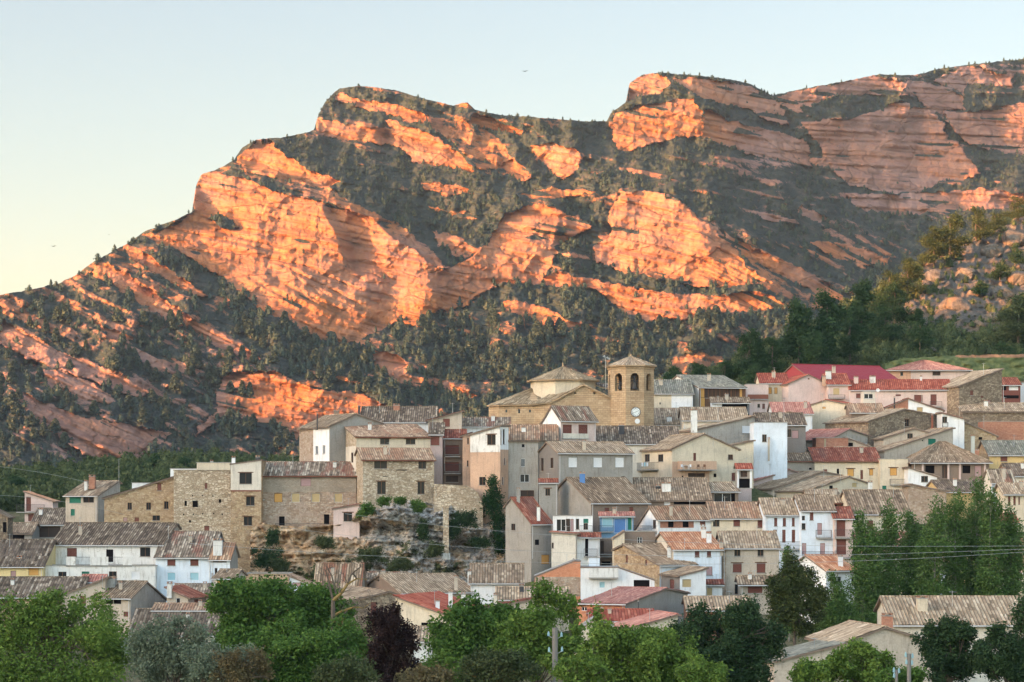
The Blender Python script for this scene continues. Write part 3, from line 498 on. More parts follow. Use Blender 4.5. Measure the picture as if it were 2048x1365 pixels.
def window(house, wl, z, cx, cy, ww, hh, kind):
    px, py = zx(z, cx), zy(z, cy); w2, h2 = ww / ZM[z][2] / 2, hh / ZM[z][2] / 2
    a0, zt = wl.pix(px - w2, py - h2); a1, zb = wl.pix(px + w2, py + h2); a0, a1 = min(a0, a1), max(a0, a1)
    mn = min(p[0] for p in wl.poly) + .05; mx_ = max(p[0] for p in wl.poly) - .05; a0, a1 = max(a0, mn), min(a1, mx_)
    if a1 - a0 < .15: return
    zb, zt = min(zb, zt), max(zb, zt); wl.holes.append((a0, zb, a1, zt)); k = kind[0]; pane, fr = WK[k]
    is_door = 'D' in kind[1:]; nm = 'door' if is_door or k == 'D' else 'window'
    mb = MB(); f = .055 if fr else .02; fm = M[fr or 'hole']; cxm = (a0 + a1) / 2; cz = (zb + zt) / 2
    def b(x0, z0, x1, z1, off, th, mt): mb.obox(wl.pt((x0 + x1) / 2, (z0 + z1) / 2, off), wl.d * (x1 - x0) / 2, wl.n * th, np.array([0, 0, (z1 - z0) / 2]), mt)
    b(a0, zb, a0 + f, zt, -.12, .04, fm); b(a1 - f, zb, a1, zt, -.12, .04, fm); b(a0 + f, zb, a1 - f, zb + f, -.12, .04, fm); b(a0 + f, zt - f, a1 - f, zt, -.12, .04, fm)
    if k in 'dgn' and a1 - a0 > .7: b(cxm - .04, zb + f, cxm + .04, zt - f, -.125, .03, fm)
    w_ = mb.build(nm, house); mb = MB(); i = f * .8
    if k in 'bwocGpyuD':       # boarded leaf or roller blind: slats modelled as shallow steps
        n = max(2, int((zt - zb) / .16))
        for q in range(n):
            z0 = zb + i + (zt - zb - 2 * i) * q / n; z1 = zb + i + (zt - zb - 2 * i) * (q + 1) / n; b(a0 + i, z0, a1 - i, z1 - .012, -.15 + .004 * (q % 2), .02, M[pane])
        nm2 = 'shutter' if nm == 'window' else 'leaf'
    else: b(a0 + i, zb + i, a1 - i, zt - i, -.17, .01, M[pane]); nm2 = 'pane'
    o = mb.build(nm2, house); o.parent = w_
    if 's' in kind or (not is_door and k in 'dgbn' and zt - zb > .8):
        mb = MB(); b(a0 - .1, zb - .1, a1 + .1, zb - .005, .04, .07, M['concrete']); o = mb.build('sill', house); o.parent = w_
    if 'L' in kind: mb = MB(); b(a0 - .3, zt + .01, a1 + .3, zt + .17, .02, .05, M['wood']); o = mb.build('lintel', house); o.parent = w_
def railing(wl, a0, a1, zf, zt, off, house, mat='iron', solid=None, slab=True, name='balcony'):
    mb = MB(); m = M[mat]; sg = 1
    if slab: mb.obox(wl.pt((a0 + a1) / 2, zf - .09, off / 2), wl.d * (a1 - a0) / 2, wl.n * off / 2, np.array([0, 0, .09]), M['concrete'])
    o = mb.build(name, house) if slab else house
    mb = MB()
    if solid: 
        mb.obox(wl.pt((a0 + a1) / 2, (zf + zt) / 2, off - .06), wl.d * (a1 - a0) / 2, wl.n * .06, np.array([0, 0, (zt - zf) / 2]), M[solid])
        for a in (a0 + .06, a1 - .06): mb.obox(wl.pt(a, (zf + zt) / 2 - .003, (off - .12) / 2), wl.d * .058, wl.n * (off - .12) / 2, np.array([0, 0, (zt - zf) / 2 - .006]), M[solid])
    else:
        mb.bar(wl.pt(a0, zt, off - .03), wl.pt(a1, zt, off - .03), .03, m, n=4); mb.bar(wl.pt(a0, zf + .08, off - .03), wl.pt(a1, zf + .08, off - .03), .02, m, n=4)
        n = max(2, int((a1 - a0) / .16))
        for q in range(n + 1): a = a0 + (a1 - a0) * q / n; mb.bar(wl.pt(a, zf, off - .03), wl.pt(a, zt, off - .03), .014, m, n=3)
        for a in (a0, a1):
            mb.bar(wl.pt(a, zt, 0), wl.pt(a, zt, off - .03), .025, m, n=4)
            for q in range(1, 5): mb.bar(wl.pt(a, zf, off * q / 5), wl.pt(a, zt, off * q / 5), .014, m, n=3)
    r = mb.build('railing' if not solid else 'parapet', house)
    if slab: r.parent = o
HC = [0]
def house(z, label, D, x0, x1, ye, base, yr=None, kind='E', yaw=0, back=None, depth=8., wall='white', side=None, roof='old', wins=(), xp=None, yl=None, yR=None, name='village_house', cat='house',
          patch=(), chim=(), balc=(), gutter=True, over=.45, pitch=20, group='houses of the hillside village', xr=None, hip=2.5, ant=(), dish=(), sidepatch=(), gp=True, open_=None, ext=7, amp=.095):
    HC[0] += 1; seed = HC[0]
    X0, X1 = zx(z, x0), zx(z, x1); th = R(yaw); u = np.array([math.cos(th), math.sin(th)]); v = np.array([-math.sin(th), math.cos(th)])
    p0, p1 = (X0 - 1024) / F, (X1 - 1024) / F
    if yaw >= 0: A = np.array([p0 * D, D]); L = (p1 * D - A[0]) / (u[0] - p1 * u[1]); B = A + u * L; N = A
    else: B = np.array([p1 * D, D]); L = (B[0] - p0 * D) / (u[0] - p0 * u[1]); A = B - u * L; N = B
    d = depth
    if back is not None:
        pb = (zx(z, back) - 1024) / F; d = abs((N[0] - pb * D) / (math.sin(th) + pb * math.cos(th))); d = min(d, 26)
    zb = hz(zy(z, base), D); bot = zb - ext
    root = empty(name, (N[0] * .5 + (A + u * L / 2 + v * d / 2)[0] * .5, N[1] * .5 + (A + u * L / 2 + v * d / 2)[1] * .5, zb), label, cat, group)
    if gp: GP.append(((A + u * L / 2)[0], (A + u * L / 2)[1], zb - 3.2)); GP.append(((A + u * L / 2 + v * d)[0], (A + u * L / 2 + v * d)[1], zb - 2.6))
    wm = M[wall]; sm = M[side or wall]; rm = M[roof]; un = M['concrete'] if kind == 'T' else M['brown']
    planes = []; v3 = np.array([*v, 0]); u3 = np.array([*u, 0])
    def pt(s, t, zz): return np.array([A[0] + u[0] * s + v[0] * t, A[1] + u[1] * s + v[1] * t, zz])
    if kind in 'EH':
        ze = hz(zy(z, ye), D); c = math.cos(th); r = None
        if yr is not None:
            if xr is not None:
                pr = (zx(z, xr) - 1024) / F; r = abs((N[0] - pr * D) / (math.sin(th) + pr * math.cos(th))); r = min(r, d)
            else:
                k = (YH - zy(z, yr)) / F; tt = math.tan(R(pitch)); den = k * c - tt; r = ((ze - ZC) - k * D) / den if abs(den) > 1e-6 else 5.
                if back is None: r = max(1.5, min(r, 14)); d = r * (1.6 if kind == 'E' else 2)
                elif not (1 < r < d * .97): r = d * .55
            zr = hz(zy(z, yr), D + r * c)
        else: r = d / 2; zr = ze + r * math.tan(R(pitch))
        sl = (zr - ze) / r; zk = zr - (d - r) * max(sl, .1); o = over
        if kind == 'E':
            planes.append((pt(-o * .7, -o, ze - sl * o), pt(L + o * .7, -o, ze - sl * o), pt(L + o * .7, r, zr), pt(-o * .7, r, zr)))
            if d - r > .3: planes.append((pt(L + o * .7, d + o, zk - max(sl, .1) * o), pt(-o * .7, d + o, zk - max(sl, .1) * o), pt(-o * .7, r + .002, zr), pt(L + o * .7, r + .002, zr)))
            prof = [(0, bot), (d, bot), (d, zk), (r, zr), (0, ze)]
        else:
            hp = min(hip, L / 2 - .05); zk = ze
            E = [pt(-o, -o, ze - sl * o), pt(L + o, -o, ze - sl * o), pt(L + o, d + o, ze - sl * o), pt(-o, d + o, ze - sl * o)]; R0, R1 = pt(hp, d / 2, zr), pt(L - hp, d / 2, zr)
            planes += [(E[0], E[1], R1, R0), (E[1], E[2], R1, R1), (E[2], E[3], R0, R1), (E[3], E[0], R0, R0)]
            prof = [(0, bot), (d, bot), (d, ze), (0, ze)]
        f = Wall(A, u, -v, [(0, bot), (L, bot), (L, ze), (0, ze)], wm)
        lf = Wall(A, v, -u, prof, sm, yaw > 0); rt = Wall(B, v, u, prof, sm, yaw < 0)
        bk = Wall(A + v * d, u, v, [(0, bot), (L, bot), (L, zk), (0, zk)], wm, False)
    elif kind == 'G':
        yl_, yR_ = (ye if yl is None else yl), (ye if yR is None else yR)
        zl = hz(zy(z, yl_), A[1]); zR = hz(zy(z, yR_), B[1]); XP = zx(z, xp); s = np.clip(ray_s(A, u, XP), 0, L); zp = hz(zy(z, yr), A[1] + s * u[1]); o = over
        f = Wall(A, u, -v, [(0, bot), (L, bot), (L, zR)] + ([(s, zp)] if .1 < s < L - .1 else []) + [(0, zl)], wm)
        if s > .1:
            sl = (zp - zl) / s; top = pt(min(s, L) + (0 if s < L - .1 else o), -o * .7, zp + (sl * o if s >= L - .1 else 0)); bt = top.copy() + v3 * (d + o * 1.4)
            planes.append((pt(-o, d + o * .7, zl - sl * o), pt(-o, -o * .7, zl - sl * o), top, bt))
        if s < L - .1:
            sl = (zp - zR) / (L - s); top = pt(max(s, 0) - (0 if s > .1 else o), -o * .7, zp + (sl * o if s <= .1 else 0)); bt = top + v3 * (d + o * 1.4)
            planes.append((pt(L + o, -o * .7, zR - sl * o), pt(L + o, d + o * .7, zR - sl * o), bt + u3 * .002, top + u3 * .002))
        lf = Wall(A, v, -u, [(0, bot), (d, bot), (d, zl), (0, zl)], sm, yaw > 0); rt = Wall(B, v, u, [(0, bot), (d, bot), (d, zR), (0, zR)], sm, yaw < 0)
        bk = Wall(A + v * d, u, v, [(0, bot), (L, bot), (L, zR)] + ([(s, zp)] if .1 < s < L - .1 else []) + [(0, zl)], wm, False); r = d * .4
    else:
        ze = hz(zy(z, ye), D); zR = ze if yR is None else hz(zy(z, yR), B[1])
        f = Wall(A, u, -v, [(0, bot), (L, bot), (L, zR), (0, ze)], wm); lf = Wall(A, v, -u, [(0, bot), (d, bot), (d, ze), (0, ze)], sm, yaw > 0); rt = Wall(B, v, u, [(0, bot), (d, bot), (d, zR), (0, zR)], sm, yaw < 0)
        bk = Wall(A + v * d, u, v, [(0, bot), (L, bot), (L, zR), (0, ze)], wm, False); r = d * .4
    walls = [f, lf, rt, bk]
    wl = [q for q in (f, lf, rt) if q.vis or q is f]
    for (cx, cy, ww, hh, kd) in wins:
        px = zx(z, cx); c = [q for q in wl if q.pxr()[0] <= px <= q.pxr()[1]]
        if c: window(root, c[0], z, cx, cy, ww, hh, kd)
    mb = MB()
    for q in walls: q.emit(mb)
    for pi, (a, b, c, e, mt) in enumerate(patch):        # differently finished wall areas, proud of the wall
        px = zx(z, (a + c) / 2); cc = [q for q in wl if q.pxr()[0] <= px <= q.pxr()[1]]
        if not cc: continue
        q = cc[0]; s0, zt = q.pix(zx(z, a), zy(z, b)); s1, zq = q.pix(zx(z, c), zy(z, e)); s0, s1 = min(s0, s1), max(s0, s1)
        pw = Wall(q.P0[:2] + q.n[:2] * (.03 + .012 * pi), q.d[:2], q.n[:2], clip(clip(clip(clip(q.poly, 0, s0, False), 0, s1, True), 1, zq, False), 1, zt, True), M[mt]); pw.holes = [h for h in q.holes]
        if len(pw.poly) >= 3:
            pw.emit(mb); pp = pw.poly
            for i in range(len(pp)): a_, b_2 = pp[i], pp[(i + 1) % len(pp)]; mb.face([pw.pt(*a_), pw.pt(*b_2), pw.pt(*b_2, -.03 - .012 * pi), pw.pt(*a_, -.03 - .012 * pi)], M[mt])
    if kind == 'T':
        cap = M['concrete'] if roof == 'old' else rm
        for q in walls:
            z0 = q.poly[3][1] if len(q.poly) > 3 else q.poly[-1][1]; z1 = q.poly[2][1]; s1 = q.poly[1][0]
            a0, a1 = q.pt(-.0, z0 + .05), q.pt(s1, z1 + .05); mid = (a0 + a1) / 2; e = .12 if q in (f, bk) else -.13
            mb.obox(mid, (a1 - a0) / 2 + q.d * e, q.n * .12, np.array([0, 0, .05]), cap)
        mb.face([pt(.1, .1, min(ze, zR) - .25), pt(L - .1, .1, min(ze, zR) - .25), pt(L - .1, d - .1, min(ze, zR) - .25), pt(.1, d - .1, min(ze, zR) - .25)], M['concrete'])
    mb.build('wall', root)
    ro = None
    if planes:
        mb = MB()
        am = amp if roof not in ('metalred',) else .03
        for i, (a, b, c, e) in enumerate(planes): tile_plane(mb, a, b, c, e, rm, un, seed * 3 + i, am)
        rr = random.Random(seed)
        # ridge capping
        if kind in 'EG' and len(planes) > 1: mb.bar(planes[0][2] + [0, 0, .1], planes[0][3] + [0, 0, .1], .13, rm, n=6)
        if kind == 'H':
            for a, b in ((planes[0][2], planes[0][3]), (planes[0][0], planes[0][3]), (planes[0][1], planes[0][2])): mb.bar(a + [0, 0, .1], b + [0, 0, .1], .12, rm, n=6)
        ro = mb.build('roof', root)
        if gutter and kind in 'EH':
            mb = MB(); a, b = planes[0][0], planes[0][1]; off = -v3 * .07 + np.array([0, 0, -.07]); mb.bar(a + off, b + off, .085, M['gutter'] if gutter is True else M[gutter], n=6); o2 = mb.build('gutter', root); o2.parent = ro
            if gutter is True and L > 3: mb = MB(); q = f.pt(L - .25, ze - .15, .08) if seed % 2 else f.pt(.25, ze - .15, .08); mb.bar(q, q - [0, 0, min(6, ze - zb)], .05, M['gutter'], n=5); mb.build('downpipe', root)
    par = ro or root
    ar = random.Random(seed * 13)
    if not chim and kind == 'E' and x1 - x0 > 150 and ar.random() < .75 and yr is not None:      # most of the old roofs carry a chimney or two
        xm = x0 + (x1 - x0) * ar.uniform(.15, .85); yy = ye + (yr - ye) * .62; sz = ZM[z][2] * 4.6; chim = [(xm, yy - sz * 2.6, yy, sz * 1.5, 'worn_white' if ar.random() < .4 else 'beige', .6)]
    if not ant and kind in 'EG' and ar.random() < .55 and yr is not None: ant = [(x0 + (x1 - x0) * ar.uniform(.2, .8), yr - ZM[z][2] * 13, yr + 6)]
    for ci, c in enumerate(chim):
        cx, yt, yb, wd = c[:4]; cm = M[c[4]] if len(c) > 4 and c[4] else M[['beige', 'worn_white', 'brown', 'concrete'][(seed + ci) % 4]]; fr = c[5] if len(c) > 5 else .55
        Dc = D + min(r or 3, d) * fr * math.cos(th); X = (zx(z, cx) - 1024) / F * Dc; hw = wd / ZM[z][2] / F * Dc / 2; zt = hz(zy(z, yt), Dc); zb2 = hz(zy(z, yb), Dc) - 1.3
        mb = MB(); mb.obox((X, Dc, (zt - .14 + zb2) / 2), (hw, 0, 0), (0, hw, 0), (0, 0, (zt - .14 - zb2) / 2), cm)
        mb.obox((X, Dc, zt - .20), (hw + .06, 0, 0), (0, hw + .06, 0), (0, 0, .06), M['concrete'])
        for sx in (-1, 1):
            for sy in (-1, 1): mb.obox((X + sx * hw * .75, Dc + sy * hw * .75, zt - .05), (hw * .2, 0, 0), (0, hw * .2, 0), (0, 0, .10), M['brick_red'])
        mb.obox((X, Dc, zt + .08), (hw + .04, 0, 0), (0, hw + .04, 0), (0, 0, .035), M['mixed']); o = mb.build('chimney', root); o.parent = par
    for bl in balc:
        xa, xb, yf, yt = bl[:4]; sol = bl[4] if len(bl) > 4 else None; off = bl[5] if len(bl) > 5 else .9
        px = zx(z, (xa + xb) / 2); cc = [q for q in wl if q.pxr()[0] <= px <= q.pxr()[1]] or [f]; q = cc[0]
        a0, zf = q.pix(zx(z, xa), zy(z, yf)); a1, zt = q.pix(zx(z, xb), zy(z, yt)); railing(q, min(a0, a1), max(a0, a1), zf, zt, off, root, solid=sol)
    for (cx, yt, yb) in ant:
        Dc = D + 2.5; X = (zx(z, cx) - 1024) / F * Dc; zt, z0 = hz(zy(z, yt), Dc), hz(zy(z, yb), Dc) - 1; mb = MB(); mb.bar((X, Dc, z0), (X, Dc, zt), .035, M['steel'], n=4)
        for k in range(5): mb.bar((X - .45 + .05 * k, Dc - .3 + .16 * k, zt - .15), (X + .45 - .05 * k, Dc - .3 + .16 * k, zt - .15), .015, M['steel'], n=3)
        mb.bar((X, Dc - .4, zt - .15), (X, Dc + .45, zt - .15), .02, M['steel'], n=3); o = mb.build('antenna', root); o.parent = par
    for (cx, cy, rp) in dish:
        Dc = D + .4 if rp > 0 else D; X = (zx(z, cx) - 1024) / F * Dc; zc = hz(zy(z, cy), Dc); rad = abs(rp) / ZM[z][2] / F * Dc; mb = MB(); n = 14
        for k in range(n):
            a0, a1 = k * 2 * math.pi / n, (k + 1) * 2 * math.pi / n; mb.face([(X, Dc + .1, zc), (X + rad * math.cos(a0), Dc - .05, zc + rad * math.sin(a0)), (X + rad * math.cos(a1), Dc - .05, zc + rad * math.sin(a1))], M['whitepaint'])
        mb.bar((X, Dc + .1, zc), (X, Dc + .2, zc - 1.6), .03, M['steel'], n=4); mb.bar((X, Dc + .1, zc - rad), (X, Dc - .5, zc - .05), .015, M['steel'], n=3); o = mb.build('satellite_dish', root); o.parent = par
    if open_:      # covered loggia or porch: (x0,x1,ytop,ybot,[pillar xs],pillar material)
        xa, xb, yt, yb, pil, pm = open_
        mb = MB()
        for pxx in pil:
            a, zt = f.pix(zx(z, pxx), zy(z, yt)); _, z0 = f.pix(zx(z, pxx), zy(z, yb)); mb = MB(); mb.obox(f.pt(a, (zt + z0) / 2, .06), u3 * .17, v3 * .17, np.array([0, 0, (zt - z0) / 2]), M[pm]); mb.build('pillar', root)
    return root
H = house
# ---------------- left cluster
H(1, 'small pinkish house with orange shed roof and door above a railed balcony, far left', 520, 145, 310, None, 440, 248, 'G', xp=147, yl=250, yR=300, wall='pink', roof='orange', depth=6, wins=[(168, 318, 28, 84, 'bD'), (190, 398, 50, 40, 'b')], balc=[(100, 262, 365, 322)], ant=[(178, 205, 250)])
H(1, 'low grey house with a dark brown glazed front, left of the tall green-blind house', 500, 182, 380, 437, 560, 345, yaw=0, wall='greige', roof='dark', pitch=22, wins=[(285, 482, 140, 62, 'n')], back=None)
H(1, 'ruined brown stone wall house at the far left edge', 470, -60, 44, None, 560, 355, 'G', xp=-30, yl=358, yR=392, wall='brown_stone', roof='old', depth=5, wins=[(28, 455, 22, 60, 'k')])
H(1, 'low grey shed with open dark garage mouth beside the ruined stone wall', 492, 46, 186, 490, 560, 430, wall='grey', roof='old', wins=[(108, 512, 70, 34, 'k')], gutter=False)
H(1, 'tall beige house with green blinds and two tall chimneys on its roof', 455, 385, 572, 267, 500, 185, yaw=-22, back=705, wall='beige', side='greige', roof='old', wins=[(441, 294, 68, 36, 'Gs'), (520, 293, 62, 34, 'd'), (427, 367, 24, 38, 'Gs')], chim=[(505, 180, 205, 18, 'worn_white'), (542, 150, 190, 34, 'brick_red')], ant=[(698, 55, 170)])
H(1, 'long ochre stone house whose roof edge climbs right to the ruined tower', 440, 612, 1022, None, 470, 158, 'G', xp=1021, yl=283, yR=158, wall='ochre_stone', roof='oldlight', depth=8, wins=[(935, 220, 24, 40, 'bL'), (761, 331, 26, 42, 'd'), (872, 331, 28, 42, 'd'), (976, 325, 26, 44, 'd'), (917, 400, 44, 30, 'd'), (735, 409, 24, 24, 'p'), (803, 409, 26, 24, 'b')], name='stone_house')
H(1, 'ruined rubble tower house with tiny scattered openings and a ragged top', 436, 1020, 1358, 122, 560, None, 'T', wall='pale_stone', depth=9, wins=[(1209, 212, 16, 34, 'b'), (1090, 315, 14, 30, 'k'), (1146, 318, 32, 38, 'k'), (1291, 301, 14, 20, 'k'), (1115, 420, 12, 14, 'k'), (1214, 460, 30, 28, 'b'), (1078, 380, 8, 8, 'k'), (1135, 378, 8, 8, 'k'), (1190, 376, 8, 8, 'k'), (1255, 374, 8, 8, 'k'), (1305, 378, 8, 8, 'k'), (1130, 270, 7, 8, 'k'), (1190, 268, 7, 8, 'k'), (1250, 272, 7, 8, 'k')], name='ruined_tower', roof='rubble')
H(1, 'flat roofed cream building showing above the ruined tower', 452, 1155, 1352, 76, 200, None, 'T', wall='cream', depth=6, chim=[(1243, 62, 78, 16, 'whitepaint', .2)])
H(1, 'low white parapet building behind the ruined tower', 456, 1000, 1154, 112, 200, None, 'T', wall='white', depth=5)
H(1, 'small white house behind the climbing roof edge of the ochre stone house', 462, 775, 905, 195, 330, None, 'T', wall='white', depth=5)
H(2, 'narrow tower house, cream plaster above and bare stone below, three dark windows in a column', 434, 70, 268, None, 1120, 455, 'G', xp=267, yl=482, yR=455, wall='ochre_stone', roof='beige', depth=8, amp=0, patch=[(62, 430, 275, 652, 'pale'), (62, 652, 275, 661, 'rust')], wins=[(167, 576, 80, 72, 'dL'), (197, 723, 54, 58, 'dL'), (181, 853, 54, 58, 'dL')], chim=[(88, 435, 470, 22, 'whitepaint'), (245, 430, 450, 24, 'iron')], over=.2)
H(2, 'long striped-roof house with grey brick upper wall and a row of shuttered openings', 437, 268, 886, 556, 930, 472, wall='pink_stone', roof='stripe', patch=[(262, 560, 892, 665, 'brick_grey')], gutter='rust', wins=[(558, 600, 68, 54, 'p'), (379, 702, 54, 58, 'ow'), (492, 702, 54, 58, 'y'), (622, 702, 54, 58, 'y'), (770, 702, 54, 58, 'y'), (402, 852, 36, 58, 'kD'), (693, 842, 34, 64, 'kD'), (285, 715, 14, 6, 'w')], balc=[(362, 718, 900, 870)], ext=2.0)
H(2, 'tiny pink house with a red tiled shed roof perched on the rock', 432, 737, 906, None, 905, 745, 'G', xp=905, yl=772, yR=742, wall='pink', roof='redold', depth=5, wins=[(831, 827, 56, 56, 'dL')], over=.3, ext=3)
H(2, 'big pale stone house with four brown windows standing on the cliff', 430, 928, 1392, 452, 770, 382, yaw=12, back=884, wall='pale_stone', roof='mixed', wins=[(1044, 487, 84, 50, 'dL'), (1315, 489, 50, 48, 'dL'), (1050, 637, 56, 82, 'dL'), (1307, 638, 46, 80, 'dL'), (1180, 522, 70, 6, 'k'), (1075, 562, 34, 5, 'k')], gutter='rust', name='stone_house', ext=2.2)
H(2, 'cream upper house with two small brown windows rising behind the big pale stone house', 438, 886, 1372, 304, 420, 226, yaw=14, back=792, wall='cream', side='pale_stone', roof='mixed', wins=[(1071, 336, 60, 36, 'dL'), (1239, 337, 62, 34, 'dL'), (860, 440, 15, 62, 'd')], patch=[(795, 375, 884, 530, 'pale')], gutter='rust', xr=800)
H(2, 'grey gabled house with a white strip down its left side wall', 447, 712, 1050, None, 500, 157, 'G', yaw=32, back=516, xp=885, yl=238, yR=215, wall='grey', side='pink_stone', roof='oldlight', patch=[(607, 232, 711, 475, 'white')], wins=[(631, 392, 16, 52, 'g'), (677, 388, 16, 54, 'g')], ant=[(632, 138, 210)], chim=[(632, 150, 215, 8, 'iron')])
H(2, 'dark tiled house at the back with a thin black stove pipe, above the grey gable', 462, 912, 1400, 208, 300, 112, wall='white', roof='dark', chim=[(904, 98, 140, 14, 'iron'), (1148, 95, 118, 40, 'brick_red', .8), (758, 130, 175, 34, 'brown', .3)])
H(2, 'small beige house with red shed roof edge, left of the brown balcony tower', 452, 1352, 1572, None, 330, 140, 'G', xp=1571, yl=200, yR=140, wall='beige', roof='redold', depth=6, wins=[(1472, 214, 44, 52, 'b')], ant=[(1512, 85, 150), (1410, 130, 190)])
H(2, 'narrow mauve house with a brown shuttered loft window, right of the cream upper house', 441, 1366, 1446, 287, 610, 217, wall='mauve', roof='dark', wins=[(1398, 332, 56, 58, 'b')], chim=[])
H(2, 'tall brown house with wooden balconies under a small red roof', 444, 1452, 1592, 312, 620, 262, wall='brown', roof='redold', wins=[(1508, 390, 90, 60, 'b'), (1508, 500, 90, 60, 'b'), (1508, 580, 80, 40, 'n')], balc=[(1460, 1560, 432, 378), (1456, 1565, 542, 485)])
H(3, 'thin pink house wedged between the brown balconies and the peach tower house', 438, 84, 136, None, 930, 590, 'G', xp=135, yl=604, yR=590, wall='peach', roof='redold', depth=5, wins=[(120, 640, 10, 40, 'd'), (118, 790, 10, 40, 'd')])
H(3, 'corner tower house with white top storey, peach lower wall and ivy at its foot', 431, 135, 334, None, 985, 540, 'G', yaw=-28, back=388, xp=333, yl=600, yR=540, wall='peach', side='peach', roof='oldlight', patch=[(125, 480, 334, 714, 'worn_white'), (334, 480, 400, 700, 'white')], wins=[(276, 632, 56, 68, 'dL'), (335, 615, 14, 100, 'd'), (357, 612, 12, 100, 'd'), (216, 907, 42, 54, 'd'), (350, 905, 9, 48, 'd'), (364, 775, 9, 46, 'd')])
H(3, 'back row house with brown striped tiles behind the peach corner tower house', 455, 82, 395, 542, 640, 486, wall='white', roof='stripe')
H(3, 'tall grey house with a little arched window and a round hole under the roof', 434, 388, 588, 632, 1010, 536, wall='greige', roof='mixed', pitch=24, wins=[(487, 672, 18, 20, 'k'), (486, 785, 26, 54, 'g'), (497, 889, 60, 52, 'g'), (515, 990, 90, 42, 'n')], chim=[(490, 545, 612, 28, 'worn_white')], gutter=False)
H(3, 'grey house behind the arched-window house, its tiles running right to the white gable', 440, 590, 715, 632, 760, 536, wall='greige', roof='mixed', pitch=24, gutter=False)
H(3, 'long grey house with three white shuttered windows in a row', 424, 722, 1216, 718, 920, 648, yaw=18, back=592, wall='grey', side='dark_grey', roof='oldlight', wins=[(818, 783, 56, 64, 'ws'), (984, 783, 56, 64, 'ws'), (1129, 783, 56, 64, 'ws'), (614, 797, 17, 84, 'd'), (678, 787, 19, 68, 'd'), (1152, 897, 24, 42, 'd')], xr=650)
H(3, 'pinkish house with twin brown loggia shutters and a bright white gable side', 445, 737, 972, 497, 660, 410, yaw=28, back=602, wall='pink', side='white', roof='stripe', xr=680, wins=[(781, 562, 60, 62, 'b'), (886, 562, 60, 62, 'b')], balc=[(748, 918, 622, 592, 'pale', .3)])
H(3, 'long low house with a dark tiled roof in front of the church tower', 452, 978, 1530, 657, 740, 545, wall='pale', roof='dark', chim=[(1142, 530, 575, 34, 'iron'), (1330, 590, 640, 8, 'steel')])
# ---------------- right of the tower
H(4, 'low cream and white hall with grey-green tiles right of the bell tower', 502, 205, 515, 368, 520, 270, wall='cream', roof='greenish', patch=[(352, 372, 520, 520, 'white')], pitch=18, wins=[(266, 445, 9, 16, 'k')])
H(4, 'house with a long glazed wooden gallery and grey-green roof', 506, 562, 915, 322, 520, 233, yaw=14, back=330, wall='wood', side='white', roof='greenish', xr=400, name='gallery_house', wins=[(589, 365, 30, 72, 'o'), (619, 365, 24, 76, 'n'), (648, 365, 24, 76, 'n'), (676, 365, 24, 76, 'n'), (705, 365, 24, 76, 'n'), (737, 365, 26, 76, 'n'), (766, 365, 24, 76, 'n'), (793, 365, 22, 76, 'n'), (823, 365, 26, 76, 'n'), (852, 365, 24, 74, 'n'), (880, 365, 22, 74, 'o'), (740, 430, 150, 30, 'o'), (590, 435, 36, 70, 'o')])
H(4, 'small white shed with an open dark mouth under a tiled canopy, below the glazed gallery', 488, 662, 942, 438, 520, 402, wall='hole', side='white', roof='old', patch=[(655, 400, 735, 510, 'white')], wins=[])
H(4, 'large building with a dark red sheet-metal roof topping the village', 548, 1480, 2140, 300, 400, 150, yaw=22, back=905, wall='pink', side='metalred', roof='metalred', xr=1275, gutter=True, patch=[(905, 232, 1200, 420, 'pink')], name='sheet_roof_hall', amp=.03)
H(4, 'pink gabled house with a plain blank wall and small red dormer mark', 522, 1240, 1537, None, 520, 226, 'G', yaw=10, xp=1390, yl=292, yR=297, wall='pink', roof='red', depth=12, wins=[(1393, 258, 14, 12, 'b')])
H(4, 'cream recessed wing with four orange shutters below a red roof', 527, 1030, 1240, 290, 480, 220, wall='cream', roof='red', wins=[(1053, 348, 24, 48, 'o'), (1100, 348, 28, 48, 'o'), (1144, 348, 24, 48, 'o'), (1204, 346, 26, 50, 'o')], balc=[(930, 1082, 410, 376, 'rust')])
H(4, 'pale pink wing with a brown parapet balcony at the left end of the red-roofed group', 524, 922, 1088, 300, 520, None, 'T', wall='pink', depth=5, wins=[(1014, 462, 20, 28, 'd'), (1051, 466, 20, 38, 'b')], balc=[(930, 1085, 412, 378, 'rust', .6)])
H(5, 'pink house with one ochre blind over a balcony, joined left of the long red-tiled house', 520, 212, 378, 300, 470, 222, wall='pink', roof='red', wins=[(276, 354, 52, 52, 'y')], balc=[(215, 338, 405, 380)], chim=[(182, 236, 268, 26, 'peach', .3)])
H(5, 'long pink house with bright red tiles and brown shutters', 516, 378, 1140, 338, 530, 266, yaw=-6, back=1200, wall='pink', side='white', roof='red', wins=[(450, 387, 50, 34, 'b'), (898, 406, 64, 52, 'bs'), (1013, 417, 46, 82, 'bD'), (745, 383, 40, 14, 'b')], balc=[(985, 1075, 470, 432)], chim=[(215, 195, 225, 40, 'worn_white', 1.2), (425, 240, 262, 30, 'pink', 1.), (550, 236, 262, 40, 'worn_white', 1.), (918, 235, 275, 14, 'white', 1.)])
H(5, 'hip-roofed house with dusty pink tiles and orange corner below the green slope', 575, 672, 1280, 186, 300, 121, 'H', wall='pink', roof='pinkred', hip=9, wins=[(771, 220, 22, 28, 'd'), (1035, 218, 60, 28, 'n')], patch=[(672, 188, 840, 300, 'orange_wall')], over=.8)
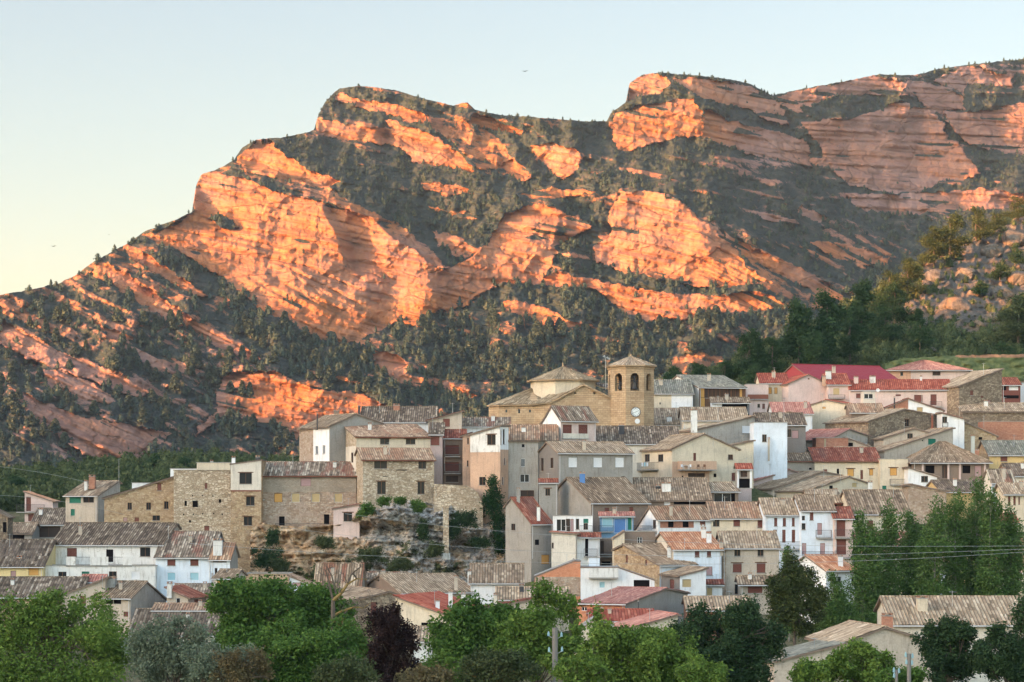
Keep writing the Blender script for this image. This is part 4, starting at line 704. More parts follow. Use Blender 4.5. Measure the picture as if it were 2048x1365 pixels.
H(5, 'big brown stone barn-like house with its roof climbing to a right-hand peak', 512, 1206, 1532, None, 520, 186, 'G', yaw=24, back=985, xp=1530, yl=312, yR=186, wall='brown_stone', roof='oldlight', wins=[(1302, 365, 24, 38, 'b'), (1381, 395, 20, 16, 'b'), (1260, 482, 22, 42, 'w'), (1434, 433, 26, 26, 'p')], name='stone_barn')
H(5, 'open timber pavilion with red-brown roof right of the stone barn', 540, 1533, 1672, 302, 450, 252, wall='woodred', roof='redold', wins=[(1550, 325, 30, 40, 'k'), (1620, 325, 70, 40, 'w'), (1600, 395, 120, 24, 'k')], name='timber_pavilion', cat='pavilion')
H(5, 'white shed roof just visible at the right edge above the pavilion', 548, 1665, 1760, None, 400, 268, 'G', xp=1755, yl=285, yR=268, wall='white', depth=6, roof='oldlight')
H(5, 'cream gabled house with a tiny triangular vent below the pink blank wall', 503, -70, 480, None, 600, 418, 'G', xp=195, yl=505, yR=470, wall='cream', roof='red', depth=9, yaw=-24, back=620, wins=[(182, 478, 26, 14, 'o')])
H(5, 'small house with patchy tiles in the dip below the long pink house', 497, 385, 640, 512, 580, 450, wall='brown', roof='mixed', dish=[(590, 345, 14)], chim=[(716, 395, 440, 10, 'iron')])
H(5, 'white house topped by a small glass box terrace, under the long pink house', 508, 480, 570, 355, 520, None, 'T', wall='pale', depth=4, wins=[(520, 390, 68, 36, 'g')])
H(5, 'brick red gable end beside a white wall with a long sloping red verge', 500, 650, 1082, None, 600, 408, 'G', xp=820, yl=480, yR=498, wall='white', roof='redold', depth=7, patch=[(650, 400, 821, 486, 'brick_red')], wins=[(908, 495, 46, 44, 'y')])
H(5, 'rubble stone gabled house with one deep window and a rust pipe', 489, 518, 1077, None, 700, 487, 'G', yaw=34, back=190, xp=792, yl=578, yR=540, wall='brown_stone', roof='oldlight', wins=[(812, 593, 32, 54, 'dL')], chim=[(1003, 525, 640, 14, 'rust', -.2)], patch=[(1074, 500, 1082, 700, 'pale')], name='stone_house')
H(5, 'narrow white house stepping down right of the rubble stone gable', 492, 1077, 1246, None, 740, 518, 'G', xp=1079, yl=518, yR=560, wall='white', roof='redold', depth=6, wins=[(1097, 568, 38, 46, 'd')], balc=[(1078, 1118, 622, 590)])
H(5, 'brick red house end with a dark flat coping at the right edge', 498, 1385, 1760, 583, 760, None, 'T', wall='brick_red', depth=5)
H(5, 'weathered stone house with sagging light roof above the brick red wall', 507, 1232, 1760, 505, 600, 445, wall='brown_stone', roof='oldlight', gutter=False, pitch=15)
H(5, 'crooked ochre stone house falling right, left of the brick red wall', 494, 1245, 1490, None, 740, 585, 'G', xp=1250, yl=585, yR=690, wall='ochre_stone', roof='old', depth=6, wins=[(1368, 710, 28, 20, 'k')])
H(5, 'grey gabled house with lightly red roof slope at its left', 482, 232, 612, None, 780, 640, 'G', yaw=40, back=-60, xp=372, yl=715, yR=720, wall='greige', roof='pinkred', wins=[(525, 748, 56, 12, 'w')], dish=[])
H(5, 'rounded brick-red end house with a patch of bare stone', 478, 122, 365, 708, 890, None, 'T', wall='brick_red', depth=6, patch=[(255, 770, 365, 900, 'pink_stone')], wins=[(190, 745, 14, 60, 'y')])
H(5, 'beige lean-to with one dark square opening, right of the rounded brick end', 479, 362, 575, None, 880, 706, 'G', xp=364, yl=708, yR=790, wall='beige', roof='old', depth=5, wins=[(384, 757, 36, 28, 'k')])
H(5, 'beige gabled house with a single barred window in the middle of the hill', 481, 632, 987, None, 790, 634, 'G', xp=872, yl=708, yR=668, wall='beige', roof='old', depth=6, yaw=8, back=560, wins=[(835, 692, 42, 40, 'd')])
H(5, 'beige house with bright green shutters under a climbing roof edge', 475, 640, 1160, None, 840, 633, 'G', yaw=26, back=480, xp=1150, yl=800, yR=633, wall='beige', roof='old', depth=7, wins=[(1001, 735, 58, 46, 'G'), (930, 726, 10, 10, 'k')], chim=[(1310, 685, 790, 26, 'steel', -.2)])
H(5, 'porch house with four stone pillars under a broad hipped roof', 462, 858, 1430, 886, 1060, 738, 'H', wall='brown', roof='old', hip=6.5, over=.7, pitch=22, open_=(870, 1420, 895, 1020, [930, 1125, 1212, 1402], 'pink'), wins=[(985, 945, 70, 60, 'k'), (1097, 962, 40, 100, 'nD'), (1262, 945, 60, 60, 'k'), (1350, 960, 50, 90, 'p')], name='porch_house')
H(5, 'ochre yellow house with one brown window and a pale tiled roof at the right edge', 468, 1436, 1800, 833, 980, 730, wall='ochre', side='ochre_stone', roof='greenish', wins=[(1547, 862, 52, 44, 'b')], pitch=22, chim=[(1342, 790, 830, 24, 'brick_red', .1)])
H(5, 'dark tiled house below the ochre yellow house at the right edge', 452, 1590, 1790, 992, 1080, 903, wall='pale', roof='dark')
H(5, 'long cream house with orange blinds and a plain flat parapet', 464, 608, 820, 866, 1120, None, 'T', wall='cream', depth=7, wins=[(708, 963, 54, 58, 'oL'), (640, 1086, 32, 34, 'G')], balc=[(680, 818, 1060, 1020)], dish=[])
H(5, 'long cream house with two orange shutters and a narrow brown door', 466, 112, 607, 880, 1090, 784, wall='cream', roof='redold', wins=[(384, 970, 50, 58, 'oL'), (540, 967, 30, 48, 'oL'), (468, 985, 20, 70, 'bD'), (190, 955, 34, 22, 'b'), (288, 960, 18, 40, 'k')], pitch=18, chim=[], gutter='rust')
H(4, 'long pale grey house wing with a rusty eave running behind the porch tower', 468, 835, 1440, 880, 1040, 800, wall='greige', roof='old', wins=[(1045, 960, 24, 40, 'p'), (1405, 940, 20, 14, 'k')], gutter='rust', pitch=15)
H(5, 'white house with a dark double window and roof edge falling right, by the porch house', 459, 822, 1040, None, 1120, 932, 'G', xp=826, yl=932, yR=1000, wall='white', roof='old', depth=6, wins=[(945, 1018, 52, 46, 'd')])
H(5, 'dark tiled roof house right behind the tall poplars', 446, 1075, 1450, 1112, 1200, 1030, wall='ochre', roof='dark', yaw=8)
H(5, 'small white tower house with an open dark loft, near the right edge', 440, 1452, 1625, 1030, 1260, 948, wall='bluewhite', roof='stripe', wins=[(1519, 1062, 66, 44, 'k'), (1500, 1180, 50, 16, 'b'), (1535, 1200, 26, 24, 'g')], yaw=14, back=1395, side='pale')
H(5, 'cream house with three narrow brown shutters between pilasters at the right edge', 430, 1552, 1760, 1128, 1300, 1052, wall='cream', roof='oldlight', wins=[(1587, 1182, 18, 66, 'b'), (1627, 1182, 18, 66, 'b'), (1662, 1182, 12, 60, 'b'), (1720, 1182, 18, 66, 'b')], over=.6)
# ---------------- centre right
H(4, 'big cream gabled house with a stepped terrace full of garden chairs', 440, 357, 860, None, 1060, 676, 'G', yaw=22, back=100, xp=602, yl=787, yR=790, wall='cream', side='cream', roof='oldlight', wins=[(168, 858, 38, 54, 'd'), (270, 858, 40, 54, 'd'), (528, 850, 20, 60, 'bD'), (682, 990, 22, 28, 'k'), (437, 1005, 14, 24, 'k'), (542, 1003, 128, 60, 'n'), (800, 852, 36, 40, 'n'), (822, 1000, 26, 60, 'b')], patch=[(357, 885, 640, 1036, 'peach')], balc=[(90, 256, 948, 892), (400, 665, 946, 884, 'peach', 1.6)], name='terrace_house', ant=[(668, 690, 730)])
H(4, 'grey gabled house with one big white roller blind', 468, 522, 985, None, 740, 542, 'G', yaw=28, back=400, xp=980, yl=650, yR=545, wall='greige', roof='oldlight', depth=12, wins=[(920, 642, 62, 56, 'ws')], chim=[(523, 490, 615, 46, 'worn_white', .1)], ant=[(705, 385, 560), (1205, 400, 540)])
H(4, 'brown-tiled house left of the white roller blind house, with a skylit lower slope', 476, 440, 930, 570, 640, 478, wall='pale', roof='oldlight', pitch=22)
H(4, 'white cube house with a single dark window', 461, 978, 1230, 590, 850, None, 'T', wall='bluewhite', depth=8, wins=[(1057, 708, 34, 56, 'd')], chim=[(1090, 705, 830, 14, 'beige', -.2)])
H(4, 'house with dark grey tiles and a cluttered roof terrace behind the white cube', 474, 1010, 1370, 605, 720, 520, wall='dark_grey', roof='dark', ant=[(1100, 480, 600)], wins=[(1245, 670, 30, 60, 'd'), (1290, 680, 50, 60, 'p')])
H(4, 'pale low building beneath the pink blank wall with two small chimneys', 496, 1130, 1420, 520, 620, 440, wall='white', roof='pinkred', chim=[(1245, 510, 545, 40, 'cream', .1), (1368, 430, 480, 22, 'beige', .5)])
H(4, 'light mottled roof house right of the bell tower foot', 484, 225, 440, 605, 700, 485, wall='pale', roof='oldlight', chim=[(335, 540, 600, 36, 'white', .2)], yaw=0)
H(4, 'brown flat-fronted block behind the mottled roof by the tower', 497, 318, 470, 498, 620, None, 'T', wall='greige', depth=5)
H(4, 'small cream gable tucked under the grey blind house', 453, 778, 974, None, 900, 728, 'G', xp=972, yl=765, yR=726, wall='cream', roof='old', depth=6, yaw=5)
H(4, 'narrow cream lift-like tower house with a red canopy and plant-filled porch', 436, 852, 960, 940, 1180, 905, wall='greige', roof='red', wins=[(902, 980, 52, 44, 'n'), (904, 1050, 90, 70, 'k')], patch=[(850, 1090, 962, 1180, 'mauve')], name='porch_tower', open_=(850, 960, 940, 1086, [856, 954], 'white'))
H(4, 'dark porch house with glass doors under a sagging roof', 428, 600, 860, 1108, 1230, 1045, wall='brown', roof='oldlight', wins=[(740, 1158, 130, 64, 'g'), (820, 1160, 30, 60, 'k')], yaw=14, back=540)
H(4, 'broad patchy roof house in the middle with a white tapering chimney', 421, -10, 650, 1176, 1290, 1012, wall='brown', roof='old', pitch=19, chim=[(312, 1045, 1135, 66, 'worn_white', .4), (250, 1062, 1102, 34, 'iron', .5)], wins=[(320, 1200, 46, 30, 'w'), (500, 1200, 260, 22, 'k')], gutter=False)
H(4, 'pinkish grey house with long climbing verge left of the stepped light roofs', 458, 968, 1350, None, 1130, 948, 'G', xp=1245, yl=1040, yR=985, wall='mauve', roof='pinkred', depth=8, yaw=36, back=860)
H(4, 'grey house with a long light roof slope climbing to the right', 452, 1120, 1640, None, 1180, 962, 'G', yaw=40, xp=1500, yl=1090, yR=990, wall='greige', roof='oldlight', depth=9, back=880)
H(5, 'beige gabled house with a framed opening beneath the long cream house', 446, 62, 517, None, 1140, 1000, 'G', yaw=38, back=-260, xp=372, yl=1106, yR=1048, wall='cream', roof='oldlight', wins=[(236, 1081, 28, 26, 'k'), (415, 1065, 40, 40, 'y')], chim=[(532, 1035, 1100, 30, 'worn_white', 0.)])
H(5, 'pinkish low house with a brick-red dentil eave among the poplars', 440, 820, 1110, None, 1230, 1060, 'G', xp=850, yl=1065, yR=1110, wall='pink_stone', roof='old', depth=7, wins=[])
# ---------------- middle tiers
H(6, 'wide old house with a grey side wall and deep shaded front under the eaves', 412, 767, 1200, 247, 480, 62, yaw=24, back=514, wall='brown', side='grey', roof='old', xr=590, wins=[(887, 305, 34, 34, 'b'), (1072, 305, 30, 44, 'b')], chim=[(700, 20, 90, 40, 'bluepaint', .9)], ant=[])
H(6, 'slim grey stone house with one dark window, left of the wide old house', 419, 372, 514, 98, 400, 72, wall='grey', roof='redold', wins=[(438, 170, 36, 54, 'dL')], depth=6, over=.2)
H(6, 'big grey plastered house on the rock edge with a faded red roof', 407, 312, 462, 400, 720, 212, yaw=38, back=118, wall='grey', side='grey', roof='redold', xr=165, wins=[(176, 434, 30, 50, 'd'), (357, 550, 32, 40, 'k'), (420, 680, 60, 70, 'o')], chim=[(215, 140, 230, 26, 'grey', .9), (368, 275, 330, 26, 'worn_white', .3)], pitch=20)
H(6, 'white flat-roofed house with glazed doors and a green blind over its balcony', 400, 482, 778, 350, 500, None, 'T', wall='white', depth=7, wins=[(540, 420, 70, 90, 'g'), (592, 420, 32, 96, 'dD'), (622, 420, 24, 94, 'p'), (664, 412, 24, 80, 'd'), (727, 388, 38, 32, 'G'), (726, 430, 34, 50, 'dD')], balc=[(680, 775, 468, 424)])
H(6, 'pale pinkish white house with a shadowed balcony door below the green blind', 395, 466, 650, None, 740, 472, 'G', yaw=-8, xp=468, yl=472, yR=484, wall='pale', roof='redold', depth=6, wins=[(476, 574, 14, 42, 'd')])
H(6, 'white recessed house with a narrow dark balcony door under a brown tiled canopy', 397, 650, 832, 508, 700, 482, wall='white', roof='redold', depth=5, wins=[(733, 585, 24, 140, 'kD'), (780, 590, 50, 130, 'w')], balc=[(712, 812, 656, 600)])
H(6, 'brown open-fronted house in the dark alley beside the stone gable', 401, 836, 945, 520, 760, None, 'T', wall='brown', depth=4, wins=[(852, 590, 26, 100, 'n'), (880, 712, 70, 34, 'k')], balc=[(836, 940, 655, 628)])
H(6, 'blue-fronted house with a small red tiled canopy', 404, 838, 1088, 350, 500, 325, wall='blue', roof='pinkred', depth=5, pitch=14, wins=[(890, 400, 80, 70, 'c'), (985, 425, 90, 110, 'u'), (1062, 410, 32, 90, 'G')], balc=[(822, 935, 468, 424)])
H(6, 'white gabled house with a red brick front strip and tile roof turning orange', 404, 1272, 1680, 372, 500, 282, yaw=20, back=1098, wall='white', side='white', roof='mixed', xr=1215, patch=[(1290, 374, 1545, 440, 'brick_red')], wins=[(1371, 409, 42, 54, 'k'), (1484, 409, 46, 54, 'k'), (1612, 400, 40, 32, 'b'), (1246, 412, 24, 64, 'd')], balc=[(1098, 1268, 462, 426)])
H(6, 'cream row house with two brown windows, between the brick strip and the white row', 407, 1680, 2115, 366, 500, 250, wall='cream', roof='mixed', wins=[(1716, 405, 50, 50, 'd'), (1871, 405, 50, 50, 'b'), (2048, 412, 38, 56, 'b')], chim=[(1615, 418, 500, 34, 'worn_white', -.3)], pitch=18)
H(7, 'white house with six tall narrow brown windows and a blue balcony', 402, 102, 345, 262, 620, 158, wall='bluewhite', roof='oldlight', wins=[(169, 311, 20, 54, 'b'), (226, 311, 20, 54, 'b'), (285, 311, 18, 54, 'b'), (165, 391, 24, 60, 'b'), (223, 404, 22, 84, 'bD'), (286, 404, 22, 84, 'bD'), (222, 545, 24, 60, 'y')], balc=[(192, 342, 488, 440)], pitch=18)
H(7, 'white house with a pink balcony door on two floors', 399, 338, 556, 235, 530, 135, wall='bluewhite', roof='old', wins=[(405, 271, 24, 56, 'b'), (458, 356, 30, 76, 'pD'), (352, 340, 26, 42, 'd'), (351, 285, 20, 30, 'd'), (477, 487, 32, 74, 'pD'), (356, 487, 28, 74, 'pD')], balc=[(432, 532, 412, 364), (345, 545, 535, 505)], pitch=18)
H(7, 'narrow pinkish house with brown shutters and two stacked balconies', 397, 556, 676, 285, 540, 215, wall='pink', roof='redold', wins=[(596, 350, 62, 110, 'bD'), (600, 475, 64, 100, 'bD')], balc=[(556, 672, 412, 362), (556, 672, 545, 500)])
H(7, 'wide old roof house with a cream wall behind the poplars', 410, 676, 1055, 256, 560, 103, wall='cream', roof='old', wins=[(695, 290, 34, 56, 'k'), (790, 330, 40, 60, 'b'), (900, 330, 40, 60, 'b'), (790, 450, 40, 60, 'b'), (960, 450, 40, 60, 'b')], pitch=20)
H(7, 'light-roofed barn in front of the stepped verges, with an open dark loft', 422, 390, 600, 182, 300, 100, wall='wood', roof='oldlight', gutter='rust', wins=[(540, 200, 60, 30, 'k')])
H(7, 'cream village house glimpsed between the poplar trunks', 396, 720, 1060, 470, 780, 380, wall='cream', roof='pinkred', wins=[(800, 540, 40, 60, 'b'), (900, 540, 40, 60, 'b'), (990, 540, 40, 60, 'b')])
H(7, 'white house with blue shutters hidden behind the poplars', 388, 1060, 1290, 620, 800, 540, wall='bluewhite', roof='oldlight', wins=[(1120, 680, 40, 50, 'b'), (1230, 680, 30, 50, 'o')])
H(7, 'pale yellow house behind the right-hand poplars', 392, 1290, 1610, 500, 800, 400, wall='yellow', roof='old', wins=[(1340, 560, 40, 60, 'b'), (1450, 560, 40, 60, 'b'), (1550, 560, 40, 60, 'b')])
H(7, 'pink house with red lower wall between the poplars and the right-edge tree', 405, 1612, 1760, 312, 640, 258, wall='pink', roof='redold', wins=[(1640, 350, 30, 50, 'd')], pitch=20)
H(7, 'cream low house at the foot of the right-edge poplar', 385, 1606, 1900, 640, 800, 420, wall='cream', roof='mixed', wins=[(1700, 700, 40, 60, 'd')], pitch=20)
H(6, 'beige house with four dark windows and a lower porch roof', 384, 1764, 2192, 590, 960, 470, wall='beige', roof='oldlight', yaw=0, wins=[(1876, 628, 46, 60, 'dL'), (1875, 744, 66, 70, 'bL'), (2005, 628, 4, 4, 'k'), (2052, 628, 46, 60, 'd'), (2055, 744, 64, 74, 'bL'), (1881, 906, 50, 74, 'dD'), (2010, 905, 60, 70, 'n')], pitch=20, patch=[(1764, 585, 1790, 960, 'pink_stone')])
H(6, 'white house with three windows and a bright orange-patched roof with skylight', 381, 1392, 1755, 602, 880, 478, yaw=10, back=1250, wall='bluewhite', side='pale', roof='orange', xr=1300, wins=[(1571, 640, 34, 44, 'b'), (1661, 640, 32, 44, 'b'), (1664, 767, 46, 66, 'ps')], chim=[(1620, 440, 500, 34, 'worn_white', .8), (1660, 472, 522, 36, 'white', .5), (1753, 540, 590, 28, 'beige', .2)], pitch=20)
H(6, 'brownish flat-topped house with one tiny barred window above the stone gable', 392, 1020, 1252, 470, 660, None, 'T', wall='brown', depth=6, wins=[(1136, 536, 36, 50, 'g')])
H(6, 'cream corner wall with a sloping top left of the brownish flat-topped house', 390, 940, 1020, None, 740, 470, 'G', xp=1019, yl=520, yR=470, wall='cream', roof='old', depth=6, over=.15)
H(6, 'ochre stone gabled house with a wide old roof and white front', 377, 1286, 1560, 722, 820, 566, yaw=32, back=942, wall='bluewhite', side='ochre_stone', roof='old', xr=1016, wins=[(1037, 675, 16, 60, 'b'), (1184, 702, 16, 40, 'b'), (1520, 742, 60, 20, 'k')], name='stone_house', pitch=20)
H(6, 'tall wall with bright orange hollow-brick gable over bare render', 366, 342, 686, None, 960, 688, 'G', xp=640, yl=806, yR=690, wall='brick_orange', roof='concrete', depth=6, patch=[(335, 812, 690, 960, 'pink_stone')], over=.08, amp=0)
H(6, 'white house with a boxy roof terrace and a pale blue door', 365, 688, 1248, None, 960, 738, 'G', xp=972, yl=738, yR=835, wall='white', roof='concrete', depth=6, wins=[(851, 872, 42, 48, 'c'), (1150, 866, 120, 60, 'k')], over=.1, amp=0, balc=[(750, 970, 815, 745, 'worn_white', 1.0)])
H(6, 'small white box-like stair tower on the white terrace house', 369, 750, 832, 668, 800, None, 'T', wall='bluewhite', depth=3)
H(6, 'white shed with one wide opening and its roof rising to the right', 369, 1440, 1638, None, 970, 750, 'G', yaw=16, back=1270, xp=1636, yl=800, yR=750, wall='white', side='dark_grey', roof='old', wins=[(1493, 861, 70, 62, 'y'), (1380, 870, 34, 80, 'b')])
H(6, 'little lean-to with a garage door and rusty roof beside the beige house', 374, 1640, 1762, 868, 960, 838, wall='white', roof='redold', depth=4, wins=[(1662, 925, 50, 60, 'y')])
H(6, 'tiled lean-to porch with a roller door at the foot of the beige four-window house', 376, 1900, 2180, 862, 965, 808, wall='beige', roof='old', depth=4, wins=[(1960, 910, 4, 4, 'k'), (2010, 905, 110, 60, 'b')], over=.7)
# ---------------- lower tier, left
H(1, 'long white house with a railed terrace and peeling lower wall', 404, 302, 955, 556, 720, 432, wall='worn_white', side='greige', roof='dark', wins=[(422, 602, 58, 50, 'b'), (644, 622, 42, 74, 'kD'), (852, 600, 60, 54, 'd')], pitch=20, yaw=-6, back=1055)
H(1, 'peeling white terrace block with low parapet in front of the long white house', 397, 258, 912, 682, 840, None, 'T', wall='worn_white', depth=6, wins=[(366, 732, 48, 32, 'd'), (502, 727, 46, 24, 'G'), (662, 733, 46, 38, 'd'), (796, 737, 48, 46, 'w')], roof='concrete', balc=[(445, 530, 680, 630, None, .1), (388, 444, 680, 628, 'worn_white', .12), (530, 636, 680, 628, 'worn_white', .12), (638, 722, 680, 630, None, .1), (722, 775, 680, 628, 'worn_white', .12)])
H(1, 'clean white house with blue shutters and a red and brown striped roof', 399, 913, 1240, 630, 830, 482, wall='bluewhite', roof='stripe', wins=[(1006, 662, 48, 36, 'b'), (1141, 662, 48, 36, 'b'), (1006, 744, 48, 46, 'c'), (1141, 744, 52, 46, 'c')], pitch=20)
H(1, 'white wing with a dark loft slit and a tiled dormer on its roof', 398, 1240, 1350, 632, 830, 550, yaw=-12, back=1396, wall='bluewhite', side='grey', roof='mixed', wins=[(1286, 648, 90, 28, 'n'), (1268, 715, 16, 42, 'd'), (1246, 752, 12, 60, 'D')], chim=[(1280, 525, 575, 52, 'worn_white', .5)], pitch=20)
H(1, 'pale yellow house under a dark tiled roof at the left edge', 395, -60, 252, 682, 780, 530, wall='yellow', roof='dark', wins=[(78, 732, 32, 42, 'p'), (197, 714, 60, 46, 'o')], chim=[(117, 625, 670, 28, 'peach', .3)], pitch=22)
H(1, 'stone house with wooden doors under a long dark roof, lower left', 372, -60, 462, 862, 1010, 750, wall='ochre_stone', roof='dark', wins=[(20, 900, 56, 60, 'n'), (214, 890, 34, 54, 'k')], pitch=20, name='stone_house')
H(1, 'beige house with a sloping roof edge rising right and a brown window', 369, 365, 618, None, 980, 758, 'G', xp=616, yl=850, yR=760, wall='beige', roof='old', depth=7, wins=[(487, 887, 34, 60, 'b')], chim=[(650, 750, 790, 60, 'concrete', .8)])
H(1, 'brick-red little gable behind the rising beige roof edge', 379, 478, 606, 772, 860, 736, wall='mauve', roof='pinkred', wins=[(515, 785, 40, 16, 'g')], ant=[(575, 715, 760), (905, 740, 800)])
H(1, 'house with a light brown roof and two dark loft openings, lower left', 366, 545, 765, 868, 1000, 775, yaw=-14, back=975, wall='beige', side='greige', roof='old', wins=[(641, 888, 44, 34, 'k'), (689, 888, 44, 34, 'k'), (740, 965, 30, 30, 'b')], pitch=20)
H(1, 'small house with a red lean-to roof and a round white chimney', 369, 980, 1105, None, 960, 812, 'G', xp=982, yl=812, yR=868, yaw=-14, back=1210, wall='beige', side='mauve', roof='redold', wins=[(1045, 885, 24, 30, 'g'), (1154, 892, 28, 32, 'b')], chim=[(996, 778, 820, 28, 'worn_white', .2)])
H(1, 'striped tile roof house in front of the clean white house', 380, 1015, 1255, 850, 930, 790, wall='pale', roof='stripe')
H(1, 'narrow house with two orange doors under a small tiled roof', 372, 1254, 1368, 752, 900, 705, yaw=-16, back=1442, wall='pale', side='greige', roof='old', wins=[(1292, 803, 36, 78, 'oD'), (1342, 790, 36, 52, 'o')], balc=[(1250, 1300, 850, 815, 'pale', .5)])
H(1, 'broad barn with a diagonal-tiled grey roof above the olive trees', 352, 752, 1258, 1085, 1160, 937, wall='pale', roof='dark', pitch=20)
H(1, 'patched house with reddish low roof behind the grey barn roof', 360, 900, 1285, 940, 1020, 905, wall='pink', roof='mixed', pitch=14)
H(8, 'low ochre stone wall building with a row of putlog holes', 384, 318, 606, 232, 420, None, 'T', wall='ochre_stone', depth=6, wins=[(405, 245, 10, 10, 'k'), (440, 245, 10, 10, 'k'), (475, 243, 10, 10, 'k'), (510, 245, 10, 10, 'k'), (540, 243, 10, 10, 'k'), (575, 246, 10, 10, 'k')])
H(8, 'small pale blue gable shed beside the diagonal-tiled roof', 377, 612, 775, None, 420, 248, 'G', xp=614, yl=248, yR=312, wall='bluewhite', roof='mixed', depth=7, wins=[(660, 305, 60, 26, 'p')])
H(8, 'house with a steep striped roof right under the cliff', 379, 785, 1092, 322, 420, 165, yaw=-14, back=1125, wall='pale', side='greige', roof='stripe', pitch=22)
H(8, 'low striped roof wing right of the steep striped roof', 384, 1130, 1395, 282, 400, 225, wall='greige', roof='stripe', pitch=15)
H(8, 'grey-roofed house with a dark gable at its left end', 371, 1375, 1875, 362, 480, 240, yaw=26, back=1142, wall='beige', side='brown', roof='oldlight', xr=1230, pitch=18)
H(9, 'broad brown-roofed house beneath the big grey plastered house', 376, -30, 325, 155, 260, 30, wall='white', roof='old', yaw=0, chim=[(-38, 70, 140, 24, 'worn_white', .4)], pitch=20)
H(8, 'grey-brown stone gable behind the bare tree, with a dark doorway', 358, 1010, 1335, None, 620, 352, 'G', yaw=20, back=600, xp=1292, yl=420, yR=372, wall='brown_stone', roof='old', wins=[(1322, 462, 20, 60, 'k'), (1185, 470, 40, 90, 'b')], name='stone_house')
H(8, 'cream house with wide dark red tiled roof, dormer and three chimneys', 343, 1335, 1712, None, 640, 388, 'G', yaw=-22, back=2000, xp=1337, yl=388, yR=522, wall='cream', side='cream', roof='red', wins=[(1600, 580, 180, 30, 'k')], chim=[(1710, 348, 400, 28, 'worn_white', .8), (1798, 362, 425, 28, 'worn_white', .7), (2016, 370, 432, 24, 'pale', .5), (1832, 440, 480, 18, 'iron', .2), (1622, 408, 462, 28, 'whitepaint', .5)])
H(9, 'pale roof house right of the dark red roof, behind the round trees', 354, 150, 642, 268, 380, 190, wall='cream', roof='oldlight', chim=[(318, 170, 222, 30, 'iron', .6), (140, 230, 290, 18, 'white', .2)], pitch=17)
H(9, 'beige low wall house with a red wedge of roof beside the cream dormer house', 348, -40, 430, None, 420, 265, 'G', xp=425, yl=345, yR=268, wall='beige', roof='redold', depth=6)
H(6, 'long house with faded red tiles and an orange brick lower wall', 338, 660, 1022, 1018, 1110, 900, yaw=-24, back=1505, wall='brick_orange', side='grey', roof='pinkred', xr=1330, wins=[(715, 1055, 40, 30, 'g'), (845, 1058, 30, 34, 'w'), (968, 1060, 46, 26, 'g')], pitch=18, chim=[(1125, 985, 1040, 8, 'iron', -.1)])
H(6, 'red ribbed roof house below the long faded red roof', 331, 760, 1240, 1142, 1220, 1062, wall='brick_red', roof='red', pitch=18)
H(6, 'cream house with a pink-red roof climbing to the right over a barred gate', 318, 895, 1425, None, 1400, 1098, 'G', yaw=14, back=760, xp=1418, yl=1244, yR=1100, wall='cream', roof='pinkred', wins=[(982, 1310, 84, 100, 'n'), (860, 1270, 40, 60, 'k')], chim=[(920, 1160, 1230, 34, 'white', .2)])
H(6, 'small cream gable with a white coping at the lower centre', 312, 648, 805, None, 1340, 1130, 'G', xp=800, yl=1235, yR=1132, wall='cream', roof='concrete', depth=8, amp=0, over=.15, yaw=0)
H(6, 'grey mortar-roofed lean-to right of the faded red roof', 345, 1500, 1985, 1060, 1160, 965, wall='brick_red', roof='oldlight', pitch=17)
H(8, 'low white house with sandy roof behind the round green trees', 325, 1440, 1700, 690, 800, 595, wall='worn_white', roof='oldlight', pitch=16)
H(7, 'white house with a salmon roof and long blank side wall right of the dark conifer', 358, 500, 690, 626, 860, 532, yaw=28, back=322, wall='white', side='white', roof='orange', xr=372, wins=[(575, 695, 54, 50, 'g'), (685, 700, 36, 60, 'k'), (560, 790, 50, 40, 'g')], chim=[(595, 528, 570, 30, 'white', .6)])
H(7, 'wide cream villa with a brown roof and a broad chimney, lower right', 288, 940, 1990, 978, 1240, 805, wall='pale', roof='oldlight', wins=[(1265, 1110, 64, 110, 'bs'), (1400, 1110, 64, 110, 'b'), (1580, 1110, 62, 84, 'g'), (1800, 1110, 62, 84, 'g')], chim=[(1130, 800, 880, 64, 'cream', .5)], pitch=20, over=.6, name='cream_villa')
H(7, 'beige gabled farmhouse with rough plaster wall, bottom right', 276, 606, 1222, None, 1420, 1002, 'G', yaw=10, xp=885, yl=1108, yR=1108, wall='beige', roof='oldlight', back=None, depth=13, chim=[(902, 915, 990, 66, 'brick_red', .9)], name='farmhouse')
H(7, 'slate-covered low wing with a red verge joined left of the beige farmhouse', 274, 160, 606, None, 1420, 1112, 'G', xp=604, yl=1226, yR=1114, wall='beige', roof='greenish', depth=9, yaw=6, chim=[(200, 1098, 1190, 34, 'beige', .1)])
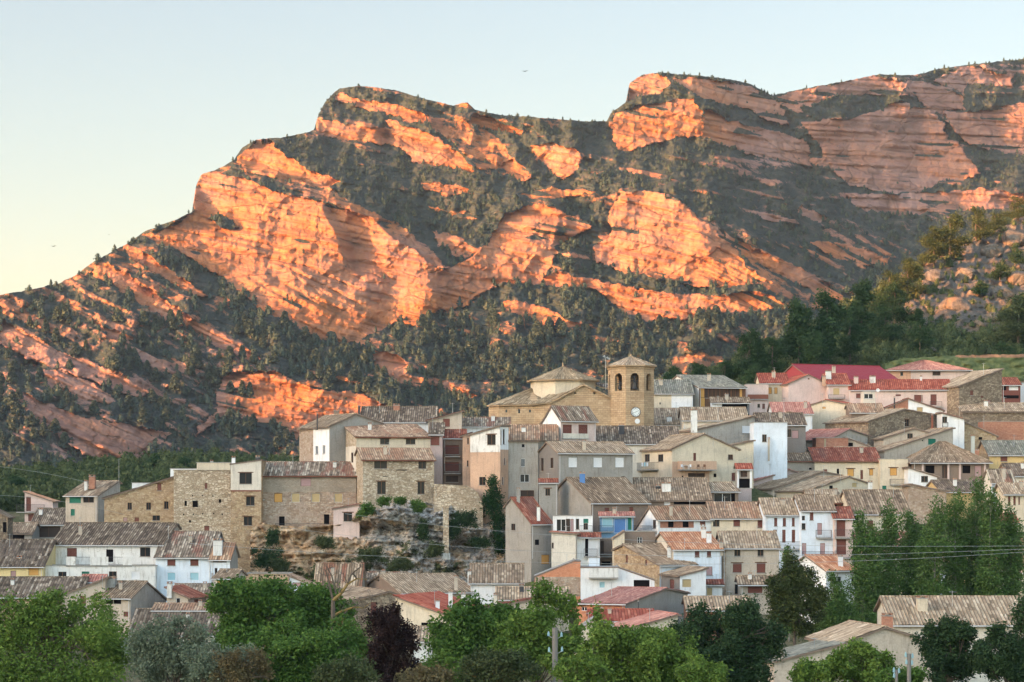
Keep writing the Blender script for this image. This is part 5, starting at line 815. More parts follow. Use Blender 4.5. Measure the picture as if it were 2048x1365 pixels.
# ------------------------------------------------------------------ church
def church():
    D = 478.; lab = 'golden stone church with octagonal lantern roof and bell tower above the village'
    c0 = W(zx(3, 900), zy(3, 540), D); root = empty('church', c0, lab, 'church'); S = 1 / 3.329 / F
    def P(x, y, dd=0.): return W(zx(3, x), zy(3, y), D + dd)
    def prism(mb, cx, cy, rad, n, z0, z1, a0, m, top=True):
        A = [(cx + rad * math.cos(a0 + k * 2 * math.pi / n), cy + rad * math.sin(a0 + k * 2 * math.pi / n)) for k in range(n)]
        for k in range(n):
            p, q = A[k], A[(k + 1) % n]; L = math.hypot(q[0] - p[0], q[1] - p[1]); mb.face([(*p, z0), (*q, z0), (*q, z1), (*p, z1)], m, [(k * L, z0), (k * L + L, z0), (k * L + L, z1), (k * L, z1)])
        if top: mb.face([(*p, z1) for p in A], m)
        return A
    # nave gable, eaves towards us left and right
    mb = MB(); L0, L1, pk = P(665, 385), P(1128, 378), P(890, 262); zb = P(0, 600)[2] - 8
    dep = 20.; gm = M['ashlar']; y0 = D
    s = lambda q: (q[0], q[1])
    f = Wall((L0[0], y0), (1, 0), (0, -1), [(0, zb), (L1[0] - L0[0], zb), (L1[0] - L0[0], L1[2]), (pk[0] - L0[0], pk[2]), (0, L0[2])], gm)
    for x in (833, 962): a, z = f.pix(zx(3, x), zy(3, 322)); f.holes.append((a - .2, z - .25, a + .2, z + .25))
    f.emit(mb)
    for (xa, za, xb, zb2) in ((L0[0], L0[2], L0[0], L0[2]), (L1[0], L1[2], L1[0], L1[2])): mb.face([(xa, y0, zb), (xa, y0 + dep, zb), (xa, y0 + dep, za), (xa, y0, za)], gm)
    mb.obox((L0[0] + 1, y0 - .25, (L0[2] + zb) / 2), (.0 + .6, 0, 0), (0, .3, 0), (0, 0, (L0[2] - zb) / 2 - 1.2), gm)
    mb.build('nave_wall', root)
    mb = MB(); o = .45
    def sl(p, q, k): return p + (p - q) / np.linalg.norm(p - q) * k
    for a, b, sd in ((L0, pk, 1), (L1, pk, 2)):
        e = sl(a, b, o); e0, r0 = e + [0, -.3, .02], pk + [0, -.3, .02]
        tile_plane(mb, e0 + [0, dep, 0], e0, r0, r0 + [0, dep, 0], M['churchtile'], M['ashlar'], 50 + sd)
    mb.build('roof', root)
    # cornice stones along the gable
    mb = MB()
    for a in (L0, L1): d = pk - a; mb.obox((a + pk) / 2 + [0, -.35, -.12], d / 2, (0, .16, 0), (0, 0, .14), gm)
    mb.build('cornice', root)
    # low left chapel with its own roof
    mb = MB(); q = [P(258, 408, 6), P(325, 405, 2.0), P(560, 402, 1.0), P(668, 392, -.4)]
    for i in range(3):
        a, b = q[i], q[i + 1]; dd = b - a; LL = math.hypot(dd[0], dd[1]); u = (dd[0] / LL, dd[1] / LL)
        w1 = Wall((a[0], a[1]), u, (u[1], -u[0]), [(0, zb), (LL, zb), (LL, b[2]), (0, a[2])], gm)
        for xx in (375, 460, 532):
            if a[0] < P(xx, 440)[0] < b[0]:
                aa, z = w1.pix(zx(3, xx), zy(3, 441)); h = .45 if xx == 460 else .28; w1.holes.append((aa - .2, z - h, aa + .2, z + h))
        w1.emit(mb)
    mb.face([(q[0][0], q[0][1], zb), (q[0][0], q[0][1] + 12, zb), (q[0][0], q[0][1] + 12, q[0][2]), tuple(q[0])], gm); mb.build('chapel_wall', root)
    mb = MB(); ct = M['churchtile']; top0, top1 = P(545, 292, 9), P(640, 320, 8)
    e = [P(244, 406, 5.6), P(322, 402, 1.4), P(562, 398, .5), P(600, 396, .3)]
    tile_plane(mb, e[1], e[3], P(605, 335, 7.5), top0, ct, gm, 61); tile_plane(mb, e[0], e[1], top0 + [.01, 0, 0], top0, ct, gm, 62)
    tile_plane(mb, P(548, 396, 0.), P(672, 386, -.5), P(880, 258, 7), P(770, 262, 9), ct, gm, 63)
    tile_plane(mb, P(940, 262, 8.), P(1075, 300, 8.), P(1070, 256, 14), P(940, 256, 14), M['dark'], gm, 64); mb.build('chapel_roof', root)
    # octagonal lantern
    mb = MB(); c = P(752, 300, 10); rad = (zx(3, 975) - zx(3, 530)) / 2 / F * (D + 10); n = 8; a0 = R(90 - 22.5 + 8)
    prism(mb, c[0], c[1], rad * 1.0, 8, c[2] - 4, P(0, 240, 10)[2], a0, M['cream']); prism(mb, c[0], c[1], rad * 1.05, 8, P(0, 250, 10)[2], P(0, 240, 10)[2] + .01, a0, gm); lo = mb.build('lantern', root)
    mb = MB(); er = rad * 1.12; ez = P(0, 243, 10)[2]; ap = np.array([c[0], c[1], P(0, 148, 10)[2]])
    A = [np.array([c[0] + er * math.cos(a0 + k * math.pi / 4), c[1] + er * math.sin(a0 + k * math.pi / 4), ez]) for k in range(8)]
    for k in range(8): tile_plane(mb, A[k], A[(k + 1) % 8], ap, ap, ct, gm, 70 + k); mb.bar(A[k] + [0, 0, .1], ap + [0, 0, .1], .1, ct, n=5)
    mb.bar(ap, ap + [0, 0, .9], .25, gm, .08); mb.bar(ap + [0, 0, .8], ap + [0, 0, 3.1], .05, M['iron'], n=4); mb.bar(ap + [-.5, 0, 2.4], ap + [.5, 0, 2.4], .05, M['iron'], n=4); o = mb.build('lantern_roof', root); o.parent = lo
    # bell tower, octagonal with three open arches showing
    cx = W(zx(3, 1211), 0, D - 2)[0]; tw = empty('bell_tower', (cx, D + 2, P(0, 540)[2]), 'octagonal golden stone bell tower with a white clock and a black bell in its arch', 'bell tower')
    ap_ = 145 * S * D; rr = ap_ / math.cos(math.pi / 8); z0 = zb; z1 = P(0, 152, 2)[2]; cy = D + 2 + 0.0
    zarch0, zarch1 = P(0, 304, -3)[2], P(0, 187, -3)[2]; mb = MB(); faces = []
    for k in range(8):
        ph = R(7.5 + 45 * k); nrm = (math.sin(ph), -math.cos(ph)); u = (math.cos(ph), math.sin(ph)); L = 2 * ap_ * math.tan(math.pi / 8)
        P0 = (cx + nrm[0] * ap_ - u[0] * L / 2, cy + nrm[1] * ap_ - u[1] * L / 2); faces.append((P0, u, nrm, L))
        w1 = Wall(P0, u, nrm, [(0, z0), (L, z0), (L, z1), (0, z1)], gm); aw = .88; w1.poly = w1.poly
        ztop = zarch1; zs = ztop - aw
        # wall pieces round the arch
        for poly in ([(0, z0), (L, z0), (L, zarch0), (0, zarch0)], [(0, zarch0), (L / 2 - aw, zarch0), (L / 2 - aw, zs), (0, zs)], [(L / 2 + aw, zarch0), (L, zarch0), (L, zs), (L / 2 + aw, zs)], [(0, ztop + .02), (L, ztop + .02), (L, z1), (0, z1)]):
            mb.face([w1.pt(*p) for p in poly], gm, [(p[0] + k * 3.3, p[1]) for p in poly])
        N = 8; arc = [(L / 2 + aw * math.cos(math.pi - math.pi * i / N), zs + aw * math.sin(math.pi * i / N)) for i in range(N + 1)]
        for i in range(N):
            a, b = arc[i], arc[i + 1]; xa, xb = (0 if i == 0 else a[0]), (L if i == N - 1 else b[0])
            pl = [a, b, (xb, ztop + .02), (xa, ztop + .02)] if 0 < i < N - 1 else ([(0, zs), a, b, (b[0], ztop + .02), (0, ztop + .02)] if i == 0 else [a, b, (L, zs), (L, ztop + .02), (a[0], ztop + .02)])
            mb.face([w1.pt(*p) for p in pl], gm, [(p[0] + k * 3.3, p[1]) for p in pl])
            mb.face([w1.pt(*a), w1.pt(*b), w1.pt(*b, -.75), w1.pt(*a, -.75)], gm)
        for a in (L / 2 - aw, L / 2 + aw): mb.face([w1.pt(a, zarch0), w1.pt(a, zs), w1.pt(a, zs, -.75), w1.pt(a, zarch0, -.75)], gm)
        mb.face([w1.pt(L / 2 - aw, zarch0), w1.pt(L / 2 + aw, zarch0), w1.pt(L / 2 + aw, zarch0, -.75), w1.pt(L / 2 - aw, zarch0, -.75)], gm)
    prism(mb, cx, cy, rr * .98, 8, zarch0 - .4, zarch0 - .3, R(7.5 + 22.5 - 90), M['brown_stone']); prism(mb, cx, cy, rr * .98, 8, zarch1 + .25, zarch1 + .3, R(7.5 + 22.5 - 90), M['brown_stone'])
    prism(mb, cx, cy, rr * .35, 8, zarch0 - .3, zarch1 + .3, R(30), M['brown_stone'])
    mb.build('wall', tw); mb = MB()
    prism(mb, cx, cy, rr * 1.06, 8, z1 - .12, z1 + .22, R(7.5 + 22.5 - 90), gm); prism(mb, cx, cy, rr * 1.012, 8, zarch0 - .55, zarch0 - .25, R(7.5 + 22.5 - 90), gm); prism(mb, cx, cy, rr * 1.03, 8, z1 - .4, z1 - .13, R(7.5 + 22.5 - 90), gm); mb.build('cornice', tw)
    mb = MB(); er = rr * 1.13; apx = np.array([cx, cy, P(0, 78, 2)[2]]); a0 = R(7.5 + 22.5 - 90); A = [np.array([cx + er * math.cos(a0 + k * math.pi / 4), cy + er * math.sin(a0 + k * math.pi / 4), z1 + .2]) for k in range(8)]
    for k in range(8): tile_plane(mb, A[k], A[(k + 1) % 8], apx, apx, M['oldlight'], gm, 80 + k); mb.bar(A[k] + [0, 0, .1], apx + [0, 0, .1], .09, M['oldlight'], n=5)
    rf = mb.build('roof', tw); mb = MB(); mb.bar(apx, apx + [0, 0, .5], .3, gm, .12); mb.bar(apx + [0, 0, .4], apx + [0, 0, 1.7], .05, M['iron'], n=4); mb.bar(apx + [-.35, 0, 1.2], apx + [.35, 0, 1.2], .05, M['iron'], n=4); o = mb.build('cross', tw); o.parent = rf
    def lathe(mb, c, prof, m, n=16):
        for i in range(len(prof) - 1):
            for k in range(n):
                a, b = k * 2 * math.pi / n, (k + 1) * 2 * math.pi / n; (r0, h0), (r1, h1) = prof[i], prof[i + 1]
                mb.face([(c[0] + r0 * math.cos(a), c[1] + r0 * math.sin(a), c[2] + h0), (c[0] + r0 * math.cos(b), c[1] + r0 * math.sin(b), c[2] + h0), (c[0] + r1 * math.cos(b), c[1] + r1 * math.sin(b), c[2] + h1), (c[0] + r1 * math.cos(a), c[1] + r1 * math.sin(a), c[2] + h1)], m, smooth=True)
    for k, sc_ in ((0, 1.), (7, .62)):
        P0, u, nrm, L = faces[k]; mx = np.array([P0[0] + u[0] * L / 2 - nrm[0] * .5, P0[1] + u[1] * L / 2 - nrm[1] * .5, zarch0 + .35]); mb = MB()
        lathe(mb, mx, [(.82 * sc_, 0), (.74 * sc_, .12), (.56 * sc_, .5 * sc_), (.48 * sc_, 1.1 * sc_), (.36 * sc_, 1.35 * sc_), (0.02, 1.45 * sc_)], M['bronze']); u3 = np.array([*u, 0]); t = mx + [0, 0, 1.45 * sc_]
        bl = mb.build('bell', tw); mb = MB(); mb.bar(t - u3 * .75 + [0, 0, .15], t + u3 * .75 + [0, 0, .15], .1, M['iron']); mb.bar(t, t + [0, 0, .9 * sc_], .22 * sc_, M['iron'], .12); mb.bar(t - u3 * .45 * sc_ + [0, 0, .9 * sc_], t + u3 * .45 * sc_ + [0, 0, .9 * sc_], .09, M['iron']); o = mb.build('yoke', tw); o.parent = bl
    # clock on the middle face
    P0, u, nrm, L = faces[0]; w1 = Wall(P0, u, nrm, [(0, 0), (L, 0), (L, 1), (0, 1)], gm); a, z = w1.pix(zx(3, 1236), zy(3, 448)); u3 = w1.d; n3 = w1.n; C = w1.pt(a, z, .1); rad = 30 * S * D; mb = MB()
    def disc(mb, C, r, off, m, n=28, th=.06):
        q = [C + n3 * off + u3 * r * math.cos(k * 2 * math.pi / n) + np.array([0, 0, r * math.sin(k * 2 * math.pi / n)]) for k in range(n)]; mb.face(q, m); q2 = [p - n3 * th for p in q]
        for k in range(n): mb.face([q[k], q[(k + 1) % n], q2[(k + 1) % n], q2[k]], m)
    disc(mb, C, rad * 1.12, .0, M['iron'], th=.12); ck = mb.build('clock', tw); mb = MB(); disc(mb, C, rad * .98, .04, M['clockwhite'], th=.03); o = mb.build('clock_face', tw); o.parent = ck
    mb = MB(); num = ['XII', 'I', 'II', 'III', 'IV', 'V', 'VI', 'VII', 'VIII', 'IX', 'X', 'XI']
    def strk(p, q, w_=.022): p3 = C + n3 * .055 + u3 * p[0] + np.array([0, 0, p[1]]); q3 = C + n3 * .055 + u3 * q[0] + np.array([0, 0, q[1]]); mb.bar(p3, q3, w_, M['iron'], n=4)
    for i, t in enumerate(num):
        an = math.pi / 2 - i * math.pi / 6; cxn, czn = rad * .78 * math.cos(an), rad * .78 * math.sin(an); er_ = (math.cos(an), math.sin(an)); et = (math.sin(an), -math.cos(an)); hw = .12; wds = {'I': .06, 'V': .11, 'X': .12}; tot = sum(wds[c] for c in t); x = -tot / 2
        for ch in t:
            wd = wds[ch]; g = lambda a, b: (cxn + et[0] * (x + a * wd) + er_[0] * b * hw, czn + et[1] * (x + a * wd) + er_[1] * b * hw)
            if ch == 'I': strk(g(.5, -1), g(.5, 1))
            if ch == 'V': strk(g(.1, 1), g(.5, -1)); strk(g(.5, -1), g(.9, 1))
            if ch == 'X': strk(g(.1, 1), g(.9, -1)); strk(g(.1, -1), g(.9, 1))
            x += wd
    o = mb.build('numerals', tw); o.parent = ck; mb = MB(); strk((0, 0), (rad * .45, rad * .22), .035); strk((0, 0), (-rad * .62, -rad * .16), .028); o = mb.build('clock_hands', tw); o.parent = ck
    mb = MB(); a2, z2 = w1.pix(zx(3, 1247), zy(3, 509)); C = w1.pt(a2, z2, .1); disc(mb, C, 17 * S * D, .0, M['whitepaint']); mb.build('wall_lamp', tw)
    # street speaker mast left of the tower
    m = empty('loudspeaker_mast', P(1037, 240, 1), 'thin mast with loudspeakers left of the bell tower roof', 'mast'); mb = MB(); mb.bar(P(1037, 300, 1), P(1035, 85, 1), .05, M['steel'], n=5); mb.build('mast', m); mb = MB()
    for dx, dz in ((-.5, .35), (.1, .1), (.45, -.1)): p = P(1035, 90, 1) + [dx, 0, dz]; mb.bar(p, p + [.3, -.4, 0], .06, M['steel'], .22, 8)
    mb.build('loudspeaker', m)
    GP.append((c0[0], D, zb + 4.5)); GP.append((cx, D, zb + 4.5)); GP.append((c0[0], D + 20, zb + 4.))
church()
# ------------------------------------------------------------------ rock cliff below the stone houses
def interp(x, pts): return np.interp(x, [p[0] for p in pts], [p[1] for p in pts])
def sheet(name, cols, top, bot, Dfun, nr, mat, attr=None, label=None, back=6, bstep=3., bdrop=.2, wobble=2.):
    cols = np.asarray(cols, float); t = interp(cols, top) + wobble * fbm(cols / 7, cols * 0, 3, 61); b = interp(cols, bot)
    v = np.linspace(0, 1, nr)[:, None]; PX = np.repeat(cols[None], nr, 0); PY = b[None] * (1 - v) + t[None] * v; D = Dfun(PX, PY, v)
    V = np.stack([(PX - 1024) / F * D, D, ZC + (YH - PY) / F * D], -1); L = V[-1]; ex = []
    for k in range(1, back + 1): q = L.copy(); q[:, 1] += bstep * k; q[:, 0] += L[:, 0] / L[:, 1] * bstep * k; q[:, 2] -= bdrop * bstep * k * k / back; ex.append(q)
    VV = np.concatenate([V, np.stack(ex)], 0) if back else V; nR, nc = VV.shape[0], len(cols)
    i = np.arange(nR - 1)[:, None] * nc + np.arange(nc - 1)[None]; Fq = np.stack([i, i + 1, i + nc + 1, i + nc], -1).reshape(-1, 4)
    at = {k: np.concatenate([f(PX, PY), np.zeros((back, nc))], 0) for k, f in (attr or {}).items()}
    o = mesh_np(name, VV, Fq, mat, attr=at); tag(o, label, None, None, 'structure'); return V, PX, PY
def cliffmat():
    n = NT('cliff_rock', .95, .1); p = n.pos(); g = n.n('ShaderNodeAttribute', _attribute_name='green').outputs['Fac']
    a = n.noise(n.scale(p, (.35, .35, .6)), 1., 8, .68); wv = n.noise(p, 1.3, 6, .7)
    col = n.ramp(a, [(.32, (.20, .12, .07)), (.44, (.42, .28, .17)), (.54, (.58, .43, .28)), (.68, (.66, .57, .45))])
    px = n.n('ShaderNodeSeparateXYZ', Vector=p).outputs[0]; col = n.mix(n.math('MULTIPLY', n.mr(px, -29, -24), n.mr(n.noise(p, .25, 5, .7), .38, .52)), col, n.ramp(wv, [(.35, (.20, .19, .175)), (.6, (.58, .57, .55))]))
    col = n.mix(n.mr(wv, .36, .50, .7, 0.), col, (.10, .075, .05)); grn = n.ramp(wv, [(.35, (.035, .05, .02)), (.65, (.12, .13, .06))])
    e = n.math('ADD', g, n.math('MULTIPLY', n.math('SUBTRACT', n.noise(p, .7, 6, .75), .5), 1.6)); col = n.mix(n.mr(e, .5, .6), col, grn)
    M['cliff'] = n.done(col, n.math('ADD', n.math('MULTIPLY', a, 2.), wv), .5, 1.)
cliffmat()
def cliff():
    top = [(500, 1060), (520, 1046), (560, 1052), (640, 1054), (668, 1050), (700, 1046), (715, 1018), (740, 1003), (800, 1000), (850, 1004), (870, 1010), (885, 1014), (900, 1010), (1000, 1015), (1020, 1060), (1060, 1100)]
    bot = [(500, 1230), (1060, 1230)]
    def Df(px, py, v):
        d = 430.5 - 9 * (1 - v) ** 1.2 + 1.0
        nz = 3.2 * fbm(px / 38, py / 26, 5, 71) + 2.0 * np.abs(fbm(px / 14, py / 12, 4, 72)) + .9 * fbm(px / 60, py / 5, 4, 73) + .5 * fbm(px / 5, py / 5, 3, 74)
        under = 4.5 * sst(0, 1, np.exp(-((py - 1062) / 13) ** 2) * np.exp(-((px - 740) / 70) ** 2)) + 5 * np.exp(-((py - 1095) / 18) ** 2) * np.exp(-((px - 935) / 45) ** 2)
        bul = -3.5 * np.exp(-((py - 1030) / 16) ** 2) * np.exp(-((px - 790) / 70) ** 2) - 2 * np.exp(-((px - 892) / 8.) ** 2)
        return d + (nz + under + bul) * sst(0, .06, 1 - v + .02)
    def gr(px, py): return .30 + .4 * fbm(px / 40, py / 25, 4, 76) + .35 * np.exp(-((px - 930) / 45) ** 2) * sst(1060, 1030, py) + .2 * sst(1090, 1150, py) - .35 * sst(700, 640, px) * sst(1150, 1080, py) - .25 * np.exp(-((px - 790) / 60) ** 2) * sst(1070, 1040, py)
    V, PX, PY = sheet('rock_cliff', np.arange(500, 1061, 1.6), top, bot, Df, 150, M['cliff'], {'green': gr}, 'weathered limestone cliff carrying the stone houses', 4, 3., .1); return V, PX, PY
CV, CPX, CPY = cliff()
# ------------------------------------------------------------------ ground sheet
for (px, py, D) in [(-300, 1200, 360), (-300, 1010, 460), (-300, 960, 560), (2300, 1350, 300), (2300, 1200, 360), (2300, 1000, 460), (2300, 820, 560), (1024, 1340, 300), (1500, 1420, 270), (500, 1330, 320), (200, 1310, 320), (800, 1330, 310),
                    (600, 1235, 405), (800, 1235, 405), (950, 1235, 405), (520, 1215, 424), (560, 1215, 424), (600, 1215, 424), (640, 1215, 424), (680, 1215, 424), (720, 1215, 424), (760, 1215, 424), (800, 1215, 424), (840, 1215, 424), (880, 1215, 424), (920, 1215, 424), (960, 1215, 424), (1000, 1215, 422), (550, 1230, 414), (650, 1230, 414), (750, 1230, 414), (850, 1230, 414), (950, 1230, 414), (1300, 900, 540), (1000, 920, 540), (700, 960, 520), (300, 990, 520), (1800, 790, 600), (1500, 815, 590), (2048, 780, 600), (0, 1010, 560), (1024, 1450, 240), (300, 1450, 240), (1900, 1450, 230)]:
    q = W(px, py, D); GP.append((q[0], q[1], q[2] - 1.5))
def ground():
    g = np.array(GP); xs = np.concatenate([np.linspace(-6000, -260, 30), np.arange(-250, 251, 4.), np.linspace(260, 6000, 30)]); ys = np.concatenate([np.linspace(-6000, 150, 30), np.arange(160, 660, 4.), np.linspace(670, 7000, 60)])
    X, Y = np.meshgrid(xs, ys); num = np.zeros(X.shape); den = np.zeros(X.shape)
    for (a, b, c) in g: w_ = 1 / (((X - a) ** 2 + (Y - b) ** 2) + 16.) ** 1.6; num += w_ * c; den += w_
    Z = num / den; Z = np.minimum(Z, 75); far = sst(640, 760, Y); zf = -8 + 30 * sst(200, -200, X) * 0
    Z = Z * (1 - far) + (ZC - 18 - 0 * X) * far * 1.0; nearw = sst(260, 190, Y); Z = Z * (1 - nearw) + (ZC - 26) * nearw; out = sst(220, 420, np.abs(X)); Z = Z * (1 - out) + np.where(Y > 640, ZC - 18, ZC - 24) * out
    Z = Z + .8 * fbm(X / 25, Y / 25, 4, 90) * sst(700, 500, np.abs(Y - 400) + 200)
    pxm = X / np.maximum(Y, 1) * F + 1024; cm = sst(505, 520, pxm) * sst(1010, 1000, pxm) * (Y > 380) * sst(437, 434, Y); Z = np.where(cm > 0, np.minimum(Z, Z * (1 - cm) + (ZC - 228 / F * Y) * cm), Z)
    cam_ = np.exp(-(X ** 2 + Y ** 2) / 900.); Z = Z * (1 - cam_) + (ZC - 1.7) * cam_
    ny, nx = X.shape; i = np.arange(ny - 1)[:, None] * nx + np.arange(nx - 1)[None]; Fq = np.stack([i, i + 1, i + nx + 1, i + nx], -1).reshape(-1, 4)
    n = NT('ground', .95, .1); p = n.pos(); a = n.noise(p, .25, 6, .7); b = n.noise(p, 2., 5, .7); col = n.ramp(a, [(.35, (.05, .07, .025)), (.5, (.10, .10, .045)), (.65, (.20, .16, .10))]); m = n.done(n.mix(.4, col, n.ramp(b, [(.3, (.03, .04, .02)), (.7, (.18, .16, .1))])), b, .3, .8)
    tag(mesh_np('ground', np.stack([X, Y, Z], -1), Fq, m), 'rough green and brown ground under the village', None, None, 'structure')
    return xs, ys, Z
GX_, GY_, GZ_ = ground()
def gz(x, y):
    i = np.clip(np.searchsorted(GX_, x) - 1, 0, len(GX_) - 2); j = np.clip(np.searchsorted(GY_, y) - 1, 0, len(GY_) - 2); a = (x - GX_[i]) / (GX_[i + 1] - GX_[i]); b = (y - GY_[j]) / (GY_[j + 1] - GY_[j])
    return (GZ_[j, i] * (1 - a) + GZ_[j, i + 1] * a) * (1 - b) + (GZ_[j + 1, i] * (1 - a) + GZ_[j + 1, i + 1] * a) * b
# ------------------------------------------------------------------ near hill on the right, low green slope on the left
def hillmat():
    n = NT('hill', .95, .1); p = n.pos(); rk = n.n('ShaderNodeAttribute', _attribute_name='rock').outputs['Fac']; a = n.noise(p, .12, 6, .7); b = n.noise(p, .8, 6, .72)
    v = n.n('ShaderNodeTexVoronoi', _feature='DISTANCE_TO_EDGE', Vector=n.mix(.25, n.scale(p, (.16, .16, .26)), n.noise(p, .3, 3, .6, 1)), Scale=1.).outputs[0]
    crack = n.math('MULTIPLY', n.mr(v, .0, .09, 1., 0.), n.mr(n.noise(p, .2, 4, .7), .40, .62)); rc = n.ramp(b, [(.3, (.08, .07, .06)), (.5, (.15, .135, .115)), (.68, (.24, .215, .19))]); rc = n.mix(n.mr(n.noise(p, .10, 5, .7), .50, .62), rc, (.24, .16, .10)); rc = n.mix(n.math('MULTIPLY', crack, .4), rc, (.06, .06, .04))
    gr = n.ramp(b, [(.32, (.022, .035, .015)), (.5, (.055, .078, .03)), (.7, (.12, .14, .06))]); gr = n.mix(n.mr(a, .58, .68, 0., .6), gr, (.25, .19, .12))
    e = n.math('ADD', rk, n.math('MULTIPLY', n.math('SUBTRACT', n.noise(p, .35, 6, .75), .5), .9)); M['hill'] = n.done(n.mix(n.mr(e, .46, .54), gr, rc), n.math('SUBTRACT', n.math('MULTIPLY', b, 1.5), n.math('MULTIPLY', crack, rk)), .9, .9)
hillmat()
HTOP = [(1290, 790), (1380, 765), (1460, 735), (1500, 700), (1560, 690), (1620, 660), (1690, 612), (1720, 600), (1800, 560), (1830, 535), (1860, 515), (1900, 495), (1960, 470), (2000, 440), (2048, 410), (2160, 370)]
HROCK = [[(1840, 530), (1960, 475), (2048, 430), (2160, 400), (2160, 640), (2048, 600), (2000, 660), (1940, 665), (1880, 640), (1840, 600)], [(1760, 620), (1830, 595), (1880, 640), (1860, 670), (1800, 665), (1770, 645)], [(1330, 720), (1400, 705), (1450, 712), (1430, 740), (1340, 750)], [(1900, 640), (1990, 640), (1980, 670), (1920, 670)]]
def hillD(px, py): return 604 + np.maximum(770 - py, -8) * .95 + 25 * sst(1700, 1400, px)
def hill():
    def Df(px, py, v):
        rk = hrock(px, py)
        bl = np.abs(fbm(px / 26, py / 18, 3, 95)); return hillD(px, py) + 10 * fbm(px / 90, py / 60, 4, 96) - rk * (6 * (1 - bl * 1.8) + 3 * fbm(px / 10, py / 7, 4, 97)) + 3. * fbm(px / 14, py / 9, 4, 98) * (1 - rk)
    return sheet('hill', np.arange(1280, 2161, 2.), HTOP, [(1290, 850), (1500, 850), (2160, 850)], Df, 200, M['hill'], {'rock': lambda a, b: .12 + .88 * hrock(a, b)}, 'rocky green hill rising to the right behind the village', 12, 10., .35)
def hrock(px, py):
    wx, wy = px + 12 * fbm(px / 25, py / 25, 4, 91), py + 9 * fbm(px / 25, py / 25, 4, 92); m = np.zeros(px.shape)
    for p in HROCK: m = np.maximum(m, inpoly(wx, wy, p).astype(float))
    return m * sst(-.55, -.05, fbm(px / 30, py / 18, 4, 93) + .12)
HV, HPX, HPY = hill()
def lslope():
    def Df(px, py, v): return 570 + np.maximum(1010 - py, -6) * 2.2 + 6 * fbm(px / 60, py / 30, 4, 101)
    return sheet('green_slope', np.arange(-90, 740, 3.), [(-90, 968), (0, 958), (100, 950), (200, 936), (300, 926), (400, 922), (450, 926), (560, 930), (740, 945)], [(-90, 1030), (740, 1030)], Df, 70, M['hill'], {'rock': lambda a, b: .2 + .25 * fbm(a / 40, b / 12, 3, 102)}, 'low scrub-covered green slope behind the left end of the village', 8, 12., .3)
LV, LPX, LPY = lslope()
def low_scrub():
    r = np.random.default_rng(8); Ps = []; Hs = []
    for V, PX, PY, N, dens, hh in ((HV, HPX, HPY, 30000, .2, 1.0), (LV, LPX, LPY, 16000, .2, 1.5)):
        i = r.integers(0, V.shape[0], N); j = r.integers(0, V.shape[1], N); px, py = PX[i, j], PY[i, j]
        k = r.random(N) < (np.where(V is HV, 1, 1) * (1 - .93 * (hrock(px, py) if V is HV else 0)) * (.15 + sst(-.3, .3, fbm(px / 18, py / 9, 3, 105))) * .55)
        i, j = i[k], j[k]; Ps.append(V[i, j]); Hs.append(hh * (1.0 + 2.4 * r.random(len(i)) ** 2.2))
    P = np.concatenate(Ps); Hh = np.concatenate(Hs); scatter('hillside_scrub', P, Hh, BUSH, M['lf_scrub'], 'low green shrubs covering the near hill and the left slope', 9, .9); print('scrub', len(P))
low_scrub()
def bank():
    n = NT('grass_bank', .95, .1); p = n.pos(); sz = n.n('ShaderNodeAttribute', _attribute_name='rock').outputs['Fac']; b = n.noise(p, .9, 5, .7)
    g = n.ramp(b, [(.3, (.05, .07, .03)), (.6, (.12, .14, .06)), (.75, (.18, .18, .09))]); e = n.ramp(b, [(.3, (.18, .10, .06)), (.7, (.36, .20, .12))]); a = n.math('ADD', sz, n.math('MULTIPLY', n.math('SUBTRACT', n.noise(p, .25, 5, .7), .5), .8)); m = n.done(n.mix(n.mr(a, .45, .55), g, e), b, .3, .8)
    sheet('grass_terrace', np.arange(1770, 2161, 3.), [(1770, 728), (1800, 718), (1900, 712), (2048, 708), (2160, 704)], [(1770, 770), (2160, 770)], lambda px, py, v: 598 + (770 - py) * .15 + 2 * fbm(px / 20, py / 8, 3, 120), 24, m, {'rock': lambda px, py: .9 * sst(1860, 1940, px) * sst(719, 714, py) - .1}, 'mown green terrace with an orange earth cut behind the village', 3, 4., .1)
bank()
# boulders on the near hill
def boulder(name, c, r3, seed, label, mat):
    import bmesh
    bm = bmesh.new(); bmesh.ops.create_icosphere(bm, subdivisions=4, radius=1.); V = np.array([v.co[:] for v in bm.verts]); rn = np.random.default_rng(seed)
    for k in range(9):
        nrm = rn.normal(size=3); nrm /= np.linalg.norm(nrm); dcut = .62 + .3 * rn.random(); dd = V @ nrm; V = V - np.maximum(dd - dcut, 0)[:, None] * nrm * .85
    V = V * (1 + .07 * fbm(V[:, 0] * 3 + seed, V[:, 1] * 3 + V[:, 2] * 2.3, 4, seed % 31))[:, None]
    for v, q in zip(bm.verts, V * np.array(r3)): v.co = q
    for f in bm.faces: f.smooth = True
    me = bpy.data.meshes.new(name); bm.to_mesh(me); bm.free(); me.materials.append(mat); a = me.attributes.new('rock', 'FLOAT', 'POINT'); a.data.foreach_set('value', np.ones(len(me.vertices), np.float32))
    o = bpy.data.objects.new(name, me); COL.objects.link(o); o.location = c; o.rotation_euler = (0, 0, rn.random() * 6); return tag(o, label, 'boulder', 'grey boulders on the near hill')
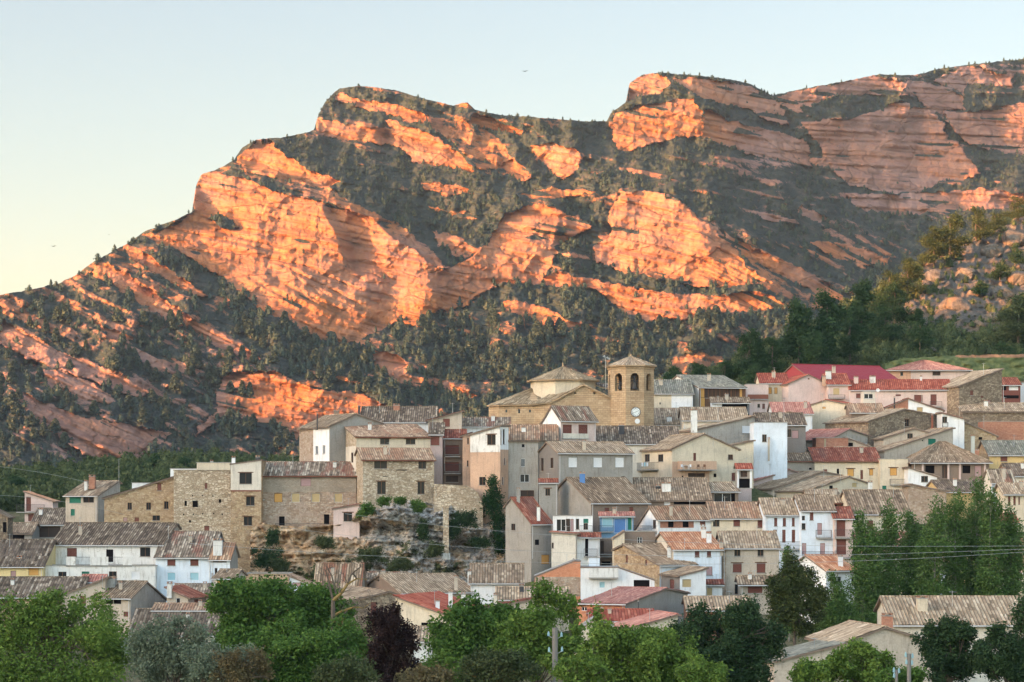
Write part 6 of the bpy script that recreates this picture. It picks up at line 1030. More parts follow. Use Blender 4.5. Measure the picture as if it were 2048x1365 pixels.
BL = [(1870, 560, 30, 'large rounded grey boulder at the left edge of the rocky hill'), (1935, 555, 28, 'second large grey boulder right of the leftmost one on the hill'), (2005, 590, 26, 'grey boulder with an orange seam beneath, middle of the rocky hill'), (1910, 620, 36, 'widest pale grey rock slab below the big boulders on the hill'), (1985, 640, 22, 'round grey boulder low on the hill above the green bank'),
      (2040, 560, 26, 'grey boulder at the right edge of the rocky hill'), (1985, 505, 24, 'small grey boulder high on the hill under the crest'), (2030, 480, 30, 'long grey outcrop near the top right corner of the hill'), (1955, 655, 20, 'low pale boulder just above the green terrace'), (1820, 610, 14, 'small brown boulder among the dark pines on the hill'), (1865, 700, 9, 'little pale pair of stones by the green terrace end'), (1950, 590, 18, 'small grey boulder between the two large rounded ones')]
for k, (px, py, rp, lab) in enumerate(BL):
    D = hillD(px, py) - 6; q = W(px, py, D); s = rp / F * D; boulder('boulder', q, (s * 1.05, s * .9, s * .72), 40 + k, lab, M['hill'])
# hidden-from-view shading ridge: the real hill behind the photographer that keeps the village in shade
def west_ridge():
    s = np.array([sdir.x, sdir.y]); s /= np.linalg.norm(s); p = np.array([-s[1], s[0]]); p = p if p[1] > 0 else -p
    te = math.tan(R(SUN_EL)); D0 = 1000.; qs = np.linspace(-1200, 3400, 160)
    # crest height above which the sun clears: boundary height at a point = crest - (distance along the ray)*tan(e)
    hb = interp(qs, [(-1200, 150), (300, 150), (520, 150), (640, 136), (700, 162), (780, 190), (880, 175), (960, 110), (1050, SHADE_H - 80), (1300, SHADE_H - 100), (3400, SHADE_H - 130)])
    vil = -s @ np.array([0, 480.]); crest = hb + (D0 + 0) * te; crest = crest + 6 * fbm(qs / 60, qs * 0, 4, 111)
    offs = np.array([-700, -450, -250, -120, -40, 0, 40, 120, 250, 450, 700.]); V = []
    for o in offs:
        c = s * (D0 + o); h = crest * (1 - sst(0, 720, abs(o))) + 5 * sst(0, 720, abs(o)); V.append(np.stack([c[0] + p[0] * qs, c[1] + p[1] * qs, h], -1))
    V = np.stack(V); nR, nc = V.shape[:2]; i = np.arange(nR - 1)[:, None] * nc + np.arange(nc - 1)[None]; Fq = np.stack([i, i + 1, i + nc + 1, i + nc], -1).reshape(-1, 4)
    tag(mesh_np('west_hill', V, Fq, M['hill'], attr={'rock': np.full(V.shape[:2], .2)}), 'wooded hill west of the village that throws its evening shade', None, None, 'structure')
SHADE_H = 40 + 72.
west_ridge()

# ------------------------------------------------------------------ air
def haze():
    mb = MB(); m = bpy.data.materials.new('haze'); m.use_nodes = True; t = m.node_tree; t.nodes.clear(); o = t.nodes.new('ShaderNodeOutputMaterial'); v = t.nodes.new('ShaderNodeVolumePrincipled')
    v.inputs['Density'].default_value = HAZE; v.inputs['Color'].default_value = (.55, .74, 1, 1); v.inputs['Anisotropy'].default_value = .2; t.links.new(v.outputs[0], o.inputs['Volume'])
    mb.obox((0, 500, 305), (6100, 0, 0), (0, 6600, 0), (0, 0, 345), m); ob = mb.build('haze'); tag(ob, 'thin bluish evening air between the village and the mountain', None, None, 'stuff')
HAZE = 0.000036
if HAZE > 0: haze()
# ------------------------------------------------------------------ trees
def crown(name, root, lobes, n, leaf, mat, seed, flat_=.8, sprig=True):
    """lobes: (x,y,z,rx,ry,rz) relative to root; n leaf clumps spread through the shell and inside of each lobe"""
    r = np.random.default_rng(seed); lb = np.array(lobes, float); vol = (lb[:, 3] * lb[:, 4] + lb[:, 3] * lb[:, 5]); pick = r.choice(len(lb), n, p=vol / vol.sum()); q = lb[pick]
    d = r.normal(size=(n, 3)); d /= np.linalg.norm(d, axis=1)[:, None]; rad = np.where(r.random(n) < .62, .62 + .55 * r.random(n) ** 1.3, r.random(n) ** .5 * .8)
    bump = 1 + .45 * fbm(d[:, 0] * 3 + pick * 2.3, d[:, 2] * 3 + d[:, 1] * 2, 3, seed % 23); C = q[:, :3] + d * rad[:, None] * bump[:, None] * q[:, 3:6]
    K = 3; c = np.repeat(C, K, 0) + r.normal(size=(n * K, 3)) * leaf * 1.5; m = len(c); s = leaf * (.45 + 1.0 * r.random(m) ** 1.5)[:, None]
    a = r.normal(size=(m, 3)); a[:, 2] *= flat_; a /= np.linalg.norm(a, axis=1)[:, None]; b = np.cross(a, r.normal(size=(m, 3))); b /= np.linalg.norm(b, axis=1)[:, None]
    V = np.stack([c - a * s, c + b * s * .55, c + a * s, c - b * s * .55], 1).reshape(-1, 3)
    clump = np.repeat(r.random(n), K); big = fbm(c[:, 0] / (leaf * 9) + seed, c[:, 2] / (leaf * 9) + c[:, 1] / (leaf * 9), 3, 7) * .5 + .5; lobe_r = r.random(len(lb))[np.repeat(pick, K)]; lr = np.clip(.22 * clump + .26 * r.random(m) + .30 * big + .26 * lobe_r, 0, 1); lr = np.repeat(lr, 4)
    V = V + np.array(root.location)
    o = mesh_np(name, V, np.arange(m * 4).reshape(m, 4), mat, smooth=False, attr={'lr': lr}, loc=tuple(root.location)); o.location = (0, 0, 0); o.parent = root; return o
def trunk(root, H, r0, lobes, seed, mat, lean=(0, 0), name='trunk'):
    rn = random.Random(seed); mb = MB(); o = np.array(root.location); p = o - [0, 0, .5]; N = 5; pts = [p]
    for k in range(1, N + 1): pts.append(o + np.array([lean[0] * k / N + rn.uniform(-.12, .12), lean[1] * k / N + rn.uniform(-.12, .12), H * k / N]))
    for k in range(N): mb.bar(pts[k], pts[k + 1], r0 * (1 - k / N * .6), mat, r0 * (1 - (k + 1) / N * .6), 7)
    for (x, y, z, rx, ry, rz) in lobes:
        b = pts[rn.randint(2, N)]; e = o + np.array([x, y, z]); mid = (b + e) / 2 + np.array([rn.uniform(-.3, .3), rn.uniform(-.3, .3), rn.uniform(0, .5)]); mb.bar(b, mid, r0 * .35, mat, r0 * .22, 5); mb.bar(mid, e, r0 * .22, mat, r0 * .08, 5)
        for k in range(3): mb.bar(mid, e + np.array([rn.uniform(-rx, rx), rn.uniform(-ry, ry), rn.uniform(-.2, rz)]) * .8, r0 * .12, mat, r0 * .03, 4)
    return mb.build(name, root)
def tree(name, label, cat, D, cx, ybot, lobespx, n, leaf, mat, seed, group=None, bark='bark', r0=.22, dz=None):
    """lobes in photo pixels: (px,py,rx,ry[,ddepth]); ybot: photo row of the trunk foot"""
    b = W(cx, ybot, D); root = empty(name, b, label, cat, group); L = []; rn = random.Random(seed)
    for l in lobespx:
        px, py, rx, ry = l[:4]; dd = l[4] if len(l) > 4 else rn.uniform(-.5, .5) * rx / F * D; q = W(px, py, D + dd) - b; s = 1 / F * D; L.append((q[0], q[1], q[2], rx * s, rx * s * .95, ry * s))
    hmax = max(l[2] for l in L); trunk(root, hmax * .75, r0, L, seed, M[bark], (L[0][0] * .3, 0)); crown('crown', root, L, n, leaf, M[mat], seed); return root
def lob(cx, cy, rx, ry, n, seed, sub=.30):
    """break an outline ellipse into many smaller uneven lobes"""
    r = random.Random(seed); o = [(cx, cy + ry * .1, rx * .55, ry * .55)]; n = int(n * 2.2)
    for k in range(n):
        a = k * 2 * math.pi / n + r.uniform(-.3, .3); q = r.uniform(.25, .95) ** .8; f_ = r.uniform(.55, 1.25); o.append((cx + math.cos(a) * rx * q, cy + math.sin(a) * ry * q, rx * sub * f_, ry * sub * f_ * r.uniform(.7, 1.2), r.uniform(-1, 1) * rx * .6 / F * 220))
    for k in range(n // 2):
        a = r.uniform(3.4, 6.1) if k % 3 else r.uniform(0, 6.28); q = r.uniform(.88, 1.12); w_ = rx * r.uniform(.08, .16); o.append((cx + math.cos(a) * rx * q, cy + math.sin(a) * ry * q, w_, w_ * r.uniform(.9, 1.6), 0))
    return o
T = tree; FG = 'trees in front of the village'
T('willow_tree', 'large bright green feathery tree filling the bottom left corner', 'tree', 215, 110, 1480, lob(95, 1330, 150, 120, 12, 1) + lob(110, 1245, 60, 55, 6, 2) + [(215, 1300, 60, 60), (30, 1260, 50, 50), (160, 1220, 26, 26)], 15000, .16, 'lf_bright', 1, FG)
T('sapling_tree', 'thin yellow-green shoots rising above the large bottom left tree', 'tree', 225, 195, 1420, [(100, 1205, 20, 26), (200, 1210, 20, 28), (150, 1225, 16, 26), (215, 1240, 22, 30), (85, 1235, 22, 28)], 1100, .14, 'lf_bright', 2, FG)
T('olive_tree', 'silvery grey-green olive tree left of the walnut tree', 'olive tree', 205, 350, 1450, lob(345, 1305, 75, 62, 9, 3) + [(300, 1330, 40, 50), (390, 1290, 30, 34)], 8000, .12, 'lf_olive', 3, FG)
T('olive_tree', 'second smaller olive with brownish twigs, right of the big silvery one', 'olive tree', 200, 440, 1460, lob(440, 1335, 70, 50, 8, 4), 5200, .12, 'lf_olive', 4, FG)
T('dry_shrub', 'rusty brown dry shrub between the two olives', 'shrub', 198, 470, 1450, lob(480, 1340, 55, 42, 7, 5), 2600, .11, 'lf_brown', 5, FG)
T('walnut_tree', 'dense green broadleaf tree with its crown reaching the roofs at left centre', 'tree', 238, 520, 1440, lob(510, 1235, 85, 72, 11, 6) + [(540, 1180, 34, 22), (480, 1200, 36, 30)], 11000, .20, 'lf_green', 6, FG)
T('walnut_tree', 'second dense green tree just right of the walnut crown, behind the bare tree', 'tree', 242, 640, 1440, lob(635, 1240, 62, 60, 9, 7) + [(635, 1195, 36, 22)], 7500, .20, 'lf_green', 7, FG)
T('walnut_tree', 'dark green low spreading tree below the walnut crowns', 'tree', 222, 600, 1460, lob(600, 1320, 110, 55, 11, 8), 9500, .17, 'lf_green', 8, FG)
T('leafy_tree', 'small tree with mustard twigs between the bare tree and the purple plum', 'tree', 226, 700, 1450, lob(700, 1290, 50, 55, 8, 9), 2800, .15, 'lf_green', 9, FG, bark='mustardbark')
T('plum_tree', 'dark purple-leaved plum tree standing alone among the greens', 'plum tree', 205, 780, 1450, lob(778, 1310, 48, 66, 10, 10) + [(762, 1240, 26, 24), (812, 1275, 20, 28), (790, 1225, 10, 20)], 8500, .12, 'lf_plum', 10, FG)
T('fig_tree', 'wide round green tree right of the purple plum', 'tree', 235, 960, 1440, lob(960, 1275, 92, 60, 12, 11) + [(900, 1290, 50, 40), (1010, 1240, 40, 26)], 11000, .20, 'lf_green', 11, FG)
T('fig_tree', 'darker green tree bordering the utility pole at lower centre', 'tree', 228, 1070, 1450, lob(1075, 1290, 80, 55, 10, 12), 7500, .18, 'lf_bright', 12, FG)
T('shrub', 'grey-green shrub with mustard stems at the bottom left of the utility pole', 'shrub', 205, 1000, 1450, lob(1000, 1345, 80, 36, 8, 13), 3600, .14, 'lf_scrub', 13, FG, bark='mustardbark')
T('acacia_tree', 'slender airy tree with drooping leaves rising over the utility pole', 'tree', 232, 1105, 1420, [(1085, 1180, 22, 18), (1110, 1200, 26, 16), (1130, 1225, 26, 14), (1075, 1210, 14, 16), (1140, 1205, 16, 12), (1095, 1235, 20, 12)], 900, .20, 'lf_bright', 14, FG, bark='palebark', r0=.12)
T('ash_tree', 'fresh green tree with pointed shoots, right of the utility pole', 'tree', 215, 1240, 1460, lob(1240, 1320, 75, 55, 10, 15) + [(1205, 1265, 26, 22), (1195, 1230, 8, 22)], 8500, .16, 'lf_bright', 15, FG)
T('ash_tree', 'bright green tree in front of the cream barred-gate house', 'tree', 217, 1330, 1460, lob(1325, 1325, 70, 55, 9, 16) + [(1290, 1275, 30, 22)], 7000, .16, 'lf_bright', 16, FG)
T('shrub', 'short green shrub at the very bottom between the utility pole and the ash trees', 'shrub', 200, 1160, 1460, lob(1160, 1345, 45, 34, 7, 17), 2600, .14, 'lf_bright', 17, FG)
T('oak_tree', 'dark dense tree at lower right centre, left of its darker twin', 'tree', 225, 1400, 1460, lob(1400, 1300, 62, 80, 11, 18), 9500, .14, 'lf_dark', 18, FG)
T('oak_tree', 'darkest dense tree, left of the bottom right farmhouse', 'tree', 223, 1485, 1470, lob(1490, 1295, 70, 78, 11, 19) + [(1480, 1240, 40, 26)], 11000, .14, 'lf_dark', 19, FG)
T('shrub', 'yellow-green bush at the bottom under the dark dense trees', 'shrub', 195, 1400, 1460, lob(1400, 1350, 45, 26, 6, 20), 2000, .14, 'lf_bright', 20, FG)
T('pine_tree', 'broad bushy olive-green conifer in front of the beige four-window house', 'pine tree', 300, 1590, 1310, lob(1590, 1205, 58, 62, 11, 21) + [(1585, 1150, 24, 30), (1580, 1120, 12, 22)], 9500, .17, 'lf_pine', 21, 'pines near the houses')
T('fruit_tree', 'small bright green tree at the foot of the beige farmhouse wall', 'tree', 210, 1615, 1460, lob(1620, 1350, 36, 26, 7, 22), 2200, .14, 'lf_bright', 22, FG)
T('fruit_tree', 'bright green tree spreading before the farmhouse, left of the forked poles', 'tree', 215, 1720, 1470, lob(1720, 1335, 62, 34, 9, 23) + [(1715, 1300, 26, 18)], 5200, .15, 'lf_bright', 23, FG)
T('evergreen_tree', 'dark bluish evergreen at the bottom right, left of the edge one', 'tree', 220, 1900, 1470, lob(1895, 1305, 62, 62, 10, 24) + [(1905, 1262, 26, 22)], 8500, .14, 'lf_dark', 24, FG)
T('evergreen_tree', 'dark evergreen cut by the bottom right corner of the view', 'tree', 216, 2020, 1470, lob(2015, 1315, 60, 58, 10, 25) + [(2050, 1235, 26, 50)], 8500, .14, 'lf_dark', 25, FG)
T('shrub', 'light green bush behind the purple plum, beside the low white house', 'shrub', 228, 870, 1440, lob(880, 1345, 52, 34, 7, 26), 3000, .15, 'lf_bright', 26, FG)
T('shrub', 'low mixed green shrub at the very bottom, left of the purple plum', 'shrub', 198, 690, 1450, lob(690, 1350, 60, 30, 7, 27), 2600, .14, 'lf_scrub', 27, FG)
T('shrub', 'low brownish green shrub at the bottom, right of the purple plum', 'shrub', 200, 845, 1450, lob(850, 1360, 50, 24, 6, 28), 2000, .14, 'lf_brown', 28, FG)
T('shrub', 'small green shrub at the bottom right under the forked poles', 'shrub', 206, 1800, 1470, lob(1800, 1360, 45, 22, 6, 29), 1800, .14, 'lf_green', 29, FG)
PG = 'tall poplars at the right'
for k, (cx, yt, w_, lab) in enumerate([(1728, 1035, 26, 'leftmost tall poplar of the right-hand row'), (1775, 1022, 28, 'second poplar from the left, leaning on the leftmost'), (1822, 1030, 28, 'third poplar from the left with a bare gap at its side'), (1866, 1008, 26, 'fourth poplar from the left in the row'), (1908, 996, 24, 'fifth poplar, thin and see-through near the tallest'), (1950, 968, 28, 'tallest and densest poplar of the row'), (1980, 985, 20, 'rightmost poplar of the row, touching the tallest one'), (2022, 1024, 24, 'separate poplar at the right edge beyond the gap')]):
    lb = []; r = random.Random(100 + k)
    for q in range(11): t = q / 10; lb.append((cx + r.uniform(-.4, .4) * w_, yt + 12 + t * (1250 - yt), w_ * (.6 + .75 * min(1, t * 4)) * r.uniform(.75, 1.15) * (1 - .2 * (t > .8)), 22 * r.uniform(.8, 1.5)))
    T('poplar_tree', lab, 'poplar', 338 + 3 * (k % 3), cx, 1290, lb, 7000, .17, 'lf_poplar', 30 + k, PG, bark='palebark', r0=.2)
for k, (cx, yt, w_, lab) in enumerate([(1672, 1150, 20, 'young poplar left of the row, before the salmon-roofed house'), (1690, 1190, 24, 'low poplar bush under the salmon-roofed house'), (1650, 1215, 18, 'short leafy shoots beside the broad bushy conifer'), (1578, 1105, 12, 'slim green cypress-like tree rising behind the bushy conifer'), (1770, 1215, 34, 'dark undergrowth tree at the foot of the second poplar'), (1850, 1215, 36, 'dark undergrowth tree at the foot of the middle poplars'), (1940, 1200, 40, 'dark undergrowth tree below the tallest poplar')]):
    lb = []; r = random.Random(200 + k)
    for q in range(6): t = q / 5; lb.append((cx + r.uniform(-.4, .4) * w_, yt + 10 + t * (1265 - yt) * .85, w_ * (.5 + .6 * min(1, t * 2)), 20 * r.uniform(.8, 1.3)))
    T('poplar_tree' if k < 3 else 'leafy_tree', lab, 'tree', 330 + k, cx, 1290, lb, 2300, .16, 'lf_poplar', 50 + k, 'young trees round the poplars', bark='palebark', r0=.1)
# bare dead tree
def bare():
    D = 230; b = W(668, 1400, D); root = empty('bare_tree', b, 'dead bare tree with forking mossy branches above the walnut crowns', 'tree'); mb = MB(); m = M['mustardbark']; bk = M['bark']
    def P(x, y, d=0): return W(zx(8, x), zy(8, y), D + d)
    mb.bar(b, P(908, 560), .32, bk, .26); mb.bar(P(908, 560), P(908, 410), .26, bk, .2); mb.build('trunk', root); mb = MB(); r = random.Random(4)
    def br(pts, r0, m):
        for i in range(len(pts) - 1): mb.bar(P(*pts[i]), P(*pts[i + 1]), r0 * (1 - i * .22), m, r0 * (1 - (i + 1) * .22), 5)
        for (x, y) in pts[1:]:
            for k in range(5): a = r.uniform(-2.8, -.3); l = r.uniform(25, 80); x2, y2 = x + math.cos(a) * l, y + math.sin(a) * l; mb.bar(P(x, y), P(x2, y2, r.uniform(-1, 1)), r0 * .22, bk, r0 * .1, 4); mb.bar(P(x2, y2), P(x2 + r.uniform(-40, 40), y2 - r.uniform(10, 40)), r0 * .12, bk, r0 * .05, 3)
    br([(908, 415), (960, 370), (1010, 300), (1070, 265), (1150, 270), (1220, 280)], .20, m); br([(908, 415), (890, 340), (870, 250), (860, 210)], .14, bk); br([(930, 370), (900, 250), (870, 190)], .1, bk); br([(1010, 300), (1030, 240), (1100, 180)], .1, bk); br([(908, 520), (960, 490), (1050, 460), (1120, 465), (1170, 425)], .14, m); br([(900, 560), (940, 540), (1010, 480)], .1, bk); mb.build('branches', root)
bare()
# ------------------------------------------------------------------ pines on the near hill
def near_pine(px, pyb, hp, wr, lab, mat, k, cat='pine tree', grp='pines on the near hill', D=None):
    D = D or hillD(px, pyb) - 8; b = W(px, pyb, D); h = hp * .9 / F * D; root = empty('pine_tree', b, lab, cat, grp); L = []; r = random.Random(k)
    for q in range(9):
        t = .16 + .80 * q / 8; rad = h * wr * 1.45 * (1.12 - t) ** .5 * r.uniform(.6, 1.1); a = r.uniform(0, 6.28); L.append((math.cos(a) * rad * .6, math.sin(a) * rad * .6, h * t, rad * .7, rad * .7, h * .10))
    trunk(root, h * .85, .03 * h, L[:4], k, M['bark']); crown('crown', root, L, int(1300 + hp * 20), max(.2, h * .022), M[mat], k); return root
k = 300
for (px, pyb, hp, wr, lab, mat) in [
 (1500, 765, 110, .30, 'dark pine at the left foot of the hill above the glazed gallery', 'lf_dark'), (1545, 760, 90, .30, 'dark pine second from the left at the hill foot', 'lf_dark'), (1600, 745, 150, .24, 'tall dark pine on the ridge line left of the tallest', 'lf_dark'), (1655, 735, 160, .26, 'tallest dark pine with a broken top on the ridge line', 'lf_dark'),
 (1630, 760, 100, .34, 'broad dark pine under the two tallest ones', 'lf_dark'), (1700, 720, 90, .36, 'spreading dark pine right of the tallest', 'lf_dark'), (1722, 680, 125, .26, 'dark pine standing out against the orange rock at the crest', 'lf_dark'), (1770, 690, 80, .36, 'round dark pine in the middle of the hill', 'lf_dark'), (1790, 650, 90, .42, 'dark round tree below the sunlit pines', 'lf_dark'),
 (1840, 705, 70, .36, 'dark pine above the green terrace left end', 'lf_dark'), (1880, 610, 0, .3, '', ''), (1835, 655, 40, .4, 'small dark bushy pine among the boulders', 'lf_dark'), (1515, 790, 66, .5, 'low wide dark green tree right behind the red sheet roof', 'lf_dark'), (1450, 770, 50, .5, 'rounded dark shrubby pine behind the glazed gallery roof', 'lf_dark'), (1395, 760, 34, .5, 'small dark pine near the pink rock patch', 'lf_dark'),
 (1345, 772, 40, .5, 'small dark pine just right of the bell tower', 'lf_dark'), (1740, 745, 36, .5, 'low green bush-like pine above the red sheet roof', 'lf_scrub'), (1780, 608, 70, .42, 'golden sunlit pine leaning over the crest, left one', 'lf_pine'), (1815, 590, 80, .40, 'golden sunlit pine on the crest beside the orange rock', 'lf_pine'), (1868, 530, 80, .36, 'golden sunlit pine at the crest above the big boulders, left', 'lf_pine'), (1900, 512, 90, .34, 'golden sunlit pine at the crest above the big boulders, right', 'lf_pine'),
 (1952, 480, 70, .44, 'large round sunlit pine near the top of the hill', 'lf_pine'), (1990, 462, 40, .5, 'small sunlit pine right of the large round one', 'lf_pine'), (2036, 440, 50, .45, 'sunlit pine in the upper right at the frame edge', 'lf_pine'), (1760, 640, 60, .4, 'half-shaded pine under the golden ones', 'lf_pine'), (2000, 560, 34, .5, 'dark bush-pine in the upper rocks', 'lf_dark'), (2030, 530, 44, .45, 'dark pine in the rocks by the right edge', 'lf_dark'), (1960, 590, 30, .5, 'solitary dark cone-shaped pine between the boulders', 'lf_dark'), (2000, 740, 60, .6, 'dense green tree behind the stone barn', 'lf_dark'), (2040, 755, 60, .6, 'dense green tree at the right edge behind the timber pavilion', 'lf_dark'), (2036, 690, 110, .45, 'leafy green tree on the bank at the right edge', 'lf_scrub'), (1930, 745, 34, .6, 'low bush on the green terrace behind the hip-roofed house', 'lf_scrub'), (1870, 735, 28, .6, 'small green bush at the left of the green terrace', 'lf_scrub')]:
    k += 1
    if hp: near_pine(px, pyb, hp, wr, lab, mat, k)
for (px, pyb, hp, lab) in [(308, 940, 34, 'round dark tree on the left slope behind the ochre stone house'), (370, 950, 36, 'wide dark tree behind the ruined tower parapets'), (180, 975, 24, 'small dark tree behind the beige tower block'), (90, 985, 26, 'small dark tree on the slope at far left'), (250, 960, 22, 'low bush near the antenna of the beige tower block'), (30, 990, 40, 'green bush behind the far left houses')]:
    k += 1; near_pine(px, pyb, hp, .55, lab, 'lf_dark', k, 'tree', 'trees on the left slope', 560 + (1010 - pyb) * 2.2 - 8)
# individual pines on the lower mountain
def mountain_pines():
    r = random.Random(77); protos = []
    for q in range(5):
        me = bpy.data.meshes.new('crown'); V = pine_proto(500 + q, 420, .25 + .04 * q, .62); n = len(V) // 3; cv = V[:-3 * 36 * 1] if False else V
        o = mesh_np('crown', cv, np.arange(len(cv)).reshape(-1, 3), M['lf_mpine'], smooth=False, attr={'lr': np.repeat(np.random.default_rng(q).random(len(cv) // 3), 3)}); protos.append(o.data); bpy.data.objects.remove(o)
    mb = MB(); mb.bar((0, 0, -.06), (0, 0, .5), .022, M['bark'], .012, 5); t = mb.build('trunk'); tm = t.data; bpy.data.objects.remove(t); cnt = 0; tries = 0
    while cnt < 280 and tries < 60000:
        tries += 1; px = r.uniform(0, 1560); py = r.uniform(590, 900)
        zone = (830 < px < 1500 and 640 < py < 790) or (px < 620 and py > 640) or (560 < px < 900 and py > 690 and py < 800)
        if not zone or r.random() > .5: continue
        ci = int((px + 80) / CST); top = MPY[-1, ci]
        if py < top: continue
        ri = int((1060 - py) / 950. * (MPX.shape[0] - 1)); 
        if MROCK[ri, ci] > .45: continue
        P = MV[ri, ci]; hp = r.uniform(15, 34); h = hp / F * P[1]; lab_ = ('pine on the striped slope at the far left, above the left houses' if px < 200 else 'pine on the left slope between the diagonal rock slabs' if px < 420 and py < 760 else 'pine in the shaded gully left of the small orange outcrop' if px < 640 and py > 760 else 'pine just above the small orange outcrop' if px < 640 else 'pine on the wooded rise right of the small orange outcrop' if px < 830 else 'pine in the woods below the notch of the long orange wall' if px < 1010 else 'pine in the woods behind the octagonal church roof' if px < 1200 else 'pine in the woods below the lower orange band, behind the bell tower' if px < 1340 else 'pine in the woods between the bell tower and the near hill')
        root = empty('pine_tree', P, lab_, 'pine tree', 'pines on the lower mountain slope')
        for nm, me in (('crown', protos[cnt % 5]), ('trunk', tm)):
            o = bpy.data.objects.new(nm, me); COL.objects.link(o); o.parent = root; o.scale = (h * r.uniform(.95, 1.25), h, h); o.rotation_euler = (0, 0, r.uniform(0, 6.28))
        cnt += 1
    print('mpines', cnt)
mountain_pines()
# ivy and cliff bushes
def ivy():
    root = empty('ivy', W(985, 1110, 428), 'dark ivy climbing the corner of the peach tower house', 'ivy'); L = []
    s = 428 / F
    for (px, py, rx, ry) in [(985, 965, 10, 14), (988, 990, 16, 18), (988, 1015, 20, 18), (996, 1040, 14, 16), (994, 1065, 10, 18), (998, 1092, 11, 18), (975, 1000, 10, 12)]: q = W(px, py, 428.) - np.array(root.location); L.append((*q, rx * s, .9, ry * s))
    crown('leaves', root, L, 3000, .17, M['lf_ivy'], 401); mb = MB(); mb.bar(W(998, 1115, 428.4), W(990, 980, 428.6), .08, M['bark'], .04, 5); mb.build('stem', root)
ivy()
CB = 'bushes on the village cliff'
for q, (px, py, rx, ry, lab, mt) in enumerate([(732, 1022, 16, 14, 'bright green bush at the left top of the grey rock', 'lf_green'), (768, 1003, 12, 7, 'short green bush under the big pale stone house', 'lf_green'), (800, 1002, 10, 5, 'flat green tuft below the stone house windows', 'lf_green'), (836, 1012, 12, 12, 'hanging green bush on the right of the grey rock', 'lf_green'), (846, 1060, 9, 22, 'long trailing green plant down the cliff', 'lf_dark'), (930, 1040, 24, 18, 'wide dark scrub on the ledge beneath the rubble wall', 'lf_dark'), (905, 1060, 14, 20, 'dark scrub left of the ivy ledge', 'lf_dark'), (545, 1075, 12, 16, 'dark bush at the foot of the narrow tower house', 'lf_dark'), (535, 1118, 28, 22, 'round dark bush at the base of the tower wall', 'lf_dark'), (560, 1130, 18, 14, 'smaller dark bush right of the round one', 'lf_scrub'), (650, 1085, 18, 12, 'dry olive shrub in the middle of the orange rock', 'lf_scrub'), (740, 1110, 26, 14, 'grey-green scrub on the cliff centre', 'lf_scrub'), (800, 1130, 24, 14, 'grey-green scrub low on the cliff', 'lf_scrub'), (870, 1100, 16, 14, 'green scrub by the stone pillar', 'lf_scrub'), (700, 1140, 18, 10, 'scrub just above the steep striped roof', 'lf_scrub'), (1035, 1125, 18, 16, 'grey bush at the foot of the big grey plastered house', 'lf_scrub'), (960, 1085, 20, 10, 'dark plants in the cave mouth by the ivy', 'lf_dark')]):
    D = 425.5 - 6 * sst(1040, 1140, py); root = empty('bush', W(px, py + ry, D), lab, 'bush', CB); s = D / F; qv = W(px, py, D) - np.array(root.location); L = [(qv[0] + dx * rx * s, qv[1], qv[2] + dz * ry * s, rx * s * .6, 1.0, ry * s * .6) for dx, dz in ((-.4, -.1), (.4, 0), (0, .35), (0, -.3))] + [(qv[0] + math.cos(t_) * rx * s * .9, qv[1] - .2, qv[2] + math.sin(t_ * 1.7 + q) * ry * s * .8, rx * s * .28, .6, ry * s * .3) for t_ in (0.2, 1.1, 2.3, 3.3, 4.4, 5.6)]; crown('leaves', root, L, 500 + int(rx * ry * 2.5), .15, M[mt], 420 + q); mb = MB(); mb.bar(W(px, py + ry, D + 1), W(px, py, D), .06, M['bark'], .03, 4); mb.build('stem', root)
# rubble retaining wall and stone pillar on the cliff
def cliff_walls():
    mb = MB(); D = 430.4; root = empty('rubble_wall', W(900, 1020, D), 'rounded rubble retaining wall between the big stone house and the ivy', 'wall'); top = [(868, 968), (900, 970), (935, 972), (955, 985), (966, 1010)]
    for a, b in zip(top, top[1:]):
        p, q = W(*a, D), W(*b, D); p2, q2 = W(a[0], 1062, D), W(b[0], 1062, D); mb.face([p2, q2, q, p], M['pale_stone'], [(p[0], p2[2]), (q[0], p2[2]), (q[0], q[2]), (p[0], p[2])]); mb.face([p, q, q + [0, 5, 0], p + [0, 5, 0]], M['pale_stone'])
    mb.build('wall', root)
    D = 424.; root = empty('stone_pillar', W(892, 1118, D), 'tall slim stone pillar propping the cliff below the rubble wall', 'pillar'); mb = MB(); c = (W(892, 1012, D) + W(892, 1108, D)) / 2; mb.obox(c, (.5, 0, 0), (0, .5, 0), (0, 0, 47 / F * D), M['pale_stone']); mb.build('shaft', root); mb = MB(); mb.obox(W(892, 1113, D), (.75, 0, 0), (0, .7, 0), (0, 0, .55), M['worn_white']); mb.build('base', root)
cliff_walls()
# ------------------------------------------------------------------ poles, wires, birds
def pole(px, yt, D, lab, ins, r=.17, forks=()):
    t = W(px, yt, D); b = t.copy(); b[2] = gz(t[0], D); root = empty('utility_pole', b, lab, 'utility pole', 'wooden utility poles'); mb = MB(); mb.bar(b - [0, 0, 1], t, r * 1.15, M['polewood'], r, 10); mb.build('post', root)
    for (dx, dz) in ins:
        mb = MB(); p = t + [dx, -.05, dz]; mb.bar(t + [dx * .3, 0, dz - .35], p - [0, 0, .12], .035, M['steel'], n=5); br = mb.build('bracket', root); mb = MB(); mb.bar(p - [0, 0, .15], p + [0, 0, .16], .11, M['insul'], .09, 8); mb.bar(p + [0, 0, .16], p + [0, 0, .26], .06, M['insul'], .04, 8); o = mb.build('insulator', root); o.parent = br
    return t
t1 = pole(1110, 1256, 205, 'weathered grey wooden pole with four insulators at bottom centre', [(-.55, -.55), (.55, -.6), (-.5, -1.9), (.6, -1.85)], .25)
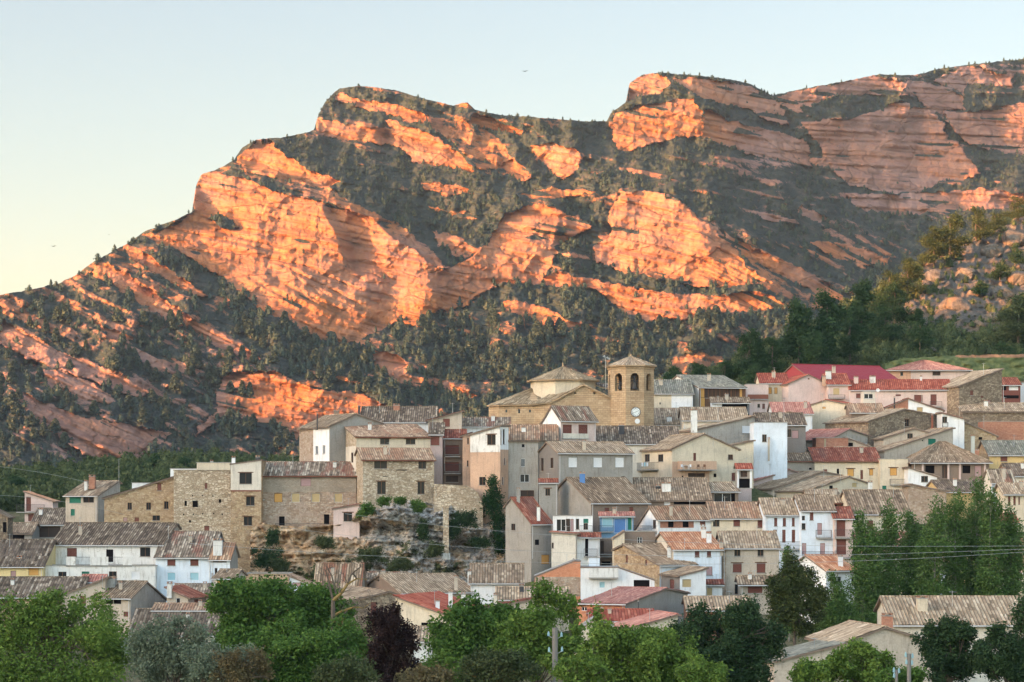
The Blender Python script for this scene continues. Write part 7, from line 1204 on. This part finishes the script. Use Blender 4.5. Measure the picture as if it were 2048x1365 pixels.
t2 = pole(1818, 1308, 200, 'forked grey pole top with insulators at the bottom right', [(-.28, -.1), (.28, -.2), (-.22, -.7), (.24, -.75)], .17)
t3 = pole(1793, 1340, 202, 'shorter pole top close left of the forked one', [(-.22, -.05), (.2, -.1), (-.2, -.5)], .13)
WG = 'overhead cables crossing the village'
for pts, lab, D in (([(-40, 930), (60, 942), (170, 964)], 'thin cable at the far left reaching the beige tower block', 430), ([(-40, 990), (120, 1003), (250, 1030)], 'second thin cable at far left over the pink house', 430), ([(690, 1028), (980, 1060), (1240, 1080), (1480, 1089), (1700, 1092), (2100, 1092)], 'uppermost of the three long cables across the village', 315),
              ([(560, 1054), (980, 1096), (1250, 1112), (1480, 1114), (1700, 1108), (2100, 1097)], 'middle of the three long cables across the village', 315), ([(380, 1088), (700, 1108), (980, 1123), (1300, 1130), (1500, 1128), (1710, 1121), (2100, 1101)], 'lowest of the three long cables across the village', 315)):
    px = np.linspace(pts[0][0], pts[-1][0], 60); co = np.polyfit([p[0] for p in pts], [p[1] for p in pts], 2 if len(pts) < 4 else 3); py = np.polyval(co, px); mb = MB()
    for i in range(59): mb.bar(W(px[i], py[i], D), W(px[i + 1], py[i + 1], D), .02, M['cable'], n=4)
    o = mb.build('power_cable', None, loc=W(px[0], py[0], D)); tag(o, lab, 'cable', WG)
for px, py, s, lab in ((1050, 143, .8, 'small dark bird gliding in the sky left of the right-hand peak'), (107, 493, .8, 'small dark bird in the sky above the left ridge'), (218, 470, .35, 'tiny bird right of and above the left one'), (130, 317, .3, 'tiny distant bird high in the left sky')):
    D = 420; c = W(px, py, D); mb = MB(); root = empty('bird', c, lab, 'bird', 'birds in the evening sky'); n = 8
    prof = [(-.35, .02), (-.2, .06), (0, .08), (.2, .06), (.3, .03), (.36, .005)]; body = MB()
    for (x0, r0), (x1, r1) in zip(prof, prof[1:]): body.bar(c + np.array([x0, 0, 0]) * s, c + np.array([x1, 0, 0]) * s, r0 * s, M['bird'], r1 * s, 6)
    for sg, up in ((-1, .12), (1, .22)):
        a = c + np.array([sg * .05, 0, .02]) * s; m_ = c + np.array([sg * .35, .1, up]) * s; e = c + np.array([sg * .8, .25, up * .6]) * s
        for z in (0, -.02): body.face([a + [0, -.12 * s, z], m_ + [0, -.1 * s, z], e + [0, 0, z], m_ + [0, .12 * s, z], a + [0, .14 * s, z]], M['bird'])
    body.build('body', root)

# small things on terraces
def table_set(z, x, y, D, lab):
    b = W(zx(z, x), zy(z, y), D); root = empty('garden_table', b, lab, 'table'); mb = MB(); mb.obox(b + [0, 0, .72], (.5, 0, 0), (0, .4, 0), (0, 0, .025), M['whitepaint']); mb.build('table_top', root)
    for sx in (-.42, .42):
        for sy in (-.32, .32): mb = MB(); mb.bar(b + [sx, sy, 0], b + [sx, sy, .7], .03, M['whitepaint'], n=5); mb.build('leg', root)
def chair(z, x, y, D, lab, m, rz=0.):
    b = W(zx(z, x), zy(z, y), D); root = empty('garden_chair', b, lab, 'chair', 'garden chairs on the terrace'); c, s_ = math.cos(rz), math.sin(rz); ux, uy = np.array([c, s_, 0]), np.array([-s_, c, 0]); mb = MB(); mb.obox(b + [0, 0, .43], ux * .22, uy * .22, (0, 0, .02), M[m]); mb.build('seat', root); mb = MB(); mb.obox(b + uy * .22 + [0, 0, .66], ux * .22, uy * .02, (0, 0, .22), M[m]); mb.build('backrest', root)
    for sx in (-.2, .2):
        for sy in (-.2, .2): mb = MB(); q = b + ux * sx + uy * sy; mb.bar(q, q + [0, 0, .42], .02, M[m], n=4); mb.build('leg', root)
table_set(4, 462, 944, 438.8, 'white garden table on the terrace of the big cream gabled house'); chair(4, 436, 944, 438.7, 'white garden chair left of the white terrace table', 'whitepaint', .6); chair(4, 490, 944, 438.9, 'white garden chair right of the white terrace table', 'whitepaint', -.8); chair(4, 560, 944, 438.9, 'brown garden chair at the right of the terrace', 'wood', .3); chair(4, 600, 944, 438.9, 'brown garden chair at the far right end of the terrace', 'wood', -.4)
def laundry(z, x0, x1, y, D, cols, lab):
    a, b = W(zx(z, x0), zy(z, y), D), W(zx(z, x1), zy(z, y), D); root = empty('laundry', (a + b) / 2, lab, 'laundry'); mb = MB(); mb.bar(a, b, .015, M['cable'], n=3); mb.build('line', root); n = len(cols)
    for i, c in enumerate(cols): p = a + (b - a) * (i + .15) / n; q = a + (b - a) * (i + .85) / n; mb = MB(); mb.obox((p + q) / 2 - [0, 0, .35], (q - p) / 2, (0, .02, 0), (0, 0, .34), M[c]); mb.build('cloth', root)
laundry(4, 122, 178, 893, 438.5, ['whitepaint', 'cyanpaint', 'whitepaint'], 'white and light blue washing hung on the balcony of the big cream gabled house')
